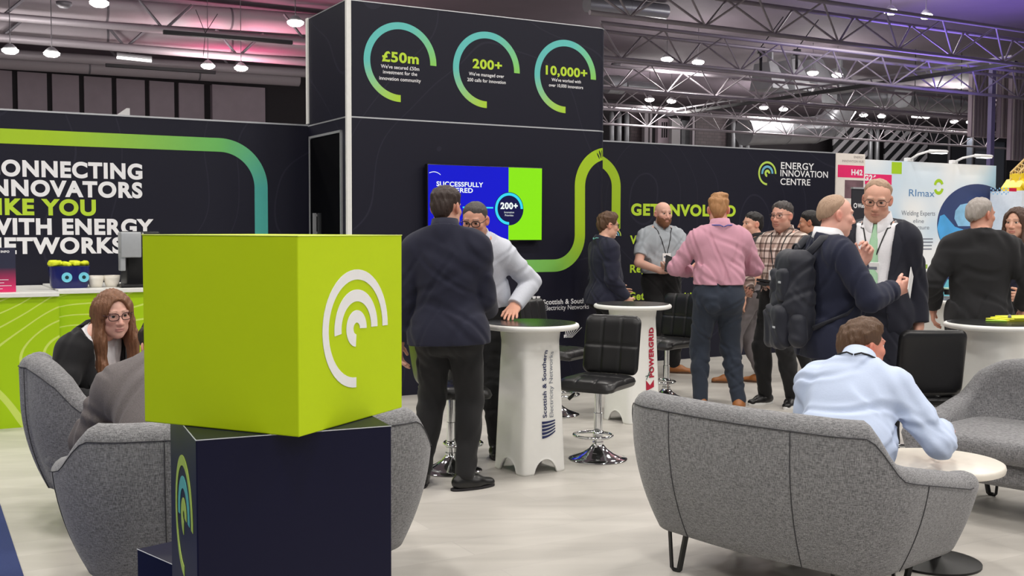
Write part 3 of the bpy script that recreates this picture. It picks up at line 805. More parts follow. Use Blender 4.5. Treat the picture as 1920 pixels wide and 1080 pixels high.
# chain hoists
for (x, y0_, y1_, b, lab) in ((1427, 88, 134, 22.0, 'left black chain hoist hanging under the trusses'), (1494, 92, 130, 22.0, 'right black chain hoist hanging under the trusses')):
    p = on_b(x, y0_, b); o = empty('chain_hoist', p, 0, lab, 'hoist', 'chain hoists')
    zz = on_wall(x, y1_, b)[1] - p.z
    MB().rbox((0, 0, -0.12), (0.28, 0.2, 0.22), 0.03).build('motor', M_dk, o); MB().cyl((0.0, 0, -0.2), (0.0, 0, zz), 0.055, n=10).build('chain_bag', M_dk, o); MB().cyl((0, 0, 0), (0.8, 0, 1.1), 0.02, n=6).build('sling', M_dk, o)
for (x, y0_, y1_, lab) in ((1717, 92, 200, 'left black drop cable on the right'), (1804, 60, 200, 'right black drop cable on the right')):
    p, q = on_b(x, y0_, 26.0), on_b(x - 2, y1_, 26.0); tag(MB().cyl(p, q, 0.018, n=6).build('drop_cable', M_dk), lab, 'cable')
for (x, y, r_, b, lab) in ((120, 8, 14, 27.0, 'round grey disc at the top left'), (1155, 122, 9, 33.0, 'small round grey disc among the trusses'), (1786, 0, 12, 23.5, 'pale round disc at the top right')):
    p = on_b(x, y, b); rr = r_ * p.y / FPX
    tag(MB().lathe([(0, -rr * .5), (rr * .6, -rr * .45), (rr, -rr * .1), (rr, rr * .3), (0, rr * .5)], 26, cap=False).build('ceiling_speaker', M_steelD, None, smooth=True, loc=p), lab, 'speaker')
# white corner of a neighbouring stand above the left wall
p0, p1_ = on_b(222, 214, 14.0), on_b(243, 213, 14.0); zt_ = on_b(243, 203, 14.0).z
a0 = on_wall(221, 214, 14.0)[0]; a1 = on_wall(243.5, 214, 14.0)[0]
cm_ = MB().prism([(a0, 1.5), (a1, 1.5), (a1, zt_), (a1 - 0.06, zt_), (a0, p0.z)], 14.0, 14.1, lambda a, z, b: hall(a, b, z)); tag(cm_.build('stand_corner', M_white2), 'white sloping corner of a stand showing above the left navy wall', 'stand')
# coloured wash from the show lighting under the roof
for (px, py, b, z, e, c) in ((470, 120, 31.5, 5.6, 800, (1.0, 0.10, 0.30)), (1740, 150, 15.5, 4.6, 1500, (0.30, 0.20, 1.0)), (1880, 150, 17.5, 4.6, 1500, (0.30, 0.20, 1.0))):
    L = bpy.data.lights.new('show_wash', 'SPOT'); L.energy = e; L.color = c; L.spot_size = 2.4; L.spot_blend = 1.0; L.shadow_soft_size = 0.6
    lo = bpy.data.objects.new('show_wash', L); col.objects.link(lo); q = on_b(px, py, b); lo.location = (q.x, q.y, z); lo.rotation_euler = (math.pi, 0, 0)
# ------------------------------------------------------------------ green counters with their worktops, left
_, bF = hall_b(20, 803, 0.0)                       # front of the near counter
zC = at_d(60, 549.5, on_z(60, 803).y).z
zB = zC - 0.033
aS = on_wall(111, 550, bF - 0.02)[0]
def counter(a0, a1, b0, zt, lab, lab2):
    c = hbox(MB(), a0, a1, b0, TT - 0.02, 0.0, zt - 0.033).build('counter', M_green)
    tag(c, lab, 'counter', 'lime counters along the back wall')
    w = hbox(MB(), a0 - 0.0, a1 + 0.0, b0 - 0.03, TT - 0.015, zt - 0.033, zt).build('worktop', M_white, bevel=0.004)
    tag(w, lab2, 'worktop', 'white worktops on the lime counters')
    return c
counter(-5.0, aS, bF, zC, 'lime green counter with pale contour lines, under the worktop with the info sign', 'white worktop carrying the pink and navy info sign')
aE2 = -0.10
counter(aS + 0.004, aE2, bF + 0.10, zC + 0.012, 'lime green counter with pale contour lines, behind the seated woman', 'white worktop carrying the bowls and the coffee machine')
zW = zC + 0.012
def on_top(px, b):                                  # a along the counter seen at a pixel
    return on_wall(px, 540, b)[0]
# info sign
M_sign = bpy.data.materials.new('sign_gradient'); M_sign.use_nodes = True
_nt = M_sign.node_tree; _b = _nt.nodes['Principled BSDF']
_tc = _nt.nodes.new('ShaderNodeTexCoord'); _sx = _nt.nodes.new('ShaderNodeSeparateXYZ'); _rp = _nt.nodes.new('ShaderNodeValToRGB')
_nt.links.new(_tc.outputs['Object'], _sx.inputs[0])
_mr = _nt.nodes.new('ShaderNodeMapRange'); _mr.inputs['From Max'].default_value = 0.33
_nt.links.new(_sx.outputs['Z'], _mr.inputs['Value']); _nt.links.new(_mr.outputs[0], _rp.inputs[0])
_rp.color_ramp.elements[0].color = lin((236, 40, 110)); _rp.color_ramp.elements[1].color = lin((40, 42, 66)); _rp.color_ramp.elements[1].position = 0.55
_nt.links.new(_rp.outputs[0], _b.inputs['Base Color'])
bI = bF + 0.12
aI = on_top(30, bI)
inf = empty('info_sign', hall(aI - 0.12, bI, zC), ALPHA, 'small navy and pink info sign standing on the worktop end', 'sign')
MB().rbox((0, 0, 0.165), (0.24, 0.012, 0.33), 0.004).build('panel', M_sign, inf)
MB().box((0, 0.05, 0.006), (0.2, 0.1, 0.01)).build('foot', M_white, inf)
mb = MB(); SG = lambda x, y, l: (x, -0.006 - l, y)
text(mb, 'PER INFO', -0.03, 0.293, 0.016, SG, 0.002, width=0.11, bold=0.05)
for k, w in enumerate((0.10, 0.07, 0.12, 0.06)):
    mb.prism([(-0.03, 0.09 - 0.022 * k), (-0.03 + w, 0.09 - 0.022 * k), (-0.03 + w, 0.094 - 0.022 * k), (-0.03, 0.094 - 0.022 * k)], 0.001, 0.002, SG)
mb.build('sign_lettering', M_wtext, inf)
# two joined navy sweet tubs
M_tub = mat('navy_glazed_tub', (24, 30, 96), 0.25)
M_yel = mat('yellow_wrapper', (226, 236, 40), 0.5, var=0.15, scale=60, bump=0.3)
M_disc = mat('pale_blue_print', (120, 214, 236), 0.4)
M_dark = mat('dark_print', (20, 52, 60), 0.4)
M_bowl = mat('ivory_ceramic', (238, 232, 220), 0.25)
bP = bF + 0.32
kk = 0.31 / 62
aP = on_top(130, bP)
tub = empty('sweet_tub', hall(aP, bP, zW), ALPHA, 'navy tub with pale blue round prints and yellow contents, on the worktop', 'tub')
rings = []
for z, f in ((0, 0.88), (0.02, 0.94), (0.10, 1.0), (0.17, 1.05), (0.172, 0.97), (0.05, 0.9)):
    r_ = []
    for j in range(48):
        t = 2 * math.pi * j / 48
        x = math.cos(t); y = math.sin(t)
        x = math.copysign(abs(x) ** 0.6, x) * 0.145 * f; y = math.copysign(abs(y) ** 0.6, y) * 0.09 * f
        y *= 1 - 0.12 * math.exp(-(x / 0.03) ** 2)
        r_.append((x, y, z))
    rings.append(r_)
MB().loft(rings).build('tub_body', M_tub, tub, angle=60)
mb = MB()
rnd = random.Random(3)
for k in range(16):
    x, y = rnd.uniform(-0.12, 0.12), rnd.uniform(-0.07, 0.07)
    mb.rbox((x, y, 0.185 + rnd.uniform(-0.01, 0.012)), (0.075, 0.05, 0.035), 0.014, 2, Matrix.Rotation(rnd.uniform(0, 3), 3, 'Z') @ Matrix.Rotation(rnd.uniform(-.3, .3), 3, 'X'))
o_ = mb.build('wrapped_contents', M_yel, tub, angle=60); o_['kind'] = 'stuff'
for x in (-0.028, 0.095):
    MB().cyl((x, -0.086, 0.085), (x, -0.098, 0.085), 0.038, n=28).build('round_print', M_disc, tub)
    MB().cyl((x, -0.097, 0.085), (x, -0.100, 0.085), 0.014, n=20).build('dot_print', M_dark, tub)
for px, lb in ((179.5, 'white round bowl next to the navy sweet tub'), (210, 'white round bowl next to the coffee machine')):
    a = on_top(px, bP)
    bo = MB().lathe([(0.03, 0), (0.045, 0.002), (0.054, 0.03), (0.060, 0.06), (0.063, 0.092), (0.059, 0.092), (0.06, 0.06), (0.045, 0.02), (0.0, 0.012)], 36, cap=False)
    tag(bo.build('bowl', M_bowl, None, smooth=True, loc=hall(a, bP, zW)), lb, 'bowl', 'white bowls on the worktop')
# coffee machine
aM = on_top(253.5, bP)
cm = empty('coffee_machine', hall(aM, bP + 0.02, zW), ALPHA, 'black and silver coffee machine standing on the white worktop', 'coffee machine')
M_silver = mat('brushed_silver', (178, 182, 186), 0.4, 0.3)
MB().rbox((0.06, 0.08, 0.22), (0.26, 0.3, 0.44), 0.015).build('body', M_black, cm, angle=40)
MB().rbox((-0.055, -0.12, 0.335), (0.155, 0.14, 0.20), 0.01).build('front_panel', M_silver, cm, angle=40)
MB().rbox((-0.115, -0.12, 0.2), (0.04, 0.1, 0.14), 0.008).build('spout', M_silver, cm, angle=40)
MB().rbox((0.01, -0.12, 0.012), (0.30, 0.2, 0.024), 0.006).build('drip_tray', M_black, cm, angle=40)
for z in (0.425, 0.31):
    MB().cyl((0.055, -0.07, z), (0.055, -0.076, z), 0.005, n=12).build('button', M_white, cm)
# ------------------------------------------------------------------ stack of three cubes
S = 0.4874
M_limebox = mat('lime_card_cube', (190, 216, 8), 0.6, spec=0.3, var=0.03, scale=6)
M_navybox = mat('navy_card_cube', (10, 11, 42), 0.4, spec=0.25, var=0.03, scale=6)
M_navyside = M_navybox
def cube(p, ang, z, m, lab):
    """p is the corner nearest the camera; faces run along ang and ang + 90 degrees"""
    r = empty('display_cube', (p[0], p[1], z), ang, lab, 'display cube')
    MB().rbox((S / 2, S / 2, S / 2), (S, S, S), 0.003, 2).build('box', m, r)
    e = MB()
    for a, b in (((0, 0), (S, 0)), ((0, 0), (0, S))):
        e.cyl((a[0], a[1], S - 0.001), (b[0], b[1], S - 0.001), 0.0014, n=6)
    e.build('top_edge', M_limedge if m is M_limebox else M_edge, r)
    return r
M_edge = mat('pale_card_edge', (186, 190, 196), 0.5)
M_limedge = mat('lime_card_edge', (214, 228, 110), 0.5)
gc = cube((-0.5135, 2.6017), 1.1377, 2 * S + 0.001, M_limebox, 'lime green cube with white arc emblem, topmost of the stack')
dc = cube((-0.7522, 2.5655), 0.4262, S + 0.0005, M_navybox, 'navy cube with lime and blue arc emblem, middle of the stack')
pb = on_z(257, 1029, S)
a3 = 0.80
cube((pb.x + S * math.sin(a3), pb.y - S * math.cos(a3)), a3, 0.0, M_navybox, 'navy cube on the floor, bottom of the stack')
# emblems: right face of the lime cube (x runs along its first edge), left face of the navy cube
emblem(gc, lambda x, y, l: (x, -l, y), S * 0.52, S * 0.50, S * 0.317, (WHT, WHT, WHT), lift=0.0005)
emblem(dc, lambda x, y, l: (-l, S - x, y), S * 0.55, S * 0.51, S * 0.325, (LIMEL, TEALR, LIMEL), lift=0.0005)

# ------------------------------------------------------------------ tall white tables
M_tabw = mat('white_moulded_plastic', (238, 238, 234), 0.42, var=0.02)
M_tabtop = mat('black_table_top', (22, 24, 25), 0.25)
M_blue = mat('navy_lettering', (30, 40, 90), 0.5); M_grey = mat('grey_lettering', (120, 126, 140), 0.5)
M_red = mat('crimson_lettering', (176, 24, 56), 0.5); M_teal = mat('dark_green_lettering', (40, 84, 74), 0.5)
TZ = 0.906
def table_ring(z, n=96):
    """half width profile: square foot with rounded corners that turns round under the top"""
    f = z / (TZ - 0.03)
    hs = 0.166 - 0.026 * min(1, f * 1.2)
    r = 0.035
    m = max(0, min(1, (z - 0.66) / 0.17)); m = m * m * (3 - 2 * m)
    pts = []
    for j in range(n):
        t = 2 * math.pi * (j + 0.5) / n
        c, s = math.cos(t), math.sin(t)
        # rounded square by power norm
        p = 9.0
        q = hs / ((abs(c) ** p + abs(s) ** p) ** (1 / p))
        rd = 0.178 + 0.012 * max(0, (z - 0.80) / 0.09)
        q = q * (1 - m) + rd * m
        pts.append((q * c, q * s))
    return pts
def tall_table(loc, rz, lab, name='bar_table', group=None):
    t = empty(name, (loc[0], loc[1], 0), rz, lab, 'table')
    n = 96; zs = [0.0, 0.012, 0.024, 0.036, 0.048, 0.06, 0.072, 0.084, 0.096, 0.13, 0.2, 0.35, 0.5, 0.6, 0.66, 0.69, 0.72, 0.75, 0.78, 0.80, 0.82, 0.84, 0.86, 0.873]
    rings = []
    for z in zs:
        r_ = []
        for (x, y) in table_ring(z, n):
            s_ = min(abs(x), abs(y)); zz = z
            w = 0.083
            if s_ < w and z < 0.1:
                ah = 0.088 * math.sqrt(max(0, 1 - (s_ / w) ** 2))
                zz = max(z, ah + z * 0.12)
            r_.append((x, y, zz))
        rings.append(r_)
    o = MB().loft(rings, cap=False).build('column', M_tabw, t, angle=45)
    md = o.modifiers.new('wall', 'SOLIDIFY'); md.thickness = 0.012; md.offset = -1
    MB().lathe([(0.0, TZ - 0.033), (0.285, TZ - 0.033), (0.297, TZ - 0.028), (0.302, TZ - 0.016), (0.297, TZ - 0.004), (0.288, TZ), (0.0, TZ)], 64, cap=False).build('table_top', M_tabw, t, angle=50)
    MB().lathe([(0.0, TZ + 0.0005), (0.279, TZ + 0.0005), (0.280, TZ + 0.003), (0.0, TZ + 0.003)], 64, cap=False).build('top_inlay', M_tabtop, t, angle=40)
    return t
def face_map(side):
    """s along a face of the column and z up; side 0 faces -y, 1 faces -x, 2 faces +x"""
    def f(s, z, l):
        ring = table_ring(min(z, 0.872), 192)             # the column's own outline at this height
        best = min((p for p in ring if p[1] < 0), key=lambda p: abs(p[0] - s))
        h = -best[1] + l + 0.0008
        if side == 0: return (s, -h, z)
        if side == 1: return (-h, -s, z)
        return (h, s, z)
    return f
def up_text(mb, s, x, z0, cap, length, F, lift=0.003, bold=0.02):
    """letters that climb a face: reading upward, tops to the left; x is the base line"""
    G = lambda u, v, l: F(x - v, z0 + u, l)
    text(mb, s, 0, 0, cap, G, lift, width=length, bold=bold)
RZT = 0.62
p1 = on_z(993, 880, 0)
t1 = tall_table((p1.x, p1.y + 0.02), RZT, 'tall white table with two network company lines up its column, hand resting on it')
F0 = face_map(0)
mb = MB(); up_text(mb, 'Scottish & Southern', 0.012, 0.34, 0.03, 0.41, F0, bold=0.015); mb.build('table_lettering', M_blue, t1)
mb = MB(); up_text(mb, 'Electricity Networks', 0.062, 0.34, 0.03, 0.40, F0, bold=-0.004); mb.build('table_lettering', M_grey, t1)
mb = MB()
for k in range(5):                                    # square emblem of curved stripes
    o = []; i_ = []
    for j in range(9):
        u = j / 8
        xx = -0.025 + 0.10 * u; base = 0.215 + 0.022 * k
        zc_ = base + 0.035 * u * u * (1 - 0.16 * k)
        wdt = 0.016 * (1 - 0.55 * u)
        o.append((xx, min(zc_ + wdt, 0.325))); i_.append((xx, zc_))
    band(mb, o, i_, F0, 0.002)
mb.build('square_emblem', M_blue, t1)
p2 = on_z(1184, 787, 0)
t2 = tall_table((p2.x, p2.y), RZT, 'tall white table with crimson lettering up its column, behind the tufted stool')
mb = MB(); up_text(mb, 'POWERGRID', 0.085, 0.345, 0.048, 0.385, F0, bold=0.05); mb.build('table_lettering', M_red, t2)
mb = MB(); mb.prism([(0.005, 0.245), (0.085, 0.27), (0.085, 0.325), (0.045, 0.285), (0.005, 0.325)], 0.001, 0.003, F0); mb.build('arrow_emblem', M_red, t2)
mb = MB(); band(mb, [(0.005, 0.33), (0.05, 0.41), (0.075, 0.43)], [(0.011, 0.33), (0.055, 0.405), (0.075, 0.424)], F0, 0.002)
band(mb, [(0.0, 0.36), (0.05, 0.37)], [(0.0, 0.355), (0.05, 0.365)], F0, 0.002); mb.build('line_emblem', M_teal, t2)
k3 = 300.0; p3 = at_d(1865, 607, FPX / k3)
t3 = tall_table((p3.x, p3.y), RZT, 'tall white table on the right carrying yellow papers, behind the far sofa')
mb = MB(); text(mb, "Tir", -0.06, 0.64, 0.05, F0, 0.003, width=0.10, bold=-0.02); mb.build('table_lettering', M_teal, t3)
# papers on it
M_paper = mat('yellow_paper', (232, 232, 70), 0.6); M_gpen = mat('lime_plastic', (176, 222, 60), 0.4)
zt = TZ + 0.0032
pa = MB()
for k in range(3): pa.rbox((0.02 * k, -0.005 * k, 0.004 + 0.008 * k), (0.30 - 0.02 * k, 0.2, 0.0078), 0.002, 1)
pp = on_z(1905, 601, TZ); tag(pa.build('papers', M_paper, None, loc=(pp.x, pp.y, zt), rz=0.2), 'yellow papers lying on the right table', 'papers')
pp = on_z(1868, 604, TZ); tag(MB().rbox((0, 0, 0.005), (0.125, 0.022, 0.009), 0.004).build('marker', M_gpen, None, loc=(pp.x, pp.y, zt), rz=-0.3), 'lime green marker lying on the right table', 'pen')
pp = on_z(1893, 595, TZ + .03); tag(MB().lathe([(0, 0), (0.011, 0), (0.011, 0.012), (0.006, 0.02), (0, 0.021)], 16, cap=False).build('push_pin', mat('grey_plastic', (130, 130, 132), .4), None, loc=(pp.x, pp.y, zt + 0.0239)), 'small grey cap standing on the yellow papers', 'cap')

# ------------------------------------------------------------------ bar stools
M_chrome = mat('chrome', (226, 228, 230), 0.08, 1.0, var=0.01)
M_leather = mat('black_leatherette', (24, 24, 26), 0.36, var=0.1, scale=160, bump=0.05)
def stool_parts():
    r = empty('bar_stool')
    MB().lathe([(0.0, 0.0), (0.186, 0.0), (0.19, 0.004), (0.186, 0.009), (0.15, 0.020), (0.10, 0.040), (0.06, 0.066), (0.038, 0.092), (0.034, 0.10), (0.0, 0.10)], 56, cap=False).build('base', M_chrome, r, angle=50)
    MB().lathe([(0.0, 0.09), (0.036, 0.09), (0.036, 0.112), (0.03, 0.116), (0.028, 0.30), (0.024, 0.302), (0.024, 0.455), (0.0, 0.455)], 28, cap=False).build('pole', M_chrome, r, angle=40)
    fr = []
    for k in range(33):
        t = math.radians(-90 + 190) + math.radians(340) * k / 32
        fr.append((0.125 * math.sin(t + math.pi), 0.055 + 0.125 * math.cos(t + math.pi) * -1, 0.163))
    m = MB().tube([(0.125 * math.cos(2 * math.pi * k / 36), 0.075 + 0.115 * math.sin(2 * math.pi * k / 36), 0.166) for k in range(36)], 0.0095, 10, True)
    m.cyl((0, 0, 0.145), (0, 0, 0.185), 0.034, n=24)
    m.build('footrest', M_chrome, r, smooth=True)
    lv = MB().tube([(0.02, 0.0, 0.452), (0.09, 0.01, 0.447), (0.15, 0.02, 0.425), (0.19, 0.025, 0.39)], 0.005, 8)
    lv.build('lever', M_chrome, r, smooth=True)
    MB().tube([(0.16, 0.022, 0.42), (0.175, 0.024, 0.40), (0.20, 0.027, 0.375)], [0.006, 0.012, 0.011], 10).build('lever_grip', M_black, r, smooth=True)
    MB().rbox((0, 0, 0.457), (0.20, 0.20, 0.014), 0.005).build('seat_plate', M_black, r)
    # L shaped tufted shell: one padded slab for the seat, one for the back
    def pad(name, n_u, rows, f, wdt, hgt, th, dish):
        NU, NV = 46, 34; top = []; bot = []
        def sq(u):
            return math.copysign(abs(u) ** 1.0, u)
        g = lambda w, cnt: min(abs((w * cnt) - round(w * cnt)), 1) if 0 < round(w * cnt) < cnt else 1.0
        rings = []
        vs = []; fs = []
        for side in (1, -1):
            for i in range(NU + 1):
                for j in range(NV + 1):
                    u, v = i / NU, j / NV
                    uu, vv = 2 * u - 1, 2 * v - 1
                    ex = (1 - abs(uu) ** 7) ** (1 / 2.4) if abs(uu) < 1 else 0
                    ey = (1 - abs(vv) ** 7) ** (1 / 2.4) if abs(vv) < 1 else 0
                    h = th / 2 * ex * ey
                    if side == 1:
                        gu = math.exp(-(g(u, n_u) / 0.045) ** 2); gv = math.exp(-(g(v, rows) / 0.045) ** 2)
                        h -= 0.010 * max(gu, gv) * ex * ey
                    # round the outline corners
                    x, y = uu * wdt / 2, vv * hgt / 2
                    cr = 0.05
                    qx, qy = abs(x) - (wdt / 2 - cr), abs(y) - (hgt / 2 - cr)
                    if qx > 0 and qy > 0:
                        m_ = max(qx, qy); l_ = math.hypot(qx, qy); k_ = m_ / l_
                        x = math.copysign(wdt / 2 - cr + qx * k_, x); y = math.copysign(hgt / 2 - cr + qy * k_, y)
                    vs.append(f(x, y, side * h + dish * (x * x)))
        N1 = (NU + 1) * (NV + 1)
        for s_ in (0, 1):
            for i in range(NU):
                for j in range(NV):
                    a = s_ * N1 + i * (NV + 1) + j
                    q = (a, a + 1, a + NV + 2, a + NV + 1)
                    fs.append(q if s_ == 0 else q[::-1])
        mb = MB().add(vs, fs)
        return mb.build(name, M_leather, r, smooth=True)
    # seat lies flat (y forward); the back stands at y = -0.17 and leans a little
    pad('seat', 3, 2, lambda x, y, h: (x, 0.02 + y, 0.50 + h - 0.30 * max(0, y - 0.08) ** 2 * 4), 0.40, 0.40, 0.085, 0.0)
    pad('backrest', 3, 2, lambda x, y, h: (x, -0.185 + h - 0.16 * (y + 0.17), 0.724 + y), 0.40, 0.385, 0.06, 0.35)
    return r
stool0 = stool_parts()
def place_stool(p, fwd, lab, first=[True]):
    o = stool0 if first[0] else copy_tree(stool0)
    first[0] = False
    o.location = (p[0], p[1], 0); o.rotation_euler = (0, 0, math.atan2(fwd[1], fwd[0]) - math.pi / 2)
    return tag(o, lab, 'bar stool', 'black bar stools')
place_stool(on_z(1121, 860), (-0.50, -0.87), 'black tufted bar stool turned to us between the two tall tables, wholly in view')
place_stool(on_z(846, 882), (0.95, 0.25), 'black bar stool mostly behind the legs of the man in the navy jacket')
place_stool(on_z(1042, 777), (0.86, -0.5), 'black bar stool at the foot of the tower, behind the table with the hand')
place_stool(on_z(1249, 749), (-0.62, -0.62), 'black bar stool between the crimson lettered table and the pink shirt')
kq = 318.0; pq = at_d(1716, 740, FPX / kq)
place_stool((pq.x, pq.y), (-0.05, 1.0), 'black bar stool seen from its plain rear, next to the right table')
pq = at_d(1722, 560, 9.8)
place_stool((pq.x, pq.y + .1), (0.2, 0.95), 'black bar stool at the far white counter, only its back showing')

# ------------------------------------------------------------------ grey upholstery
def fabric_mat():
    m = bpy.data.materials.new('grey_woven_fabric'); m.use_nodes = True
    nt = m.node_tree; b = nt.nodes['Principled BSDF']; L = nt.links.new
    tc = nt.nodes.new('ShaderNodeTexCoord')
    def nz(sc, det):
        mp = nt.nodes.new('ShaderNodeMapping'); mp.inputs['Scale'].default_value = sc; L(tc.outputs['Object'], mp.inputs['Vector'])
        n = nt.nodes.new('ShaderNodeTexNoise'); n.inputs['Scale'].default_value = 1.0; n.inputs['Detail'].default_value = det
        L(mp.outputs[0], n.inputs['Vector']); return n
    a = nz((60, 60, 420), 3); c = nz((380, 380, 60), 2)
    ad = nt.nodes.new('ShaderNodeMath'); ad.operation = 'ADD'; L(a.outputs['Fac'], ad.inputs[0]); L(c.outputs['Fac'], ad.inputs[1])
    mr = nt.nodes.new('ShaderNodeMapRange'); mr.inputs['From Min'].default_value = 0.75; mr.inputs['From Max'].default_value = 1.25
    L(ad.outputs[0], mr.inputs['Value'])
    mx = nt.nodes.new('ShaderNodeMixRGB'); mx.inputs[1].default_value = lin((84, 84, 87)); mx.inputs[2].default_value = lin((152, 152, 154))
    L(mr.outputs[0], mx.inputs[0]); L(mx.outputs[0], b.inputs['Base Color'])
    bp = nt.nodes.new('ShaderNodeBump'); bp.inputs['Strength'].default_value = 0.35; bp.inputs['Distance'].default_value = 0.004
    L(ad.outputs[0], bp.inputs['Height']); L(bp.outputs[0], b.inputs['Normal'])
    b.inputs['Roughness'].default_value = 0.95; b.inputs['Sheen Weight'].default_value = 0.25
    return m
M_fab = fabric_mat()
M_seam = mat('dark_seam', (62, 62, 66), 0.9)
M_leg = mat('black_steel', (18, 18, 19), 0.4)

def sofa(loc, rz, lab, L=1.30, D=0.74, back=0.78, arm=0.60, hump=None, splay=0.10, cat='sofa', R=0.26, name='sofa', legh=0.19, seat_z=0.44, button=False, flare=0.11):
    r = empty(name, (loc[0], loc[1], 0), rz, lab, cat)
    A = L / 2; th = 0.135
    # plan path from one arm end round the back to the other arm end
    path = []
    n1, n2, n3 = 18, 14, 30
    for k in range(n1): path.append((-A, D / 2 - (D - R) * k / n1))
    for k in range(n2):
        t = math.pi / 2 * k / n2; path.append((-A + R - R * math.cos(t), -D / 2 + R - R * math.sin(t)))
    for k in range(n3): path.append((-A + R + (2 * A - 2 * R) * k / n3, -D / 2 - 0.03 * math.sin(math.pi * k / n3)))
    for k in range(n2):
        t = math.pi / 2 * k / n2; path.append((A - R + R * math.sin(t), -D / 2 + R - R * math.cos(t)))
    for k in range(n1 + 1): path.append((A, -D / 2 + R + (D - R) * k / n1))
    # arms open outward towards the front
    P = [Vector((x * (1 + splay * (y + D / 2) / D), y, 0)) for x, y in path]
    n = len(P); s = [0.0]
    for k in range(1, n): s.append(s[-1] + (P[k] - P[k - 1]).length)
    tot = s[-1]
    rings = []; tops = []
    def top_at(k):
        x, y = path[k]
        m = max(0, abs(x) - (A - 0.12)) + max(0, y + D / 2)   # 1 along the back, 0 along the arms
        f = 1 - max(0, min(1, (m - 0.07) / 0.22)); f = f * f * (3 - 2 * f)
        g = 1 - max(0, min(1, (m - 0.22) / 0.55))
        mid = arm + 0.11
        h = arm + (mid - arm) * g + (back - mid) * f
        if hump: h += hump[0] * max(0, 1 - abs((x - hump[1]) / hump[2]) ** 4) * f
        return h
    for k in range(n):
        t = (P[min(k + 1, n - 1)] - P[max(k - 1, 0)]).normalized()
        o = Vector((-t.y, t.x, 0)); o = -o if (k < n // 2 and False) else o
        # outward is to the right of travel here
        o = Vector((t.y, -t.x, 0)) * 1.0
        c = Vector((0, 0, 0)); 
        if o.dot(P[k] - Vector((0, 0.1, 0))) < 0: o = -o
        e = min(s[k], tot - s[k]) / 0.13
        e = math.sqrt(max(0.0, 1 - (1 - min(1, e)) ** 2))
        zt, z0 = top_at(k), legh
        sec = []
        m = 12; w = th * (0.15 + 0.85 * e)
        zt2 = z0 + (zt - z0) * (0.86 + 0.14 * e)
        zb2 = z0 + 0.05 * (1 - e)
        def outer(z):
            f = (z - z0) / (0.78 - z0)
            return -flare * (1 - min(1, f / 0.75)) ** 2 + 0.012 * f
        # outer side upward
        for j in range(m + 1):
            z = zb2 + (zt2 - w / 2 - zb2) * j / m
            sec.append((outer(z), z))
        for j in range(1, 8):                         # rounded top
            a = math.pi * j / 8
            sec.append((outer(zt2 - w / 2) - w / 2 + w / 2 * math.cos(a), zt2 - w / 2 + w / 2 * math.sin(a)))
        for j in range(m, -1, -1):
            z = zb2 + (zt2 - w / 2 - zb2) * j / m
            sec.append((outer(z) - w, z))
        sh = (th - w) / 2
        rings.append([P[k] + o * (q - sh) + Vector((0, 0, z)) for q, z in sec])
        tops.append((P[k], o, zt2, outer, w, sh, z0))
    sh_ = MB().loft(rings, closed=True, cap=True).build('shell', M_fab, r, smooth=True)
    # seams: round the top outer edge and down at four places
    sm = []
    for k in range(4, n - 4):
        p, o, zt2, outer, w, sh, z0 = tops[k]
        z = zt2 - w * 0.42
        sm.append(p + o * (outer(z) + 0.0015 - sh) + Vector((0, 0, z)))
    MB().tube(sm, 0.0022, 6).build('piping', M_seam, r, smooth=True)
    for k in (n1 + n2 + 3, n1 + n2 + n3 - 4, n1 - 2, n - n1 + 1):
        p, o, zt2, outer, w, sh, z0 = tops[k]
        MB().tube([p + o * (outer(z0 + (zt2 - w * .42 - z0) * j / 16) + 0.001 - sh) + Vector((0, 0, z0 + (zt2 - w * .42 - z0) * j / 16)) for j in range(17)], 0.0022, 6).build('seam', M_seam, r, smooth=True)
    # base and seat cushion
    w_in = L - 2 * th
    def slab(z0, z1, wd, d0, d1, rr, nm, edge):
        rg = []
        prof = [(0.03, z0), (0.0, z0 + edge), (0.0, z1 - edge), (0.012, z1 - edge * 0.35), (0.04, z1)]
        for ins, z in prof:
            pts = []
            for j in range(64):
                t = 2 * math.pi * j / 64; c, s_ = math.cos(t), math.sin(t)
                q = 1 / ((abs(c) ** 6 + abs(s_) ** 6) ** (1 / 6))
                x = c * q * (wd / 2 - ins); y = s_ * q * ((d1 - d0) / 2 - ins) + (d0 + d1) / 2
                x *= 1 + splay * (y + D / 2) / D
                pts.append((x, y, z))
            rg.append(pts)
        return MB().loft(rg).build(nm, M_fab, r, angle=60)
    slab(legh - 0.0, seat_z - 0.115, L - 2 * flare - 0.10, -D / 2 + flare + 0.06, D / 2 - 0.04, 0.1, 'seat_base', 0.03)
    slab(seat_z - 0.12, seat_z, w_in + 0.015, -D / 2 + 0.05, D / 2 + 0.03, 0.1, 'seat_cushion', 0.035)
    if button:
        for x in (-0.32, 0.0, 0.32):
            b_ = MB().lathe([(0, 0.012), (0.014, 0.008), (0.016, 0.0), (0, -0.004)], 16, cap=False).build('button', M_fab, r, smooth=True)
            b_.rotation_euler = (math.radians(-90), 0, 0)
            b_.location = (x, -D / 2 + 0.012, seat_z + 0.21)
    # V shaped flat steel legs
    for sx in (-1, 1):
        for sy in (-1, 1):
            x, y = sx * (A - 0.24), sy * (D / 2 - 0.17)
            zt = legh + 0.01
            lg = MB()
            lg.tube([(x - 0.045, y, zt), (x - 0.045, y, zt - 0.004), (x - 0.03, y + 0.0, 0.015), (x - 0.018, y, 0.006), (x + 0.0, y, 0.006), (x + 0.012, y, 0.015), (x + 0.05, y, zt - 0.004), (x + 0.05, y, zt)], 0.0085, 4, flat=1.6)
            lg.build('leg', M_leg, r)
    return r
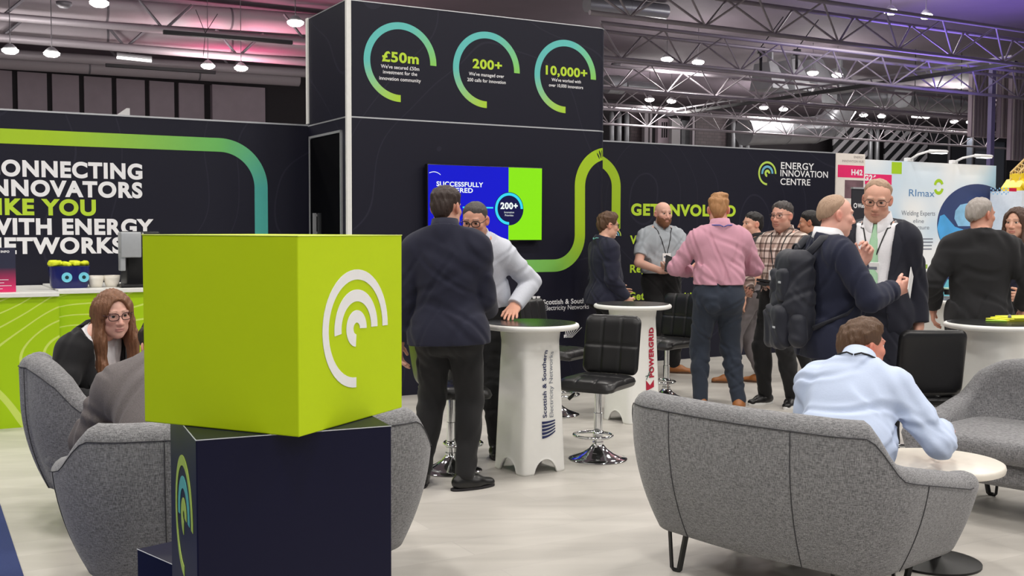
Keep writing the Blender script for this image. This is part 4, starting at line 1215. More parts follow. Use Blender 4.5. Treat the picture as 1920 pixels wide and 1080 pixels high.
# ------------------------------------------------------------------ seats and coffee table
sofaR_c, sofaR_rz = Vector((1.159, 4.502, 0)), math.radians(-47)
sofa(sofaR_c, sofaR_rz, 'grey two seat sofa in front, seen from behind, man in pale blue shirt on it', L=1.27, D=0.80, back=0.79, arm=0.53, splay=0.06)
sofa((-1.05, 4.31, 0), math.radians(21), 'grey sofa behind the stack of cubes, man in herringbone jacket on it', L=1.38, D=0.72, back=0.78, arm=0.56)
sofa((2.89, 5.47, 0), math.radians(133), 'grey buttoned sofa on the right with a raised back, nobody on it', L=1.56, D=0.80, back=0.62, arm=0.46, hump=(0.16, 0.16, 0.60), button=True, splay=0.05)
sofa((-2.04, 5.46, 0), math.radians(-62), 'grey tub armchair with the long haired woman, by the lime counter', L=0.84, D=0.74, back=0.80, arm=0.58, R=0.34, cat='armchair', name='armchair', hump=(0.06, 0, 0.3))
M_table = mat('cream_laminate', (232, 226, 214), 0.35)
pc = on_z(1756, 872, 0.44)
ct = empty('coffee_table', (pc.x, pc.y, 0), 0, 'low round cream coffee table between the two right sofas', 'coffee table')
MB().lathe([(0, 0.425), (0.27, 0.425), (0.282, 0.43), (0.286, 0.445), (0.282, 0.458), (0.274, 0.462), (0, 0.462)], 56, cap=False).build('table_top', M_table, ct, angle=50)
MB().lathe([(0, 0.0), (0.2, 0.0), (0.2, 0.01), (0.03, 0.03), (0.028, 0.41), (0.09, 0.425), (0, 0.425)], 36, cap=False).build('pedestal', M_leg, ct, angle=45)

# ------------------------------------------------------------------ neighbouring stands, right
M_rwhite = mat('glossy_white_panel', (232, 240, 250), 0.35)
M_pink = mat('hot_pink_print', (236, 40, 110), 0.5)
M_beige = mat('warm_white_board', (238, 230, 222), 0.5)
M_steel = mat('pale_blue_print_panel', (150, 200, 240), 0.5)
def flat_panel(name, l, r, t, ztop, zbot, m, th=0.03):
    a0, a1 = on_wall(l, ztop, t)[0], on_wall(r, ztop, t)[0]
    z1, z0 = on_wall((l + r) / 2, ztop, t)[1], on_wall((l + r) / 2, zbot, t)[1]
    o = hbox(MB(), a0, a1, t, t + th, z0, z1).build(name, m)
    return o, a0, a1, z0, z1
# stand number board H42 at the end of our back wall
t = TT + 0.12
a0, a1 = on_wall(1568.5, 300, t)[0], on_wall(1622, 300, t)[0]
z1 = on_wall(1595, 288, t)[1]
hb = hbox(MB(), a0, a1, t, t + 0.04, 0, z1).build('stand_number_board', M_beige)
tag(hb, 'tall white board with the pink H42 plate, at the end of the navy wall', 'sign')
def px_rect(mb, l, r, top, bot, t, lift=0.0005, sl=0.0, mi=0):
    A0, Z1 = on_wall(l, top, t); A1, Z1b = on_wall(r, top + sl, t); _, Z0 = on_wall(l, bot, t); _, Z0b = on_wall(r, bot + sl, t)
    z1_, z0_ = (Z1 + Z1b) / 2, (Z0 + Z0b) / 2
    return mb.prism([(A0, z0_), (A1, z0_), (A1, z1_), (A0, z1_)], lift, lift + 0.001, W(t), mi)
mb = px_rect(MB(), 1571, 1620, 309, 332, t, sl=2); mb.build('pink_plate', M_pink, hb)
mb = MB(); wall_line(mb, 'H42', 1596, 1617, (328, 328.5), 10.5, t, 0.04); mb.build('stand_number', M_wtext, hb)
mb = MB(); wall_line(mb, 'ENERGY', 1601, 1619, (297, 297), 4.5, t, 0.0); wall_line(mb, 'INNOVATION HUB', 1579, 1619, (304, 305), 4.5, t, 0.0); mb.build('stand_name', mat('grey_print', (150, 140, 138), .5), hb)
mb = px_rect(MB(), 1584, 1619, 338, 372, t); mb.build('portrait_print', mat('dusky_portrait_print', (120, 92, 100), .5, var=0.5, scale=9), hb)
# big white exhibition wall with a blue pipe print
t2_ = TT + 0.45
a0, a1 = on_wall(1600, 305, t2_)[0], on_wall(1868, 312, t2_)[0]
z1 = on_wall(1750, 305, t2_)[1]
M_sky = bpy.data.materials.new('soft_blue_white_print'); M_sky.use_nodes = True
_nt = M_sky.node_tree; _b = _nt.nodes['Principled BSDF']; _tc = _nt.nodes.new('ShaderNodeTexCoord'); _n = _nt.nodes.new('ShaderNodeTexNoise'); _n.inputs['Scale'].default_value = 0.9; _n.inputs['Detail'].default_value = 1
_nt.links.new(_tc.outputs['Object'], _n.inputs['Vector']); _r = _nt.nodes.new('ShaderNodeValToRGB'); _nt.links.new(_n.outputs['Fac'], _r.inputs[0])
_r.color_ramp.elements[0].position = 0.38; _r.color_ramp.elements[0].color = lin((176, 214, 242)); _r.color_ramp.elements[1].position = 0.6; _r.color_ramp.elements[1].color = lin((250, 252, 252))
_nt.links.new(_r.outputs[0], _b.inputs['Base Color'])
rw = hbox(MB(), a0, a1, t2_, t2_ + 0.06, 0, z1).build('exhibition_panel', M_sky)
tag(rw, 'tall white exhibition wall with a large blue pipe print and welding text', 'exhibition wall')
mb = px_rect(MB(), 1622, 1672, 326, 345, t2_, sl=2); mb.build('pink_plate', M_pink, rw)
mb = MB(); wall_line(mb, 'G26', 1619, 1643, (337.5, 339), 10.5, t2_, 0.05); mb.build('stand_number', M_wtext, rw)
mb = px_rect(MB(), 1622, 1660, 345, 356, t2_, sl=2); mb.build('landscape_print', mat('blue_grey_print', (116, 140, 170), .5, var=.4, scale=8), rw)
mb = px_rect(MB(), 1672, 1691, 304, 326, t2_, sl=0); mb.build('lime_mark', M_lime, rw)
mb = MB(); wall_line(mb, 'RImax', 1704, 1752, (368, 369), 14, t2_, 0.0); mb.build('name_lettering', mat('blue_lettering', (92, 140, 190), .5), rw)
mb = MB()
for (l, r_, b, c_, s_) in ((1690, 1753, 404, 9.5, 'Welding Experts'), (1712, 1732, 418, 8, 'eline'), (1714, 1742, 430, 8, 'ucture'), (1706, 1738, 534, 6, 'ng Partner')):
    wall_line(mb, s_, l, r_, (b, b), c_, t2_, -0.004)
for k, (l, r_, y) in enumerate(((1708, 1749, 447), (1708, 1749, 453), (1708, 1747, 459.5), (1708, 1747, 466), (1708, 1728, 472))):
    px_rect(mb, l, r_, y, y + 2.2, t2_)
mb.build('body_lettering', M_grey, rw)
mb = px_rect(MB(), 1711, 1739, 496, 504, t2_); mb.build('lime_button', mat('olive_lime_print', (156, 190, 70), .5), rw)
# swirl emblem above the name
a_, z_ = on_wall(1760, 349, t2_)
mb = MB(); o, i_ = arc_poly(a_, z_, 0.10, 0.055, math.radians(20), math.radians(170), 20); band(mb, o, i_, W(t2_), 0.001)
o, i_ = arc_poly(a_, z_ - 0.02, 0.10, 0.055, math.radians(200), math.radians(350), 20); band(mb, o, i_, W(t2_), 0.001)
mb.build('swirl_emblem', M_lime, rw)
# big pipe picture: navy ring with a blue inside and legs that spread below it
M_pnavy = mat('deep_blue_print', (52, 68, 116), 0.5, var=0.15, scale=4); M_pblue = mat('bright_blue_print', (84, 176, 240), 0.5, var=0.35, scale=3.5); M_pteal = mat('teal_print', (110, 196, 212), 0.5)
ac, zc_ = on_wall(1832, 420, t2_)
ra = ac - on_wall(1757, 420, t2_)[0]; rz2 = on_wall(1832, 345, t2_)[1] - zc_
aM = a1 - 0.004
def clip(a): return min(a, aM)
mb = MB().prism([(clip(ac + ra * math.cos(q)), zc_ + rz2 * math.sin(q)) for q in [2 * math.pi * k / 60 for k in range(60)]], 0.001, 0.003, W(t2_)); mb.build('pipe_print', M_pnavy, rw)
pts = [(1757, 425), (1764, 460), (1780, 492), (1772, 515), (1812, 440), (1800, 405), (1775, 405), (1763, 410)]
mb = MB().prism([(clip(on_wall(x, y, t2_)[0]), on_wall(x, y, t2_)[1]) for x, y in ((1757, 428), (1768, 470), (1779, 496), (1800, 452), (1810, 432), (1790, 425), (1770, 402), (1762, 405))], 0.003, 0.005, W(t2_)); mb.build('pipe_light_print', M_pblue, rw)
mb = MB().prism([(clip(on_wall(x, y, t2_)[0]), on_wall(x, y, t2_)[1]) for x, y in ((1791, 395), (1800, 384), (1818, 380), (1832, 392), (1834, 415), (1820, 424), (1796, 424), (1789, 410))], 0.003, 0.005, W(t2_)); mb.build('welder_print', mat('helmet_blue_print', (150, 205, 240), .5, var=.4, scale=7), rw)
mb = MB().prism([(on_wall(x, y, t2_)[0], on_wall(x, y, t2_)[1]) for x, y in ((1734, 555), (1769, 490), (1778, 500), (1782, 520), (1762, 555))], 0.002, 0.004, W(t2_)); mb.build('leg_print', M_pnavy, rw)
mb = MB().prism([(on_wall(x, y, t2_)[0], on_wall(x, y, t2_)[1]) for x, y in ((1760, 555), (1776, 524), (1790, 524), (1790, 555))], 0.004, 0.006, W(t2_)); mb.build('leg_print', M_pteal, rw)
# two arm lights on its top edge
M_lampw = mat('white_enamel', (238, 238, 240), 0.35)
M_led = mat('lit_led', (255, 255, 255), 0.4, emit=3.0)
for (bx, by, hx, hy, lab) in ((1707, 301, 1752, 280, 'left one of two white arm lights above the exhibition wall'), (1791, 307, 1838, 289, 'right one of two white arm lights above the exhibition wall')):
    a, z = on_wall(bx, by, t2_ - 0.0); ah, zh = on_wall(hx, hy, t2_ - 0.25)
    al = empty('arm_light', hall(a, t2_, z1), ALPHA, lab, 'lamp', 'white arm lights over the exhibition wall')
    e = (ah - a, -0.25, zh - z1)
    MB().rbox((0, 0.03, 0.026), (0.12, 0.07, 0.05), 0.01).build('clamp', M_lampw, al)
    MB().tube([(0, 0, 0.03), (e[0] * .3, e[1] * .3, 0.03 + e[2] * .38), (e[0] * 0.78, e[1] * 0.78, e[2] * 0.86)], 0.016, 8).build('arm', M_lampw, al, smooth=True)
    hd = MB()
    rg = []
    for q in range(9):
        f = q / 8; w = 0.075 * math.sqrt(max(0.02, 1 - (2 * f - 1) ** 4)); x = e[0] * 0.74 + 0.36 * f
        rg.append([(x, e[1] * 0.8 + w * math.cos(2 * math.pi * k / 14), e[2] * (0.84 + 0.16 * f) - 0.02 * f + 0.026 * math.sin(2 * math.pi * k / 14)) for k in range(14)])
    hd.loft(rg); hd.build('head', M_lampw, al, smooth=True)
    MB().box((e[0] * 0.74 + 0.2, e[1] * 0.8, e[2] * 0.92 - 0.034), (0.22, 0.09, 0.006)).build('led_panel', M_led, al)
# dark roll up banner behind the suits
t3_ = TT - 0.75
a0, z1 = on_wall(1598, 358, t3_); a1, z1b = on_wall(1662, 352, t3_)
bz = (z1 + z1b) / 2
ba = hbox(MB(), a0, a1, t3_, t3_ + 0.015, 0.0, bz).build('roll_up_banner', mat('charcoal_banner', (38, 38, 46), .6)); tag(ba, 'charcoal roll up banner with a white name, behind the two men in suits', 'banner')
hbox(MB(), a0, a1, t3_ - 0.012, t3_ + 0.027, bz, bz + 0.02).build('top_rail', M_alu, ba)
hbox(MB(), a0 - 0.02, a1 + 0.02, t3_ - 0.1, t3_ + 0.1, 0.0, 0.07).build('cassette', M_alu, ba)
mb = MB(); wall_line(mb, 'WaterDirect', 1608, 1641, (389, 390), 8, t3_, 0.03); a, z = on_wall(1603.5, 385.5, t3_); o, i_ = arc_poly(a, z, .03, .018, 0, 6.2, 20); band(mb, o, i_, W(t3_), 0.002); mb.build('banner_lettering', M_wtext, ba)
# far white counter in front of that wall
kq = 221.0; pq = at_d(1776, 560, FPX / kq)
t4 = tall_table((pq.x, pq.y), 0.5, 'plain white counter table in front of the exhibition wall', name='bar_table')
pq2 = on_z(1744, 558, TZ)
mk = MB().rbox((0, 0, 0.006), (0.13, 0.03, 0.012), 0.005).build('marker', M_gpen, None, loc=(pq2.x + .02, pq2.y, TZ + 0.0031), rz=-0.4); tag(mk, 'lime marker on the far white counter', 'pen')
pq2 = on_z(1777, 553, TZ); po = empty('charging_puck', (pq2.x, pq2.y, TZ + 0.0031), 0, 'small dark pot with a pale green lid on the far white counter', 'pot')
MB().lathe([(0, 0), (0.03, 0), (0.033, 0.03), (0.033, 0.05), (0, 0.05)], 24, cap=False).build('body', M_black, po, angle=40); MB().lathe([(0, 0.05), (0.042, 0.05), (0.042, 0.062), (0, 0.062)], 24, cap=False).build('lid', mat('pale_green_plastic', (190, 216, 190), .4), po, angle=40)
# pale display at the right edge with a yellow brick-built crane on it
t5 = TT - 0.2
a0 = on_wall(1857, 355, t5 + 0.5)[0]; z1 = on_wall(1880, 356, t5)[1]
dp = hbox(MB(), a0, a0 + 1.6, t5, t5 + 0.5, 0, z1).build('display_cabinet', M_rwhite); tag(dp, 'pale display cabinet at the right edge under the yellow crane model', 'cabinet')
mb = MB()
for k in range(9):
    px_rect(mb, 1857 + 4 * k, 1859.5 + 4 * k, 352 + (k % 2) * 3, 355 + (k % 2) * 3, t5); px_rect(mb, 1857 + 4 * k, 1859.5 + 4 * k, 359 + (k % 2) * 3, 362 + (k % 2) * 3, t5)
for k in range(8): px_rect(mb, 1893 + 4 * k, 1895 + 4 * k, 406, 470, t5)
mb.build('mesh_print', M_steel, dp)
mb = MB(); px_rect(mb, 1892, 1906, 352.5, 359, t5); mb.build('red_print', mat('red_print', (214, 30, 70), .5), dp)
mb = MB(); wall_line(mb, 'ax', 1905, 1920, (392, 394), 9, t5, 0.0); mb.build('name_lettering', M_grey, dp)
M_yb = mat('yellow_bricks', (238, 206, 40), 0.35); M_tan = mat('tan_bricks', (214, 184, 120), 0.4)
cr = empty('crane_model', hall(a0 + 0.02, t5 + 0.25, z1 + 0.001), ALPHA, 'yellow and tan crane model standing on the pale display cabinet', 'model')
MB().prism([(0.06, 0.0), (0.60, 0.0), (0.60, 0.13), (0.46, 0.17), (0.18, 0.17), (0.06, 0.05)], -0.16, 0.14, lambda x, y, z: (x, z, y)).build('chassis', M_yb, cr)
for k in range(4): MB().cyl((0.14 + 0.125 * k, -0.165, 0.08), (0.14 + 0.125 * k, -0.21, 0.08), 0.052, n=24).build('wheel', M_yb, cr, angle=40)
for k in range(4): MB().cyl((0.14 + 0.125 * k, -0.211, 0.08), (0.14 + 0.125 * k, -0.214, 0.08), 0.02, n=16).build('wheel_hub', M_black, cr)
mb = MB(); d_ = Vector((0.62, 0, 0.42))
for oy in (-0.07, 0.07):
    for oz in (-0.06, 0.06):
        mb.tube([Vector((0.16, oy, 0.2 + oz)), Vector((0.16, oy, 0.2 + oz)) + d_], 0.012, 6)
for k in range(9):
    f0, f1 = k / 9, (k + 1) / 9
    for oy in (-0.07, 0.07): mb.tube([Vector((0.16, oy, 0.14)) + d_ * f0, Vector((0.16, oy, 0.26)) + d_ * f1], 0.008, 5); mb.tube([Vector((0.16, oy, 0.26)) + d_ * f0, Vector((0.16, oy, 0.14)) + d_ * f1], 0.008, 5)
    mb.tube([Vector((0.16, -0.07, 0.26)) + d_ * f0, Vector((0.16, 0.07, 0.26)) + d_ * f1], 0.008, 5)
mb.build('lattice_boom', M_tan, cr)
MB().rbox((0.26, 0, 0.20), (0.16, 0.2, 0.1), 0.01).build('cab', M_yb, cr)
# ------------------------------------------------------------------ figures: blended solids turned into one skin
class Field:
    def __init__(s, ax):
        s.ax = [np.asarray(a, np.float32) for a in ax]
        s.D = np.full([len(a) for a in s.ax], 0.5, np.float32)
    @staticmethod
    def uniform(lo, hi, h):
        return Field([np.arange(lo[i], hi[i] + h, h) for i in range(3)])
    def win(s, lo, hi):
        sl = []
        for i in range(3):
            a, b = np.searchsorted(s.ax[i], lo[i]), np.searchsorted(s.ax[i], hi[i])
            sl.append(slice(max(0, a - 1), min(len(s.ax[i]), b + 1)))
        X = s.ax[0][sl[0]][:, None, None]; Y = s.ax[1][sl[1]][None, :, None]; Z = s.ax[2][sl[2]][None, None, :]
        return tuple(sl), X, Y, Z
    def _join(s, sl, d, k, mode):
        D = s.D[sl]
        if D.size == 0: return
        if mode == 'u':
            if k <= 0: s.D[sl] = np.minimum(D, d)
            else:
                h = np.clip(0.5 + 0.5 * (D - d) / k, 0, 1); s.D[sl] = D * (1 - h) + d * h - k * h * (1 - h)
        else:
            d = -d
            if k <= 0: s.D[sl] = np.maximum(D, d)
            else:
                h = np.clip(0.5 - 0.5 * (D - d) / k, 0, 1); s.D[sl] = D * (1 - h) + d * h + k * h * (1 - h)
    def cap(s, a, b, r1, r2=None, k=0.03, fl=None, mode='u', pad=0.0):
        """tapered rod; fl = (rotation, scale) flattens its section"""
        a, b = np.array(a, float), np.array(b, float); r2 = r1 if r2 is None else r2
        R = max(r1, r2) + k + pad + 0.04
        sl, X, Y, Z = s.win(np.minimum(a, b) - R, np.maximum(a, b) + R)
        px, py, pz = X - a[0], Y - a[1], Z - a[2]; ba = b - a; m = 1.0
        if fl is not None:
            Rm, sc = np.array(fl[0]), np.array(fl[1])
            q = [(Rm[0, i] * px + Rm[1, i] * py + Rm[2, i] * pz) / sc[i] for i in range(3)]
            px, py, pz = q; ba = (Rm.T @ ba) / sc; m = float(min(sc))
        l2 = float(ba @ ba) + 1e-12
        t = np.clip((px * ba[0] + py * ba[1] + pz * ba[2]) / l2, 0, 1)
        d = np.sqrt((px - ba[0] * t) ** 2 + (py - ba[1] * t) ** 2 + (pz - ba[2] * t) ** 2) - (r1 + (r2 - r1) * t)
        s._join(sl, (d * m).astype(np.float32), k, mode)
    def ell(s, c, r, Rm=None, k=0.03, mode='u', pad=0.0):
        c, r = np.array(c, float), np.array(r, float); R = max(r) + k + pad + 0.04
        sl, X, Y, Z = s.win(c - R, c + R)
        px, py, pz = X - c[0], Y - c[1], Z - c[2]
        if Rm is not None:
            Rm = np.array(Rm)
            px, py, pz = [(Rm[0, i] * px + Rm[1, i] * py + Rm[2, i] * pz) for i in range(3)]
        k0 = np.sqrt((px / r[0]) ** 2 + (py / r[1]) ** 2 + (pz / r[2]) ** 2)
        k1 = np.sqrt((px / r[0] ** 2) ** 2 + (py / r[1] ** 2) ** 2 + (pz / r[2] ** 2) ** 2) + 1e-9
        s._join(sl, (k0 * (k0 - 1) / k1).astype(np.float32), k, mode)
    def grid(s):
        return s.ax[0][:, None, None], s.ax[1][None, :, None], s.ax[2][None, None, :]
    def plane(s, p, n, near=None):
        """cut away what lies beyond the plane; near = (centre, radius) keeps the cut local"""
        n = np.array(n, float); n = n / np.linalg.norm(n); p = np.array(p, float)
        if near is None: sl, X, Y, Z = (slice(None),) * 3, *s.grid()
        else: sl, X, Y, Z = s.win(np.array(near[0]) - near[1], np.array(near[0]) + near[1])
        d = (X - p[0]) * n[0] + (Y - p[1]) * n[1] + (Z - p[2]) * n[2]
        if near is not None:
            q = np.sqrt((X - near[0][0]) ** 2 + (Y - near[0][1]) ** 2 + (Z - near[0][2]) ** 2)
            d = np.where(q < near[1], d, -1.0)
        s.D[sl] = np.maximum(s.D[sl], d.astype(np.float32))
    def at(s, p):
        i = [min(max(int(np.searchsorted(s.ax[j], p[j])), 0), len(s.ax[j]) - 1) for j in range(3)]
        return s.D[i[0], i[1], i[2]]
    def hit(s, p, d, L=0.5, step=0.004):
        """first point of the solid met from p along d"""
        p = np.array(p, float); d = np.array(d, float); d /= np.linalg.norm(d)
        for i in range(int(L / step)):
            q = p + d * step * i
            if s.at(q) < 0: return q
        return p + d * L * 0.5
    def mesh(s):
        D = s.D; S = D < 0
        c = np.zeros([n - 1 for n in D.shape], np.int8)
        offs = [(i, j, k) for i in (0, 1) for j in (0, 1) for k in (0, 1)]
        def sub(A, o): return A[o[0]:A.shape[0] - 1 + o[0], o[1]:A.shape[1] - 1 + o[1], o[2]:A.shape[2] - 1 + o[2]]
        for o in offs: c += sub(S, o)
        act = np.argwhere((c > 0) & (c < 8))
        idx = np.full(c.shape, -1, np.int32); idx[act[:, 0], act[:, 1], act[:, 2]] = np.arange(len(act))
        V = np.stack([D[act[:, 0] + o[0], act[:, 1] + o[1], act[:, 2] + o[2]] for o in offs], 1)
        pos = np.zeros((len(act), 3)); cnt = np.zeros(len(act))
        O = np.array(offs, float)
        for a in range(8):
            for b in range(a + 1, 8):
                if abs(O[a] - O[b]).sum() == 1:
                    m = (V[:, a] < 0) != (V[:, b] < 0)
                    t = V[m, a] / (V[m, a] - V[m, b])
                    pos[m] += O[a] + t[:, None] * (O[b] - O[a]); cnt[m] += 1
        pos /= cnt[:, None]
        P = np.zeros_like(pos)
        for i in range(3):
            a = s.ax[i]; P[:, i] = a[act[:, i]] + pos[:, i] * (a[act[:, i] + 1] - a[act[:, i]])
        F = []
        for ax in range(3):
            u, v = (ax + 1) % 3, (ax + 2) % 3
            n = D.shape
            A = S.take(range(0, n[ax] - 1), ax); B = S.take(range(1, n[ax]), ax)
            e = np.argwhere(A != B)
            e = e[(e[:, u] > 0) & (e[:, v] > 0) & (e[:, u] < n[u] - 1) & (e[:, v] < n[v] - 1)]
            def cell(du, dv):
                q = e.copy(); q[:, u] -= du; q[:, v] -= dv
                return idx[q[:, 0], q[:, 1], q[:, 2]]
            f = np.stack([cell(1, 1), cell(0, 1), cell(0, 0), cell(1, 0)], 1)
            ins = S[e[:, 0], e[:, 1], e[:, 2]]
            f[~ins] = f[~ins][:, ::-1]
            F.append(f)
        F = np.concatenate(F); F = F[(F >= 0).all(1)]
        return P, F

def np_mesh(name, P, F, m, parent=None, cols=None):
    me = bpy.data.meshes.new(name)
    me.vertices.add(len(P)); me.vertices.foreach_set('co', np.asarray(P, np.float32).ravel())
    me.loops.add(F.size); me.loops.foreach_set('vertex_index', F.astype(np.int32).ravel())
    me.polygons.add(len(F)); me.polygons.foreach_set('loop_start', np.arange(0, F.size, 4, dtype=np.int32))
    me.polygons.foreach_set('use_smooth', np.ones(len(F), bool))
    me.update(calc_edges=True); me.validate()
    me.materials.append(m)
    if cols is not None: set_col(me, cols)
    o = bpy.data.objects.new(name, me); col.objects.link(o)
    if parent is not None: o.parent = parent
    return o

def axis(lo, hi, fine, hf, hc):
    out = [lo]; x = lo
    while x < hi:
        x += hf if any(a <= x <= b for a, b in fine) else hc
        out.append(x)
    return np.array(out)
def Rz(a): return np.array([[math.cos(a), -math.sin(a), 0], [math.sin(a), math.cos(a), 0], [0, 0, 1]])
def Rx(a): return np.array([[1, 0, 0], [0, math.cos(a), -math.sin(a)], [0, math.sin(a), math.cos(a)]])
def Ry(a): return np.array([[math.cos(a), 0, math.sin(a)], [0, 1, 0], [-math.sin(a), 0, math.cos(a)]])
def unit(v):
    v = np.array(v, float); return v / (np.linalg.norm(v) + 1e-9)
def ik(S, T, l1, l2, pole):
    S, T = np.array(S, float), np.array(T, float); d = T - S; L = np.linalg.norm(d)
    if L > (l1 + l2) * 0.995: T = S + d / L * (l1 + l2) * 0.995; d = T - S; L = np.linalg.norm(d)
    a = (l1 * l1 - l2 * l2 + L * L) / (2 * L); h = math.sqrt(max(0, l1 * l1 - a * a))
    n = d / L; p = np.array(pole, float); p = p - n * (p @ n); p = unit(p)
    return S + n * a + p * h, T
def folds(X, Y, Z, seed, amp, f=1.0, vz=1.0):
    """thin creases that come and go, plus a faint unevenness"""
    r = random.Random(seed); out = 0
    for i in range(7):
        d = unit((r.uniform(-1, 1), r.uniform(-1, 1), r.uniform(-0.9, 0.9) * vz)); w = unit((r.uniform(-1, 1), r.uniform(-1, 1), r.uniform(-1, 1))); u = unit((r.uniform(-1, 1), r.uniform(-1, 1), r.uniform(-1, 1)))
        k = f * r.uniform(16, 40); q = r.uniform(6, 13); a1, a2, a3 = r.uniform(0, 6), r.uniform(0, 6), r.uniform(0, 6)
        ph = (X * d[0] + Y * d[1] + Z * d[2]) * k + a1 + 1.9 * np.sin((X * w[0] + Y * w[1] + Z * w[2]) * q + a2)
        s_ = np.abs(np.sin(ph / 2)); wid = 0.26
        fade = np.clip(0.25 + np.sin((X * u[0] + Y * u[1] + Z * u[2]) * 11 + a3), 0, 1)
        out = out + (np.exp(-(s_ / wid) ** 2) - 0.45 * np.exp(-((s_ - 0.42) / 0.2) ** 2)) * fade
    return out * amp * 0.75

SKIN = mat('skin', (220, 170, 145), 0.5, attr=True, var=0.04, scale=60)
MATS['skin'].node_tree.nodes['Principled BSDF'].inputs['Subsurface Weight'].default_value = 0.06
MATS['skin'].node_tree.nodes['Principled BSDF'].inputs['Subsurface Radius'].default_value = (0.02, 0.008, 0.004)
M_eyew = mat('eye_white', (232, 226, 220), 0.25); M_iris = mat('eye_iris', (52, 44, 40), 0.2)
M_frame = mat('black_spectacle_frame', (18, 17, 18), 0.3); M_lens = None
def hair_mat(name, rgb, var=0.3):
    m = mat(name, rgb, 0.55, var=var, scale=1.0, bump=0.6)
    nt = m.node_tree; nz = [n for n in nt.nodes if n.type == 'TEX_NOISE'][0]; tc = [n for n in nt.nodes if n.type == 'TEX_COORD'][0]
    mp = nt.nodes.new('ShaderNodeMapping'); mp.inputs['Scale'].default_value = (170, 120, 26)
    nt.links.new(tc.outputs['Object'], mp.inputs[0]); nt.links.new(mp.outputs[0], nz.inputs['Vector'])
    return m
def cloth(name, rgb, rough=0.9, var=0.08, scale=120, bump=0.15, sheen=0.15):
    return mat(name, rgb, rough, var=var, scale=scale, bump=bump * 0.35, sheen=sheen * 0.5)

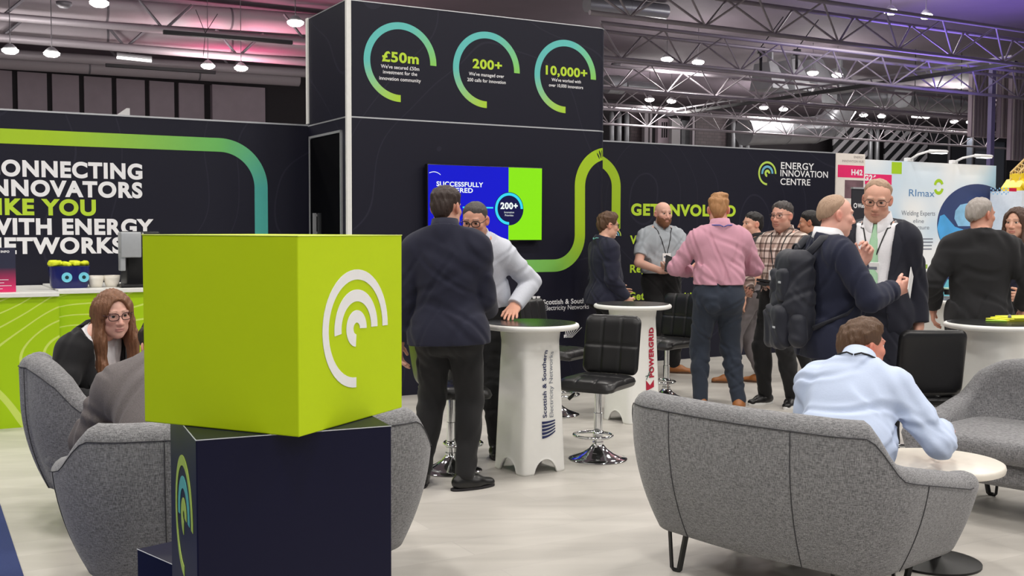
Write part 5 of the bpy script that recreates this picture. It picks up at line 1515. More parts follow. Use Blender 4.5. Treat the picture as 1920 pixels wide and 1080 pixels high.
def person(label, loc, rz, H=1.75, sex='m', lean=0.0, side=0.0, twist=0.0, pelvis=(0, 0, 0.93), head=(0, 0, 0), arms=None, legs=None,
           build=1.0, belly=0.0, skin=(222, 172, 148), hair='short', hairc=None, brow=(90, 66, 50), stubble=0.0, beard=None,
           top=None, jacket=None, trousers=None, shoes=None, sole=None, glasses=None, sleeve='long', hem=-0.02, tuck=True, extras=None, neckf=0.0, hairline=None,
           seed=1, collar=None, lanyard=None, badge=None, fold=0.006, legw=1.0, headfwd=0.0, belt=None, lips=(176, 104, 92), lean2=0.0):
    S_ = H / 1.75
    name = 'person'
    Rp = Rz(twist) @ Rx(-lean) @ Ry(side)
    pel = np.array(pelvis, float)
    Rc = Rp @ Rx(-lean2)
    def T(x, y, z):
        """torso point; the upper back may bend further than the waist"""
        if lean2 and z > 0.12: return pel + Rp @ np.array((0, 0, 0.12)) + Rc @ np.array((x, y, z - 0.12))
        return pel + Rp @ np.array((x, y, z), float)
    w = build
    # joints
    nb = T(0, -0.015, 0.50)
    hc = T(0, 0.035 + headfwd, 0.665)
    hy, hp, hr = head
    Rh = Rz(hy) @ Rx(-hp) @ Ry(hr)
    HP = lambda x, y, z: hc + Rh @ np.array((x, y, z), float)
    sh = [T(-0.170 * w, -0.01, 0.43), T(0.170 * w, -0.01, 0.43)]
    hips = [pel + Rz(twist) @ np.array((-0.092, 0, -0.03)), pel + Rz(twist) @ np.array((0.092, 0, -0.03))]
    base_rot = Rz(rz); L0 = np.array((loc[0], loc[1], loc[2] if len(loc) > 2 else 0.0))
    def to_local(p): return (base_rot.T @ (np.array(p, float) - L0)) / S_
    A = []
    for i in range(2):
        a = dict(w=(-0.26 if i == 0 else 0.26, 0.06, 0.80), pole=(0, -1, 0), f=(0, 0.1, -1), n=(1 if i == 0 else -1, 0, 0), curl=0.5, wl=None)
        a.update((arms or [{}, {}])[i] or {})
        tw = to_local(a['wl']) if a['wl'] is not None else np.array(a['w'], float)
        e, wr = ik(sh[i], tw, 0.285, 0.255, a['pole'])
        a.update(e=e, wr=wr, f=unit(a['f']), n=unit(a['n'])); A.append(a)
    G = []
    for i in range(2):
        g = dict(a=(-0.10 if i == 0 else 0.10, 0, 0.085), pole=(0, 1, 0.05), yaw=0.12 if i == 0 else -0.12)
        g.update((legs or [{}, {}])[i] or {})
        k_, an = ik(hips[i], g['a'], 0.43, 0.425, g['pole']); g.update(k=k_, an=an); G.append(g)
    fem = sex == 'f'
    def torso(F, k=0.06):
        fl = (Rp, (1, 0.86, 1)); flc = (Rc, (1, 0.72, 1))
        F.cap(T(-0.07, -0.01, 0.0), T(0.07, -0.01, 0.0), 0.112, k=k, fl=fl)
        F.ell(T(0, 0.008 + belly * 0.6, 0.15), (0.148 * w, 0.108 + belly, 0.15), Rp, k=k)
        F.ell(T(0, -0.004, 0.33), (0.165 * w, 0.112 + belly * 0.2, 0.18), Rc, k=k)
        F.cap(T(-0.135 * w, -0.012, 0.425), T(0.135 * w, -0.012, 0.425), 0.072, k=k, fl=flc)
        for q in (-1, 1): F.cap(T(q * 0.13 * w, -0.016, 0.452), T(q * 0.025, -0.022, 0.535), 0.046, 0.048, k=0.05)
        if fem:
            for q in (-1, 1): F.ell(T(q * 0.07, 0.085, 0.30), (0.068, 0.06, 0.065), Rc, k=0.05)
    def arm(F, i, k=0.03, grow=0.0, upto=1.0, fore=True):
        a = A[i]
        mid = sh[i] + (a['e'] - sh[i]) * 0.5 * min(1, upto); end = sh[i] + (a['e'] - sh[i]) * min(1, upto); k2 = min(k, 0.010)
        F.cap(sh[i], mid, 0.054 + grow, 0.049 + grow, k=k); F.cap(mid, end, 0.049 + grow, 0.044 + grow, k=k2)
        if fore and upto >= 1.0: F.cap(a['e'], a['wr'], 0.045 + grow, 0.031 + grow, k=k2)
    def hand(F, i):
        a = A[i]; f, n = a['f'], a['n']; n = unit(n - f * (n @ f)); ts = np.cross(f, n) * (1 if i == 1 else -1); wr = a['wr']
        Rm = np.stack([ts, f, n], 1)
        F.cap(wr - f * 0.01, wr + f * 0.03, 0.027, 0.03, k=0.02, fl=(Rm, (1, 1, 0.7)))
        F.cap(wr + f * 0.035 - ts * 0.012, wr + f * 0.072 - ts * 0.004, 0.036, 0.036, k=0.02, fl=(Rm, (1, 1, 0.42)))
        cu = a['curl']
        for q, (o, L_) in enumerate(((0.030, 0.074), (0.010, 0.082), (-0.010, 0.076), (-0.029, 0.060))):
            b = wr + f * (0.096 - 0.006 * abs(q - 1)) + ts * o
            sp = ts * (o * 1.6 * a.get('spread', 0.6))
            c1 = cu * (0.75 + 0.12 * q); c2 = c1 + cu * 0.9; c3 = c2 + cu * 0.5
            p = b; d1 = unit(f * math.cos(c1) + n * math.sin(c1) + sp * 4); d2 = unit(f * math.cos(c2) + n * math.sin(c2) + sp * 3); d3 = unit(f * math.cos(c3) + n * math.sin(c3))
            F.cap(p - f * 0.02, p, 0.0105, 0.0100, k=0.008); p1 = p + d1 * L_ * 0.45; F.cap(p, p1, 0.0100, 0.0090, k=0.004)
            p2 = p1 + d2 * L_ * 0.32; F.cap(p1, p2, 0.0090, 0.0082, k=0.003); p3 = p2 + d3 * L_ * 0.25; F.cap(p2, p3, 0.0082, 0.0072, k=0.003)
        b = wr + f * 0.03 + ts * 0.03; m = b + unit(ts * 0.75 + f * 0.7 + n * 0.35) * 0.042; t = m + unit(f * 0.95 + ts * 0.25 + n * 0.3 * (1 + cu)) * 0.034
        F.cap(wr + f * 0.015 + ts * 0.012, b, 0.018, 0.015, k=0.015); F.cap(b, m, 0.0135, 0.011, k=0.008); F.cap(m, t, 0.0108, 0.0085, k=0.004)
    def leg(F, i, k=0.03, grow=0.0):
        g = G[i]
        F.cap(hips[i], g['k'], 0.088 * legw + grow, 0.056 * legw + grow, k=k)
        F.cap(g['k'], g['an'], 0.055 * legw + grow, 0.040 + grow * 1.3, k=k)
        c = g['k'] * 0.68 + g['an'] * 0.32 - unit(np.array(g['pole'])) * 0.012
        F.ell(c, (0.05 + grow, 0.055 + grow, 0.1), k=0.04)
    # ---------------------------------------------------------------- body
    pts = [hc, T(0, 0, 0)] + sh + [a['e'] for a in A] + [a['wr'] + a['f'] * 0.1 for a in A] + [g['k'] for g in G] + [g['an'] for g in G]
    pts = np.array(pts); lo = pts.min(0) - 0.17; hi = pts.max(0) + 0.17
    lo[2] = max(lo[2], 0.0 - 0.02); hi[2] = hc[2] + 0.18
    hd = 0.125; fine = []
    for i in range(3):
        fi = [(hc[i] - hd, hc[i] + (hd if i < 2 else 0.14))]
        for a in A:
            c = a['wr'] + a['f'] * 0.08; fi.append((c[i] - 0.115, c[i] + 0.115))
        fine.append(fi)
    B = Field([axis(lo[i], hi[i], fine[i], 0.0038, 0.012) for i in range(3)])
    torso(B, 0.05)
    for i in range(2): leg(B, i); arm(B, i)
    for i in range(2):
        B.cap(G[i]['an'], G[i]['an'] + Rz(G[i]['yaw']) @ np.array((0, 0.05, -0.045)), 0.030, 0.022, k=0.02)
    for i in range(2): hand(B, i)
    fw = 0.93 if fem else 1.0
    # neck and head
    B.cap(T(0, -0.02, 0.47), HP(0, -0.022, -0.055), 0.056 * fw + neckf, 0.054 * fw + neckf, k=0.03)
    E = lambda c, r, k=0.02, mode='u', R=None: B.ell(HP(*c), r, Rh if R is None else Rh @ R, k=k, mode=mode)
    E((0, -0.012, 0.035), (0.076 * fw, 0.096, 0.083), 0.02)
    E((0, 0.026, -0.035), (0.062 * fw + neckf * .4, 0.066, 0.085), 0.03)
    E((0, 0.052, -0.098), (0.030 * fw, 0.030, 0.022), 0.025)
    for q in (-1, 1):
        E((q * 0.042 * fw, 0.01, -0.066), (0.022 + neckf * .5, 0.045, 0.03), 0.03)
        E((q * 0.044 * fw, 0.057, -0.015), (0.022, 0.022, 0.02), 0.02)
        E((q * 0.028, 0.0755, 0.032), (0.026, 0.012, 0.008), 0.014)
    for q in (-1, 1): E((q * 0.031, 0.092, 0.012), (0.017, 0.014, 0.011), 0.010, 's')
    for q in (-1, 1):
        E((q * 0.0315, 0.0735, 0.0205), (0.0165, 0.0122, 0.0062), 0.003); E((q * 0.031, 0.0725, 0.0035), (0.0150, 0.0115, 0.0045), 0.003)
    B.cap(HP(0, 0.078, 0.022), HP(0, 0.104, -0.026), 0.009, 0.0125, k=0.010)
    for q in (-1, 1): E((q * 0.013, 0.093, -0.031), (0.009, 0.011, 0.008), 0.008)
    E((0, 0.0865, -0.058), (0.022, 0.010, 0.0055), 0.006); E((0, 0.0855, -0.069), (0.019, 0.010, 0.0065), 0.006)
    E((0, 0.098, -0.0632), (0.024, 0.008, 0.0014), 0.003, 's')
    for q in (-1, 1):
        Re = Rz(q * 0.45) @ Rx(0.15)
        E((q * 0.078 * fw, -0.012, 0.0), (0.0095, 0.021, 0.033), 0.008, 'u', Re)
        E((q * 0.087 * fw, -0.006, 0.004), (0.007, 0.011, 0.018), 0.005, 's', Re)
    P, F = B.mesh()
    q = (P - hc) @ Rh
    c = np.tile(np.array(lin(skin))[:3], (len(P), 1))
    isH = (np.abs(q[:, 0]) < 0.11) & (np.abs(q[:, 1]) < 0.13) & (np.abs(q[:, 2]) < 0.14)
    def tint(m, rgb, a):
        c[m] = c[m] * (1 - a[m][:, None] if isinstance(a, np.ndarray) else c[m] * 0 + 1 - a) + np.array(lin(rgb))[:3] * (a[m][:, None] if isinstance(a, np.ndarray) else a)
    g_ = lambda cx, cy, cz, s_: np.exp(-(((np.abs(q[:, 0]) - cx) / s_) ** 2 + ((q[:, 1] - cy) / s_) ** 2 + ((q[:, 2] - cz) / s_) ** 2))
    red = (min(255, skin[0] + 2), int(skin[1] * 0.80), int(skin[2] * 0.78))
    tint(isH, red, np.clip(0.42 * g_(0.042, 0.065, -0.025, 0.026) + 0.4 * g_(0, 0.105, -0.025, 0.018) + 0.7 * g_(0.085, -0.01, 0, 0.03), 0, 0.8))
    if stubble: tint(isH & (q[:, 1] > -0.02), (110, 90, 80), stubble * np.clip((-0.035 - q[:, 2]) / 0.02, 0, 1) * np.clip((q[:, 2] + 0.14) / .03, 0, 1))
    tint(isH & (np.abs(q[:, 0]) < 0.025) & (q[:, 1] > 0.075) & (np.abs(q[:, 2] + 0.0635) < 0.0095), lips, 0.55)
    tint(isH & (np.abs(q[:, 0]) > 0.011) & (np.abs(q[:, 0]) < 0.052) & (q[:, 1] > 0.05) & (np.abs(q[:, 2] - 0.0385 + 0.14 * np.abs(np.abs(q[:, 0]) - 0.030) - 0.05 * (np.abs(q[:, 0]) < 0.03) * (0.03 - np.abs(q[:, 0]))) < 0.0042), brow, 0.6)
    tint(isH, tuple(int(v * 0.72) for v in skin), np.clip(0.5 * g_(0.031, 0.08, 0.012, 0.014), 0, 0.5))
    body = np_mesh(name, P * S_, F, SKIN, None, c)
    body.location = (L0[0], L0[1], L0[2]); body.rotation_euler = (0, 0, rz)
    tag(body, label, 'person')
    def kid(nm, P, F, m, par=body): return np_mesh(nm, P * S_, F, m, par)
    def kb(mb, nm, m, par=body, **kw):
        mb.v = [tuple(np.array(v) * S_) for v in mb.v]; return mb.build(nm, m, par, **kw)
    # eyes
    for s_ in (-1, 1):
        mb = MB(); rg = []; r = 0.0122; cen = np.array((s_ * 0.031, 0.0725, 0.0125))
        for k in range(9):
            th = math.pi * k / 8
            rg.append([HP(*(cen + np.array((r * math.sin(th) * math.cos(2 * math.pi * j / 14), r * math.cos(th), r * math.sin(th) * math.sin(2 * math.pi * j / 14) - (0.0025 if k < 3 else 0))))) for j in range(14)])
        mb.loft(rg); nq = len(mb.f)
        mb.m = [1 if (i // 14) < 2 or i == nq - 2 else 0 for i in range(nq)]
        kb(mb, 'eye', [M_eyew, M_iris], smooth=True)
    # ---------------------------------------------------------------- clothes
    def garment(nm, m, off, parts, res, cuts, seed_, amp, ff=1.0, extra=None):
        lo2 = pts.min(0) - 0.24; hi2 = pts.max(0) + 0.24; lo2[2] = max(lo2[2], -0.01)
        if parts == 'legs': hi2[2] = pel[2] + 0.25
        else: lo2[2] = max(0.02, min(pel[2] - 0.35, min(a['wr'][2] for a in A) - 0.12)); hi2[2] = hc[2] + 0.02
        Fd = Field.uniform(lo2, hi2, res)
        if parts == 'legs':
            Fd.cap(T(-0.07, -0.01, 0.0), T(0.07, -0.01, 0.0), 0.112, k=0.05, fl=(Rp, (1, 0.86, 1)))
            Fd.ell(T(0, 0.005 + belly * .5, 0.10), (0.146 * w, 0.106 + belly * .8, 0.12), Rp, k=0.05)
            for i in range(2): leg(Fd, i, 0.04)
            for i in range(2):                         # seat of the trousers
                Fd.ell(T((-1, 1)[i] * 0.07, -0.06, -0.05), (0.085, 0.075, 0.09), Rp, k=0.05)
        else:
            torso(Fd, 0.06)
            for i in range(2):
                if sleeve == 'long' or parts == 'jacket': arm(Fd, i, 0.035)
                else: arm(Fd, i, 0.035, upto=0.82)
        if parts != 'legs' and hem < 0.05:
            for q in (-1, 1): Fd.ell(T(q * 0.07, -0.06, -0.05), (0.086, 0.080, 0.10), Rp, k=0.06)
        if extra: extra(Fd)
        X, Y, Z = Fd.grid()
        near = Fd.D < 0.12
        Fd.D -= off
        if amp: Fd.D += np.where(near, folds(X, Y, Z, seed_, amp, ff), 0).astype(np.float32)
        for ct in cuts: ct(Fd)
        P, F_ = Fd.mesh()
        return kid(nm, P, F_, m), Fd
    up = Rp @ np.array((0, 0, 1.0)); upc = Rc @ np.array((0, 0, 1.0)); fwd = Rp @ np.array((0, 1.0, 0)); fwc = Rc @ np.array((0, 1.0, 0)); rtv = Rp @ np.array((1.0, 0, 0))
    def cut_neck(Fd, r=0.062, dz=0.525):
        a = T(0, -0.02, 0.44); b = T(0, 0.0, 0.74)
        Fd.cap(T(0, -0.022, dz - 0.05), T(0, 0.01, 0.72), r, r * 1.25, k=0.006, mode='s')
        Fd.plane(T(0, -0.02, dz + 0.020), upc + fwc * 0.40, near=(T(0, 0, 0.62), 0.16))
    def cut_wrist(Fd, back=0.012):
        for a in A:
            d = unit(a['wr'] - a['e']); p = a['wr'] - d * back
            Fd.plane(p, d, near=(p + d * 0.06, 0.105))
    def cut_short(Fd):
        for i, a in enumerate(A):
            d = unit(a['e'] - sh[i]); p = sh[i] + (a['e'] - sh[i]) * 0.72
            Fd.plane(p, d, near=(p + d * 0.08, 0.13))
    out = {}
    if trousers:
        cuts = [lambda Fd: Fd.plane(T(0, 0, 0.10), up)]
        for g in G:
            d = unit(g['an'] - g['k'])
            cuts.append(lambda Fd, g=g, d=d: Fd.plane(g['an'] + d * 0.035, d, near=(g['an'] + d * 0.1, 0.14)))
        out['trousers'], _ = garment('trousers', trousers, 0.018, 'legs', 0.009, cuts, seed + 9, fold * 0.9, 1.2)
        if belt:
            mb = MB(); rg = []
            for dz in (0.068, 0.102):
                rg.append(dz)
            ring = []
            for dz, ex in ((0.066, 0.0), (0.066, 0.006), (0.10, 0.006), (0.10, 0.0)):
                ring.append([T((0.150 * w + 0.016 + ex) * math.cos(2 * math.pi * j / 40), 0.004 + belly * .5 + (0.108 + belly * .8 + 0.016 + ex) * math.sin(2 * math.pi * j / 40), dz) for j in range(40)])
            mb.loft(ring, cap=False); bl = kb(mb, 'belt', belt, smooth=False, angle=50)
    outer = None; inner = None
    if top:
        cuts = [lambda Fd: cut_neck(Fd), (cut_short if sleeve == 'short' else cut_wrist)]
        hz = 0.075 if tuck else hem
        cuts.append(lambda Fd: Fd.plane(T(0, 0, hz), -up))
        blouse = None
        if tuck and not jacket:
            blouse = lambda Fd: (Fd.cap(T(-0.07 * w, -0.012, 0.15), T(0.07 * w, -0.012, 0.15), 0.105 + belly * 0.5, k=0.05, fl=(Rp, (1, 0.9, 1))))
        out['top'], outer = garment('shirt', top, 0.012 if jacket else 0.022, 'top', 0.0065, cuts, seed, (fold if not jacket else 0.0), 1.0, blouse)
    if jacket:
        m_, kind_ = jacket
        cuts = [lambda Fd: cut_neck(Fd, 0.062 if kind_ != 'zip' else 0.058, 0.535 if kind_ == 'zip' else 0.525), lambda Fd: cut_wrist(Fd, 0.02)]
        cuts.append(lambda Fd: Fd.plane(T(0, 0, hem), -up))
        def skirt(Fd):
            if hem < 0.0:
                Fd.cap(T(-0.07, -0.015, hem - 0.05), T(0.07, -0.015, hem - 0.05), 0.118, k=0.08, fl=(Rp, (1, 0.95, 1)))
                Fd.cap(T(-0.07, -0.015, hem * .5), T(0.07, -0.015, hem * .5), 0.117, k=0.06, fl=(Rp, (1, 0.9, 1)))
        if kind_ == 'suit' or kind_ == 'open':
            def vcut(Fd):
                X, Y, Z = Fd.grid()
                R3 = Rp; px, py, pz = X - pel[0], Y - pel[1], Z - pel[2]
                lx = R3[0, 0] * px + R3[1, 0] * py + R3[2, 0] * pz; ly = R3[0, 1] * px + R3[1, 1] * py + R3[2, 1] * pz; lz = R3[0, 2] * px + R3[1, 2] * py + R3[2, 2] * pz
                half = (0.012 + 0.20 * np.clip(lz - 0.12, 0, 0.36)) if kind_ == 'suit' else (0.075 + 0.08 * np.clip(lz - 0.0, 0, 0.5) + 0.12 * np.clip(0.1 - lz, 0, .3))
                if kind_ == 'suit': half = np.where(lz < 0.0, 0.012 + 0.35 * np.clip(-lz, 0, .3), half)
                wd = np.maximum(np.maximum(np.abs(lx) - half, 0.02 - ly), lz - 0.56)
                Fd.D = np.maximum(Fd.D, -wd.astype(np.float32))
            cuts.append(vcut)
        inner = outer
        out['jacket'], outer = garment('jacket', m_, 0.030, 'jacket', 0.007, cuts, seed + 3, fold * 1.1, 0.9, skirt)
        if kind_ in ('suit', 'open'):
            for s_ in (-1, 1):                          # lapels
                mb = MB(); pr = []
                prof = [(0.100, 0.50, -0.05, 0.0), (0.112, 0.46, 0.02, 0.028), (0.104, 0.40, .1, 0.050), (0.085, 0.32, .1, 0.040), (0.062, 0.22, .1, 0.022), (0.042, 0.13, .1, 0.004)]
                if kind_ == 'open': prof = [(x + 0.01, z, y, wd) for x, z, y, wd in prof]
                for x, z, y, wd in prof:
                    half = (0.012 + 0.20 * max(0, z - 0.12)) if kind_ == 'suit' else (0.075 + 0.08 * z)
                    row = []
                    for xx in (half + 0.007, half + 0.007 + wd * 0.5, half + 0.007 + wd):
                        p = outer.hit(T(s_ * xx, 0.30, z), -fwc, 0.40)
                        row.append(p + fwc * (0.008 if xx < half + wd else 0.004))
                    pr.append(row)
                vs = []; fs = []
                for row in pr:
                    for p in row: vs.append(p)
                for row in pr:
                    for p in row: vs.append(p - fwc * 0.004)
                nR = len(pr)
                for r_ in range(nR - 1):
                    for cc in range(2):
                        a_ = r_ * 3 + cc; fs.append((a_, a_ + 1, a_ + 4, a_ + 3)); fs.append((a_ + nR * 3, a_ + 3 + nR * 3, a_ + 4 + nR * 3, a_ + 1 + nR * 3))
                mb.add(vs, fs); kb(mb, 'lapel', m_, out['jacket'], smooth=True)
    # collar: a folded band round the neck
    if collar:
        mC, hgt = collar
        mb = MB(); rings = []
        for (rr, dz, fy) in ((0.071 + neckf, 0.520, 0.004), (0.068 + neckf, 0.552 + hgt, 0.006), (0.074 + neckf, 0.555 + hgt, 0.006), (0.090 + neckf, 0.536, 0.008), (0.086 + neckf, 0.522, 0.008)):
            ring = []
            gap = 0.16
            for j in range(41):
                t = math.pi / 2 + gap + (2 * math.pi - 2 * gap) * j / 40
                fr_ = math.cos(t - math.pi / 2)           # 1 in front
                dip = -0.052 * max(0, fr_) ** 2
                ring.append(T(rr * math.cos(t), -0.014 + fy + (rr * 1.06) * math.sin(t), dz + dip - 0.010 * fr_))
            rings.append(ring)
        rings.append(rings[0])
        mb.loft(rings, closed=False, cap=False); kb(mb, 'collar', mC, smooth=True)
    if jacket or top:
        if shoes:
            pass
    # shoes
    if shoes:
        for i in range(2):
            g = G[i]; Rf = Rz(g['yaw']); A0 = np.array((g['an'][0], g['an'][1], g['an'][2] - 0.085))
            FP = lambda x, y, z: A0 + Rf @ np.array((x, y, z), float)
            lo2 = A0 + np.array((-0.26, -0.26, -0.01)); hi2 = A0 + np.array((0.26, 0.26, 0.17))
            Fd = Field.uniform(lo2, hi2, 0.006)
            Fd.cap(FP(0, -0.045, 0.045), FP(0, 0.06, 0.042), 0.040, 0.045, k=0.02, fl=(Rf, (1, 1, 0.95)))
            Fd.cap(FP(0, 0.05, 0.036), FP(0.0, 0.155, 0.026), 0.046, 0.036, k=0.03, fl=(Rf, (1, 1, 0.72)))
            Fd.cap(FP(0, -0.01, 0.05), FP(0, -0.01, 0.105), 0.043, 0.044, k=0.03)
            Fd.plane(FP(0, 0, 0.012), (0, 0, -1)); Fd.plane(FP(0, 0, 0.105), (0, 0, 1))
            P, F_ = Fd.mesh(); so = kid('shoe', P, F_, shoes)
            pl = []
            for j in range(36):
                t = 2 * math.pi * j / 36; y = 0.05 + 0.142 * math.sin(t); wd = 0.049 if y > 0.03 else 0.043
                x = wd * math.copysign(abs(math.cos(t)) ** 0.8, math.cos(t)) * (1.0 - 0.18 * max(0, (y - 0.1) / 0.1) ** 2)
                pl.append((x, y))
            mb = MB().prism(pl, 0.0, 0.022 if sole else 0.014, lambda x, y, z: tuple(FP(x, y, z))); kb(mb, 'sole', sole or M_dk, so, bevel=0.002)
    # ---------------------------------------------------------------- hair
    if hair and hair != 'none':
        hl = 0.46 if hair == 'long' else 0.14
        Fd = Field.uniform((-0.15, -0.16, -hl), (0.15, 0.15, 0.19), 0.0045 if hair != 'long' else 0.0055)
        t_ = {'short': 0.015, 'crop': 0.008, 'bald': 0.005, 'thin': 0.007, 'quiff': 0.014, 'curly': 0.022, 'long': 0.018, 'side': 0.019, 'grey': 0.013}[hair]
        X, Y, Z = Fd.grid()
        hl_ = {'short': 0.070, 'crop': 0.062, 'quiff': 0.076, 'curly': 0.080, 'side': 0.076, 'grey': 0.052, 'thin': 0.040, 'bald': 0, 'long': 0}[hair]
        if hairline is not None: hl_ = hairline
        if hair == 'long':
            Fd.ell((0, -0.014, 0.037), (0.076 * fw + t_, 0.096 + t_, 0.083 + t_), k=0)
            Fd.cap((0, -0.06, -0.01), (0, -0.052, -0.06), 0.063, 0.055, k=0.03)
        else:
            Fd.ell((0, -0.013, 0.036), (0.0765 * fw, 0.0965, 0.0835), k=0)
            Fd.cap((0, -0.054, -0.01), (0, -0.046, -0.055), 0.053, 0.040, k=0.03)
            if hair == 'bald': cutD = np.maximum((Z - 0.055) + 0 * X + 0 * Y, (Y - 0.0) - 0.5 * (Z - 0.03))
            else:
                side_ = np.clip((np.abs(X) - 0.045) / 0.03, 0, 1)
                cutD = np.maximum(((Y - hl_ + 0.008 * np.sin(X * 70)) - 0.95 * (Z - 0.078) - 0.020 * side_ * np.clip(1 - np.abs(Z - 0.0) / 0.05, 0, 1)) * 0.72, Y - 0.104)
            cutD = np.maximum(cutD, -0.078 - Z + 0 * X + 0 * Y + 2.2 * np.maximum(np.abs(X) - 0.03, 0))
            top_ = np.clip((Z - 0.02) / 0.06, 0.45, 1.0) if hair in ('short', 'quiff', 'crop', 'curly') else 1.0
            Fd.D -= (t_ * top_ * np.clip(-cutD / 0.030, -0.5, 1)).astype(np.float32)
            Fd.D = np.maximum(Fd.D, cutD.astype(np.float32))
        if hair in ('quiff',):
            Fd.ell((0, 0.035, 0.116), (0.060, 0.056, 0.030), Rx(0.25), k=0.02); Fd.ell((0.02, -0.02, 0.12), (0.055, 0.06, 0.024), k=0.02)
        if hair in ('side', 'curly'): Fd.ell((0.01, 0.012, 0.103), (0.064, 0.066, 0.030), k=0.03)
        X, Y, Z = Fd.grid()
        rr = random.Random(seed + 50)
        n1 = 0
        for q_ in range(4):
            a, b, c_ = rr.uniform(60, 190), rr.uniform(20, 90), rr.uniform(10, 60)
            n1 = n1 + np.sin(X * a * (1 if q_ % 2 else -1) + Y * b + Z * c_ + 2 * np.sin(Y * 40 + Z * 30 + q_) + rr.uniform(0, 6))
        amp = {'short': 0.0022, 'crop': 0.001, 'bald': 0.0006, 'thin': 0.0006, 'quiff': 0.003, 'curly': 0.005, 'long': 0.0006, 'side': 0.0032, 'grey': 0.0018}[hair]
        Fd.D += (n1 * amp * 0.6).astype(np.float32)
        if hair == 'long':
            for s_ in (-1, 1):
                fl = (np.eye(3), (0.62, 1.1, 1))
                Fd.cap((s_ * 0.075, -0.015, 0.03), (s_ * 0.088, 0.012, -0.14), 0.045, 0.05, k=0.03, fl=fl)
                Fd.cap((s_ * 0.088, 0.012, -0.14), (s_ * 0.088, 0.055, -0.30), 0.05, 0.045, k=0.03, fl=fl)
                Fd.cap((s_ * 0.088, 0.055, -0.30), (s_ * 0.078, 0.085, -0.42), 0.045, 0.02, k=0.03, fl=fl)
            Fd.cap((0, -0.085, 0.0), (0, -0.105, -0.22), 0.075, 0.06, k=0.04, fl=(np.eye(3), (1.2, 0.6, 1)))
            Fd.D += (0.0016 * np.sin(X * 150 + Y * 90 + 3 * np.sin(Z * 14)) + 0.002 * np.sin(X * 260 - Y * 170 + 2 * np.sin(Z * 11))).astype(np.float32)
            # the face stays clear
            Fd.ell((0, 0.098, -0.008), (0.060, 0.078, 0.108), k=0.012, mode='s'); Fd.ell((0, 0.12, -0.14), (0.05, 0.09, 0.10), k=0.01, mode='s')
            Fd.ell((0, 0.01, -0.13), (0.056, 0.075, 0.10), k=0.01, mode='s')
            Fd.ell((0.012, 0.035, 0.15), (0.004, 0.10, 0.022), k=0.008, mode='s')
        else:
            # clear of the ears
            for s_ in (-1, 1): Fd.ell((s_ * 0.092, 0.0, -0.006), (0.020, 0.024, 0.036), k=0.006, mode='s')
        P, F_ = Fd.mesh()
        if len(P): kid('hair', hc + P @ Rh.T, F_, hairc)
    if beard:
        Fd = Field.uniform((-0.1, -0.06, -0.15), (0.1, 0.13, 0.03), 0.0045)
        Fd.ell((0, 0.028, -0.040), (0.067, 0.069, 0.086), k=0); Fd.ell((0, 0.055, -0.102), (0.036, 0.036, 0.028), k=0.03)
        for s_ in (-1, 1): Fd.ell((s_ * 0.044, 0.012, -0.062), (0.024, 0.048, 0.036), k=0.03)
        X, Y, Z = Fd.grid()
        Fd.D += (0.0012 * np.sin(X * 300) * np.sin(Y * 280 + Z * 250)).astype(np.float32)
        lim = np.where(np.abs(X) < 0.03, -0.046, -0.046 + 1.2 * (np.abs(X) - 0.03)) + 0 * Y
        Fd.D = np.maximum(Fd.D, (Z - lim).astype(np.float32)); Fd.D = np.maximum(Fd.D, (0.005 - Y + 0 * X + 0 * Z).astype(np.float32))
        Fd.ell((0, 0.10, -0.0635), (0.021, 0.03, 0.010), k=0.004, mode='s')
        P, F_ = Fd.mesh(); kid('beard', hc + P @ Rh.T, F_, beard)
    if glasses:
        mb = MB()
        for s_ in (-1, 1):
            lp = []
            for j in range(28):
                t = 2 * math.pi * j / 28; cx = math.copysign(abs(math.cos(t)) ** 0.7, math.cos(t)); cz = math.copysign(abs(math.sin(t)) ** 0.7, math.sin(t))
                lp.append(HP(s_ * 0.034 + cx * 0.026, 0.100 - 0.010 * abs(s_ * 0.034 + cx * .026) / 0.06, 0.010 + cz * 0.019))
            mb.tube(lp, glasses[1], 6, True)
            mb.tube([HP(s_ * 0.060, 0.091, 0.016), HP(s_ * 0.076, 0.07, 0.017), HP(s_ * 0.080, -0.012, 0.016)], glasses[1] * 0.9, 6)
        mb.tube([HP(-0.009, 0.101, 0.014), HP(0, 0.104, 0.016), HP(0.009, 0.101, 0.014)], glasses[1], 6)
        kb(mb, 'glasses', glasses[0], smooth=True)
    if lanyard and outer is not None:
        mL, end = lanyard
        keep = outer
        if inner is not None and jacket and jacket[1] in ('suit', 'open'): outer = inner
        pts_ = []
        zz = end
        for s_ in (-1, 1):
            run = [T(s_ * 0.002, -0.105, 0.515) if True else None]
            run = [outer.hit(T(s_ * 0.003, -0.30, 0.535), fwc, 0.4) - fwc * 0.012] + [T(s_ * (0.106 + neckf) * math.sin(q), -0.01 - (0.106 + neckf) * math.cos(q), 0.548) for q in (0.3, 0.6, 0.9, 1.2)] + [outer.hit(T(s_ * 0.085, yy, 0.72), -upc, 0.3) + upc * 0.010 for yy in (0.0, 0.03, 0.055)]
            for f_ in [k / 11 for k in range(12)]:
                x = s_ * (0.07 * (1 - f_) + 0.006 * f_); z = 0.50 + (zz - 0.50) * f_
                p = outer.hit(T(x, 0.32, z), -fwc, 0.40); run.append(p + fwc * 0.008)
            mb = MB().tube(run, 0.0042, 6, flat=1.0); kb(mb, 'lanyard', mL, smooth=True)
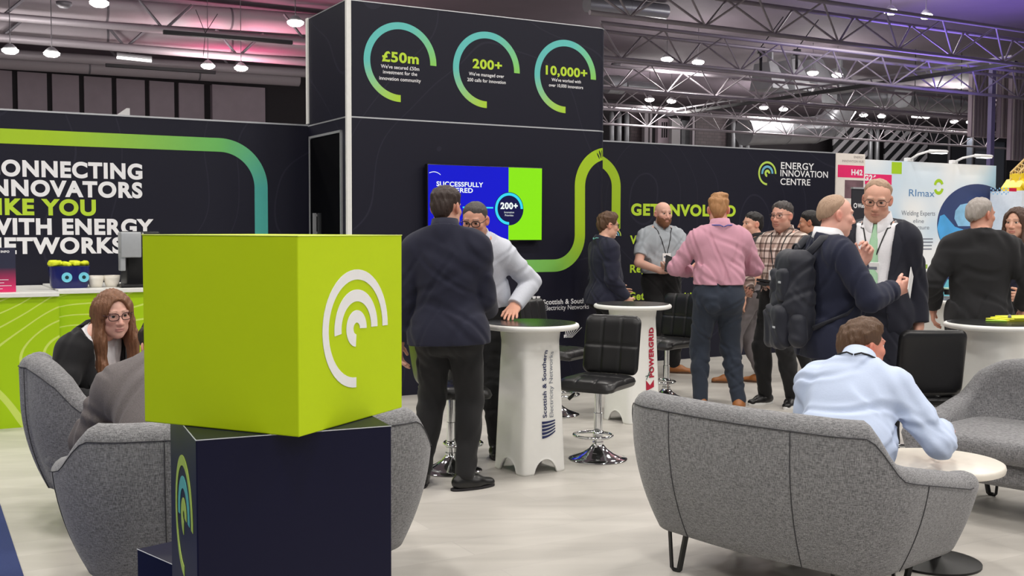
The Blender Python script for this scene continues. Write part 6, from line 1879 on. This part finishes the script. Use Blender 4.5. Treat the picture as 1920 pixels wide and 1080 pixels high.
        if badge:
            p = outer.hit(T(0.0, 0.34, zz - 0.05), -fwc, 0.42) + fwc * 0.010
            Rm = Matrix(Rc.tolist())
            mb = MB().rbox(Vector(p - upc * 0.0), (0.085, 0.004, 0.115), 0.002, 1, Rm); kb(mb, 'badge', badge)
            mb = MB().rbox(Vector(p + fwc * 0.003 + upc * 0.022), (0.06, 0.001, 0.018), 0.0004, 1, Rm); kb(mb, 'badge_print', M_grey, body.children[-1] if False else body)
    if lanyard: outer = keep
    info = dict(inner=inner, body=body, T=T, HP=HP, S=S_, outer=outer, fwd=fwc, up=upc, kb=kb, A=A, Rc=Rc, out=out, world=lambda p: L0 + base_rot @ (np.array(p) * S_), sh=sh, rt=rtv, pel=pel, G=G)
    return info
# ------------------------------------------------------------------ the people
R_ = math.radians
def at_k(px, k): d = FPX / k; return ((px - 960) / FPX * d, d)
H_dark = hair_mat('dark_brown_hair', (52, 38, 32)); H_black = hair_mat('black_hair', (30, 26, 26)); H_ging = hair_mat('ginger_blond_hair', (176, 128, 84)); H_brown = hair_mat('brown_hair', (92, 66, 46))
H_grey = hair_mat('grey_hair', (164, 156, 150), 0.25); H_sandy = hair_mat('sandy_grey_hair', (176, 146, 122), 0.2); H_long = hair_mat('long_light_brown_hair', (124, 84, 58), 0.4); H_brun = hair_mat('brunette_hair', (74, 50, 38), 0.35); H_saltp = hair_mat('dark_greying_hair', (70, 64, 62))
C_navy = cloth('navy_jersey', (26, 28, 48)); C_black = cloth('black_cotton', (20, 20, 23)); C_blackj = cloth('black_jacket_wool', (26, 26, 29)); C_navysuit = cloth('navy_suit_wool', (26, 31, 54)); C_dsuit = cloth('dark_navy_suit_wool', (24, 26, 40))
C_pale = cloth('pale_grey_shirt', (206, 210, 220)); C_white = cloth('white_shirt', (236, 236, 240)); C_grey = cloth('grey_short_sleeve_shirt', (166, 172, 178), var=0.05); C_pink = cloth('pink_shirt', (206, 152, 170), var=0.04); C_lblue = cloth('pale_blue_shirt', (196, 210, 236), var=0.03)
C_jean = cloth('dark_blue_jeans', (38, 46, 60), var=0.25, scale=20); C_gtr = cloth('grey_trousers', (112, 106, 108)); C_btr = cloth('black_trousers', (19, 19, 21)); C_tie = cloth('mint_green_tie', (172, 214, 178), sheen=0.3)
S_black = mat('black_shoe_leather', (18, 18, 19), 0.35); S_tan = mat('tan_shoe_leather', (156, 98, 50), 0.45); S_white = mat('white_rubber_sole', (230, 230, 228), 0.5); S_brown = mat('brown_sole', (84, 56, 36), 0.6)
L_black = mat('black_lanyard', (20, 20, 22), 0.6); L_teal = mat('teal_lanyard', (130, 206, 198), 0.6); L_blue = mat('blue_lanyard', (60, 84, 170), 0.6); M_card = mat('white_card_badge', (240, 240, 240), 0.4)
G_blk = (M_frame, 0.0028); G_thin = (M_frame, 0.0017)
def check_mat():
    m = bpy.data.materials.new('checked_flannel'); m.use_nodes = True; nt = m.node_tree; b = nt.nodes['Principled BSDF']; L = nt.links.new
    tc = nt.nodes.new('ShaderNodeTexCoord'); mp = nt.nodes.new('ShaderNodeMapping'); mp.inputs['Rotation'].default_value = (0, 0, 0.5); L(tc.outputs['Object'], mp.inputs[0]); sx = nt.nodes.new('ShaderNodeSeparateXYZ'); L(mp.outputs[0], sx.inputs[0])
    def stripes(sock, freq, a, b_):
        mu = nt.nodes.new('ShaderNodeMath'); mu.operation = 'MULTIPLY'; mu.inputs[1].default_value = freq; L(sock, mu.inputs[0])
        f = nt.nodes.new('ShaderNodeMath'); f.operation = 'FRACT'; L(mu.outputs[0], f.inputs[0])
        cr = nt.nodes.new('ShaderNodeValToRGB'); cr.color_ramp.interpolation = 'CONSTANT'; L(f.outputs[0], cr.inputs[0])
        e = cr.color_ramp.elements; e[0].position = 0; e[0].color = (1, 1, 1, 1); e[1].position = 0.38; e[1].color = a
        n = e.new(0.52); n.color = (1, 1, 1, 1); n = e.new(0.66); n.color = b_; n = e.new(0.9); n.color = a
        return cr.outputs[0]
    s1 = stripes(sx.outputs['X'], 8.0, (0.30, 0.26, 0.25, 1), (0.66, 0.6, 0.58, 1)); s2 = stripes(sx.outputs['Z'], 8.0, (0.34, 0.30, 0.29, 1), (0.7, 0.62, 0.6, 1))
    mx = nt.nodes.new('ShaderNodeMixRGB'); mx.blend_type = 'MULTIPLY'; mx.inputs[0].default_value = 1; L(s1, mx.inputs[1]); L(s2, mx.inputs[2])
    m2 = nt.nodes.new('ShaderNodeMixRGB'); m2.blend_type = 'MULTIPLY'; m2.inputs[0].default_value = 1; L(mx.outputs[0], m2.inputs[1]); m2.inputs[2].default_value = lin((222, 208, 198)); L(m2.outputs[0], b.inputs['Base Color']); b.inputs['Roughness'].default_value = 0.9
    return m
C_check = check_mat()
C_herr = cloth('grey_herringbone_wool', (104, 98, 98), var=0.45, scale=260, bump=0.3)

# man in the navy jacket, back to us
x, d = at_k(842, 331)
person('man seen from behind in navy jacket and black trousers at the near tall table', (x, d), R_(-10), 1.75, side=R_(-2.2), hair='short', hairc=H_dark, head=(R_(-14), R_(4), 0), skin=(214, 164, 142), top=C_navy, jacket=(C_navy, 'zip'), hem=-0.10, trousers=C_btr, shoes=S_black, build=1.04, seed=11,
       arms=[dict(w=(-0.30, 0.02, 0.83), pole=(-0.3, -1, 0)), dict(w=(0.17, 0.29, 1.0), pole=(0.12, -1, 0), f=(-0.5, 0.8, 0))], legs=[dict(a=(-0.17, 0.02, 0.085), yaw=R_(15)), dict(a=(0.10, -0.02, 0.085), yaw=R_(-48))], legw=1.06, collar=(C_navy, 0.05))
# man in pale shirt, leaning on the near table
p = at_d(884, 420, 6.98)
hl_ = at_d(965, 578, 6.92); 
P2 = person('man with black glasses and pale shirt, hand spread on the near tall table', (-0.205, 7.12), R_(172), 1.72, lean=R_(10), lean2=R_(8), hair='crop', hairc=H_saltp, head=(R_(-8), R_(18), 0), skin=(214, 158, 134), top=C_pale, trousers=C_btr, shoes=S_black, glasses=G_blk, stubble=0.35, seed=21, collar=(C_pale, 0.03), brow=(50, 42, 40),
       arms=[dict(wl=(0.012, 6.93, 0.984), pole=(-0.45, -0.8, 0.5), f=(0.0, 0.85, -0.34), n=(0, -0.3, -1), curl=0.08, spread=1.0), dict(w=(0.24, 0.22, 0.98), pole=(1, -0.6, 0))], legs=[dict(a=(-0.12, 0.04, 0.085)), dict(a=(0.14, 0.02, 0.085))])
# man in dark jacket with teal lanyard
x, d = at_k(1134, 200)
person('man with brown curly hair, glasses, dark jacket and teal lanyard, beside the tower', (x, d), R_(-72), 1.66, hair='curly', hairc=H_brown, head=(R_(-4), R_(6), 0), top=C_black, jacket=(C_navy, 'zip'), hem=-0.10, trousers=C_btr, shoes=S_black, glasses=G_blk, seed=31, lanyard=(L_teal, 0.15), build=1.05, belly=0.02,
       arms=[dict(w=(-0.18, 0.2, 0.95), f=(0, 1, -.2)), dict(w=(0.22, 0.14, 0.88), f=(-0.2, 0.7, -0.6), pole=(0.3, -1, 0))])
# bald bearded man
x, d = at_k(1240, 182)
P4 = person('bald bearded man in grey short sleeved shirt holding a black notebook', (x, d), R_(192), 1.80, hair='none', beard=hair_mat('ginger_brown_beard', (128, 84, 58), 0.3), head=(R_(8), R_(4), 0), skin=(226, 176, 156), top=C_grey, sleeve='short', trousers=C_btr, shoes=S_tan, sole=S_brown, seed=41, belt=S_black, lanyard=(L_black, 0.27), badge=M_card, build=1.06, belly=0.01, collar=(C_grey, 0.035), brow=(120, 84, 62),
       arms=[dict(w=(-0.02, 0.30, 1.06), pole=(-1, -0.5, -0.3), f=(0.9, 0.35, 0.1), n=(0.2, -0.4, 0.8), curl=0.5), dict(w=(0.10, 0.27, 1.04), pole=(1, -0.5, -0.3), f=(-0.85, 0.4, 0.1), n=(0.2, 0.5, 0.8), curl=0.5)], legs=[dict(a=(-0.14, 0.02, 0.085), yaw=R_(60)), dict(a=(0.10, 0.0, 0.085), yaw=R_(-20))])
nbp = P4['world'](P4['A'][0]['wr'] + np.array((0.045, 0.07, 0.035)))
nb_ = empty('notebook', tuple(nbp), R_(-20), 'black notebook with white pages in the hands of the bald man', 'notebook'); nb_.rotation_euler = (R_(50), R_(20), R_(10))
MB().rbox((0, 0, 0), (0.15, 0.21, 0.016), 0.003).build('cover', C_black, nb_); MB().box((0.003, 0, -0.011), (0.145, 0.2, 0.006)).build('pages', C_white, nb_)
# man in pink shirt
x, d = at_k(1348, 229)
person('man seen from behind in a pink shirt and dark blue jeans', (x, d), R_(6), 1.80, hair='quiff', hairc=H_ging, head=(R_(-16), R_(2), 0), skin=(226, 168, 146), top=C_pink, trousers=C_jean, shoes=S_tan, sole=S_brown, seed=51, build=1.10, lanyard=(L_blue, 0.2), collar=(C_pink, 0.04), belt=S_black, fold=0.009,
       arms=[dict(w=(-0.16, 0.28, 1.10), pole=(-1, -0.55, -0.35), f=(0.7, 0.7, 0)), dict(w=(0.14, 0.26, 1.12), pole=(1, -0.6, -0.25), f=(-0.7, 0.7, 0))], legs=[dict(a=(-0.13, 0.02, 0.085), yaw=R_(8)), dict(a=(0.17, -0.03, 0.085), yaw=R_(-20))], legw=1.04)
# man in black polo
x, d = at_k(1416, 195)
person('man in black polo shirt and grey trousers with tan shoes, turned away to the left', (x, d), R_(66), 1.68, hair='short', hairc=H_black, head=(R_(40), 0, 0), skin=(220, 168, 144), top=C_black, sleeve='short', trousers=C_gtr, shoes=S_tan, sole=S_brown, seed=61, collar=(C_black, 0.03), tuck=False, hem=-0.06, stubble=0.2, brow=(36, 30, 28),
       arms=[dict(w=(-0.24, 0.08, 0.86)), dict(w=(0.24, 0.06, 0.88), pole=(0.4, -1, 0), f=(-0.2, 0.3, -1))], legs=[dict(a=(-0.05, 0.22, 0.085), yaw=R_(20)), dict(a=(0.10, -0.06, 0.085), yaw=R_(-5))])
# man in checked shirt
x, d = at_k(1468, 222)
P7 = person('man with glasses in brown and cream checked shirt holding black books', (x, d), R_(138), 1.75, hair='short', hairc=H_saltp, head=(R_(-4), R_(3), 0), skin=(214, 162, 142), top=C_check, tuck=False, hem=-0.08, trousers=C_btr, shoes=S_black, sole=S_white, glasses=G_thin, seed=71, lanyard=(L_black, 0.21), badge=M_card, collar=(C_check, 0.035), build=1.04, belly=0.015, stubble=0.3, brow=(80, 70, 66),
       arms=[dict(w=(-0.14, 0.26, 1.00), pole=(-1, -0.6, -0.2), f=(0.7, 0.6, 0), n=(0, 0, 1), curl=0.7), dict(w=(0.20, 0.22, 0.95), pole=(1, -0.6, 0), f=(-0.3, 0.9, 0), n=(-0.6, 0, 0.7), curl=0.6)], legs=[dict(a=(-0.12, 0.02, 0.085), yaw=R_(10)), dict(a=(0.12, 0.05, 0.085), yaw=R_(-15))])
bp_ = P7['world'](P7['A'][0]['wr'] + np.array((0.10, 0.05, 0.03)))
for k, lb in enumerate(('lower black book held by the man in the checked shirt', 'upper black book held by the man in the checked shirt')):
    b_ = empty('book', (bp_[0], bp_[1], bp_[2] + 0.026 * k), R_(150), lb, 'book', 'black books in hand'); b_.rotation_euler = (R_(8), R_(-6), R_(150))
    MB().rbox((0, 0, 0), (0.15, 0.21, 0.02), 0.003).build('cover', C_black, b_); MB().box((0.004, -0.004, 0), (0.146, 0.21, 0.014)).build('pages', C_white, b_)
# dark haired man behind
x, d = at_k(1522, 190)
person('dark haired man in black, mostly hidden behind the checked shirt', (x, d), R_(70), 1.70, hair='short', hairc=H_black, head=(0, R_(6), 0), skin=(196, 140, 112), top=C_black, tuck=False, trousers=C_btr, shoes=S_black, seed=81, collar=(C_black, 0.03), brow=(26, 22, 22))
# man with backpack
x, d = at_k(1556, 325)
rz9 = R_(-82)
P9 = person('balding man in navy suit with a dark backpack, turned to the right', (x, d), rz9, 1.715, hair='thin', hairline=0.012, hairc=H_sandy, head=(R_(-6), R_(4), 0), skin=(230, 176, 158), top=C_white, jacket=(C_navysuit, 'suit'), hem=-0.16, trousers=C_navysuit, shoes=S_black, seed=91, collar=(C_white, 0.04), build=1.12, belly=0.04, neckf=0.008, brow=(190, 160, 140), fold=0.007,
       arms=[dict(w=(-0.10, 0.25, 1.33), pole=(-1, -0.2, -0.8), f=(0.3, 0.2, 0.8), n=(0.6, -0.6, 0), curl=1.1), dict(w=(0.16, 0.32, 1.17), pole=(0.7, -0.6, -0.6), f=(-0.15, 0.9, 0.2), n=(-0.9, 0, 0.2), curl=1.0)])
# his backpack
C_pack = cloth('dark_navy_nylon', (26, 29, 42), 0.6, var=0.15, scale=14, bump=0.2); M_logo = mat('silver_print', (196, 200, 206), 0.4)
bpk = empty('backpack', (x, d, 0), rz9, 'dark navy backpack on the back of the balding man in the suit', 'backpack')
S9 = P9['S']; Tq = lambda a, b, c: P9['T'](a, b, c)
def pack_solid(nm, fn, amp, sd, m, res=0.008):
    c = Tq(0, -0.25, 0.2); Fd = Field.uniform(c - np.array((0.3, 0.3, 0.42)), c + np.array((0.3, 0.38, 0.45)), res); fn(Fd)
    X, Y, Z = Fd.grid(); Fd.D += folds(X, Y, Z, sd, amp, 0.9).astype(np.float32)
    P_, F_ = Fd.mesh(); return np_mesh(nm, P_ * S9, F_, m, bpk)
def rbox_field(F, c, h, r, k):
    """rounded box in the frame of the upper body"""
    X, Y, Z = F.grid(); c = np.array(c); Rm = P9['Rc']
    px, py, pz = X - c[0], Y - c[1], Z - c[2]
    q = [np.abs(Rm[0, i] * px + Rm[1, i] * py + Rm[2, i] * pz) - h[i] + r for i in range(3)]
    d = np.sqrt(sum(np.maximum(v, 0) ** 2 for v in q)) + np.minimum(np.maximum(np.maximum(q[0], q[1]), q[2]), 0) - r
    F._join((slice(None),) * 3, d.astype(np.float32), k, 'u')
def main_bag(F):
    rbox_field(F, Tq(0, -0.215, 0.20), (0.155, 0.085, 0.27), 0.075, 0); F.ell(Tq(0, -0.24, 0.12), (0.165, 0.10, 0.20), k=0.06)
pack_solid('main_compartment', main_bag, 0.009, 5, C_pack)
def pocket(F):
    rbox_field(F, Tq(0, -0.315, 0.02), (0.125, 0.05, 0.13), 0.045, 0); rbox_field(F, Tq(0, -0.30, 0.26), (0.11, 0.035, 0.10), 0.03, 0.0)
pack_solid('front_pocket', pocket, 0.009, 8, C_pack)
def side_pocket(F): F.cap(Tq(0.145, -0.25, 0.06), Tq(0.15, -0.25, -0.04), 0.05, 0.055, k=0.02)
pack_solid('side_pocket', side_pocket, 0.004, 9, C_pack)
for s_ in (-1, 1):
    pts_ = [Tq(s_ * 0.10, -0.20, 0.42), Tq(s_ * 0.115, -0.10, 0.535), Tq(s_ * 0.115, 0.0, 0.545)]
    for z in (0.47, 0.38, 0.28, 0.18):
        q_ = P9['outer'].hit(Tq(s_ * 0.125, 0.34, z), -P9['fwd'], 0.42); pts_.append(q_ + P9['fwd'] * 0.008)
    pts_ += [Tq(s_ * 0.20, 0.02, 0.10), Tq(s_ * 0.17, -0.17, 0.02)]
    MB().tube([tuple(np.array(q) * S9) for q in pts_], 0.024, 8, flat=0.35, up=None).build('shoulder_strap', C_pack, bpk, smooth=True)
MB().tube([tuple(Tq(0.05 * math.cos(t), -0.21, 0.47 + 0.03 * math.sin(t)) * S9) for t in [math.pi * k / 10 for k in range(11)]], 0.007, 6).build('grab_handle', C_pack, bpk, smooth=True)
for (z, yy) in ((0.28, -0.337), (0.02, -0.367)):
    mb = MB(); q_ = Tq(0.07, yy, z) * S9; mb.rbox(tuple(q_), (0.035, 0.004, 0.012), 0.001, 1); mb.build('print', M_logo, bpk)
q9 = P9['world'](P9['A'][1]['wr'] + np.array((-0.015, 0.11, 0.04)))
lf = MB().rbox((0, 0, 0), (0.10, 0.003, 0.15), 0.001, 1, Matrix.Rotation(R_(35), 3, 'Y')).build('leaflet', M_card, None, loc=tuple(q9), rz=R_(60)); tag(lf, 'white leaflet in the hand of the man with the backpack', 'leaflet')
# tall man in dark suit and mint tie
x, d = at_k(1644, 295)
P10 = person('tall man with glasses in dark suit and mint green tie, facing us', (x, d), R_(150), 1.83, hair='grey', hairline=0.016, hairc=H_sandy, head=(R_(6), R_(16), R_(-4)), skin=(216, 164, 142), top=C_white, jacket=(C_dsuit, 'open'), hem=-0.16, trousers=C_dsuit, shoes=S_black, glasses=G_thin, seed=101, collar=(C_white, 0.045), build=0.98, belly=0.015, brow=(170, 140, 120), lanyard=(L_black, 0.29), badge=M_card,
       arms=[dict(w=(-0.24, -0.06, 0.84)), dict(w=(0.24, -0.08, 0.84))])
rows = []
for z, wd in ((0.525, 0.019), (0.505, 0.013), (0.485, 0.017), (0.42, 0.024), (0.34, 0.029), (0.26, 0.033), (0.18, 0.037), (0.12, 0.040), (0.09, 0.040), (0.055, 0.004)):
    c_ = P10['inner'].hit(P10['T'](0, 0.34, min(z, 0.47)), -P10['fwd'], 0.44) + P10['up'] * max(0, z - 0.47) - P10['fwd'] * max(0, z - 0.47) * 0.5
    for xx in (-wd, -wd * 0.4, wd * 0.4, wd): rows.append(c_ + P10['rt'] * xx + P10['fwd'] * (0.016 if abs(xx) < wd else 0.009))
n_ = len(rows) // 4; vs = rows + [r - P10['fwd'] * 0.006 for r in rows]; fs = []
for r in range(n_ - 1):
    for c in range(3):
        a = r * 4 + c; fs.append((a, a + 1, a + 5, a + 4)); b = a + 4 * n_; fs.append((b, b + 4, b + 5, b + 1))
    for c in (0, 3): a = r * 4 + c; fs.append((a, a + 4, a + 4 + 4 * n_, a + 4 * n_))
P10['kb'](MB().add(vs, fs), 'tie', C_tie, smooth=True)
# grey haired man in black jacket, right
x, d = at_k(1838, 262)
person('grey haired man seen from behind in a black jacket, at the right table', (x, d), R_(-18), 1.745, hair='grey', hairline=0.035, hairc=H_grey, head=(R_(-48), R_(4), 0), skin=(206, 150, 128), top=C_black, jacket=(C_blackj, 'zip'), hem=-0.17, trousers=C_btr, shoes=S_black, seed=111, build=1.16, belly=0.03, fold=0.008, brow=(150, 140, 136),
       arms=[dict(w=(-0.30, 0.12, 0.92), pole=(-0.5, -1, 0)), dict(w=(0.30, 0.16, 0.94), pole=(0.5, -1, 0))])
# brunette woman, right edge
x, d = at_k(1906, 238)
person('woman with long brunette hair in dark top at the right edge', (x, d), R_(140), 1.69, sex='f', hair='long', hairc=H_brun, head=(R_(-8), R_(2), 0), skin=(222, 172, 148), top=C_navy, tuck=False, trousers=C_btr, shoes=S_black, seed=121, brow=(70, 50, 40), lips=(186, 92, 92), arms=[dict(w=(-0.12, 0.28, 1.02), pole=(-1, -0.4, -.2), f=(0.3, 0.9, 0)), dict(w=(0.2, 0.26, 0.98), pole=(1, -.5, -.2), f=(-0.3, 0.9, 0))])
# seated man in pale blue shirt
sx, sy = 1.385, 4.53
P13 = person('seated man in pale blue shirt seen from behind, on the sofa in front', (sx, sy), R_(-30), 1.72, pelvis=(0, 0, 0.45), lean=R_(30), lean2=R_(6), head=(R_(-42), R_(0), 0), hair='side', hairc=H_brown, skin=(222, 150, 128), top=C_lblue, trousers=C_jean, shoes=S_black, seed=131, build=1.08, belly=0.03, collar=(C_lblue, 0.04), lanyard=(L_black, 0.15), fold=0.009, headfwd=0.01,
       arms=[dict(w=(-0.06, 0.46, 0.605), pole=(-0.5, -0.5, -0.8), f=(0.6, 0.7, -0.1), n=(0.2, 0, -1), curl=0.8), dict(w=(0.34, 0.44, 0.618), pole=(0.5, -0.9, -0.5), f=(0.1, 0.95, -0.1), n=(-0.3, 0, -1), curl=0.7)],
       legs=[dict(a=(-0.30, 0.30, 0.085), pole=(-.3, 1, 1), yaw=R_(14)), dict(a=(-0.07, 0.30, 0.085), pole=(-.35, 1, 1), yaw=R_(4))])
# seated woman
P14 = person('seated woman with long light brown hair, glasses and black cardigan', (-2.21, 5.50), R_(-112), 1.62, sex='f', pelvis=(0, -0.02, 0.53), lean=R_(12), lean2=R_(12), head=(R_(-28), R_(10), R_(4)), hair='long', hairc=H_long, skin=(232, 182, 164), top=C_white, jacket=(C_black, 'open'), hem=-0.05, trousers=C_black, shoes=S_black, glasses=(mat('dark_red_frame', (60, 22, 30), .3), 0.0022), seed=141, brow=(120, 84, 64), lips=(196, 120, 116),
       arms=[dict(w=(-0.10, 0.30, 0.68), pole=(-1, -0.4, -0.2), f=(0.5, 0.8, -0.2), n=(0, 0, -1)), dict(w=(0.10, 0.30, 0.68), pole=(1, -0.5, -0.2), f=(-0.5, 0.8, -0.2), n=(0, 0, -1))],
       legs=[dict(a=(-0.09, 0.42, 0.085), pole=(0, 1, 1)), dict(a=(0.09, 0.42, 0.085), pole=(0, 1, 1))])
# seated man in herringbone jacket
P15 = person('man in grey herringbone jacket on the sofa behind the stack, back to us', (-1.37, 4.30), R_(16), 1.74, pelvis=(0, 0, 0.51), lean=R_(32), lean2=R_(16), side=R_(-4), head=(R_(20), R_(20), 0), hair='side', hairc=H_dark, skin=(214, 164, 142), top=C_black, jacket=(C_herr, 'zip'), hem=-0.06, trousers=C_btr, shoes=S_black, seed=151, build=1.12, fold=0.008,
       arms=[dict(w=(-0.10, 0.46, 0.62), pole=(-1, -0.3, -0.2), f=(0.5, 0.8, 0), n=(0, 0, -1)), dict(w=(0.12, 0.46, 0.62), pole=(1, -0.3, -0.2), f=(-0.5, 0.8, 0), n=(0, 0, -1))],
       legs=[dict(a=(-0.12, 0.44, 0.085), pole=(0, 1, 1)), dict(a=(0.12, 0.44, 0.085), pole=(0, 1, 1))])
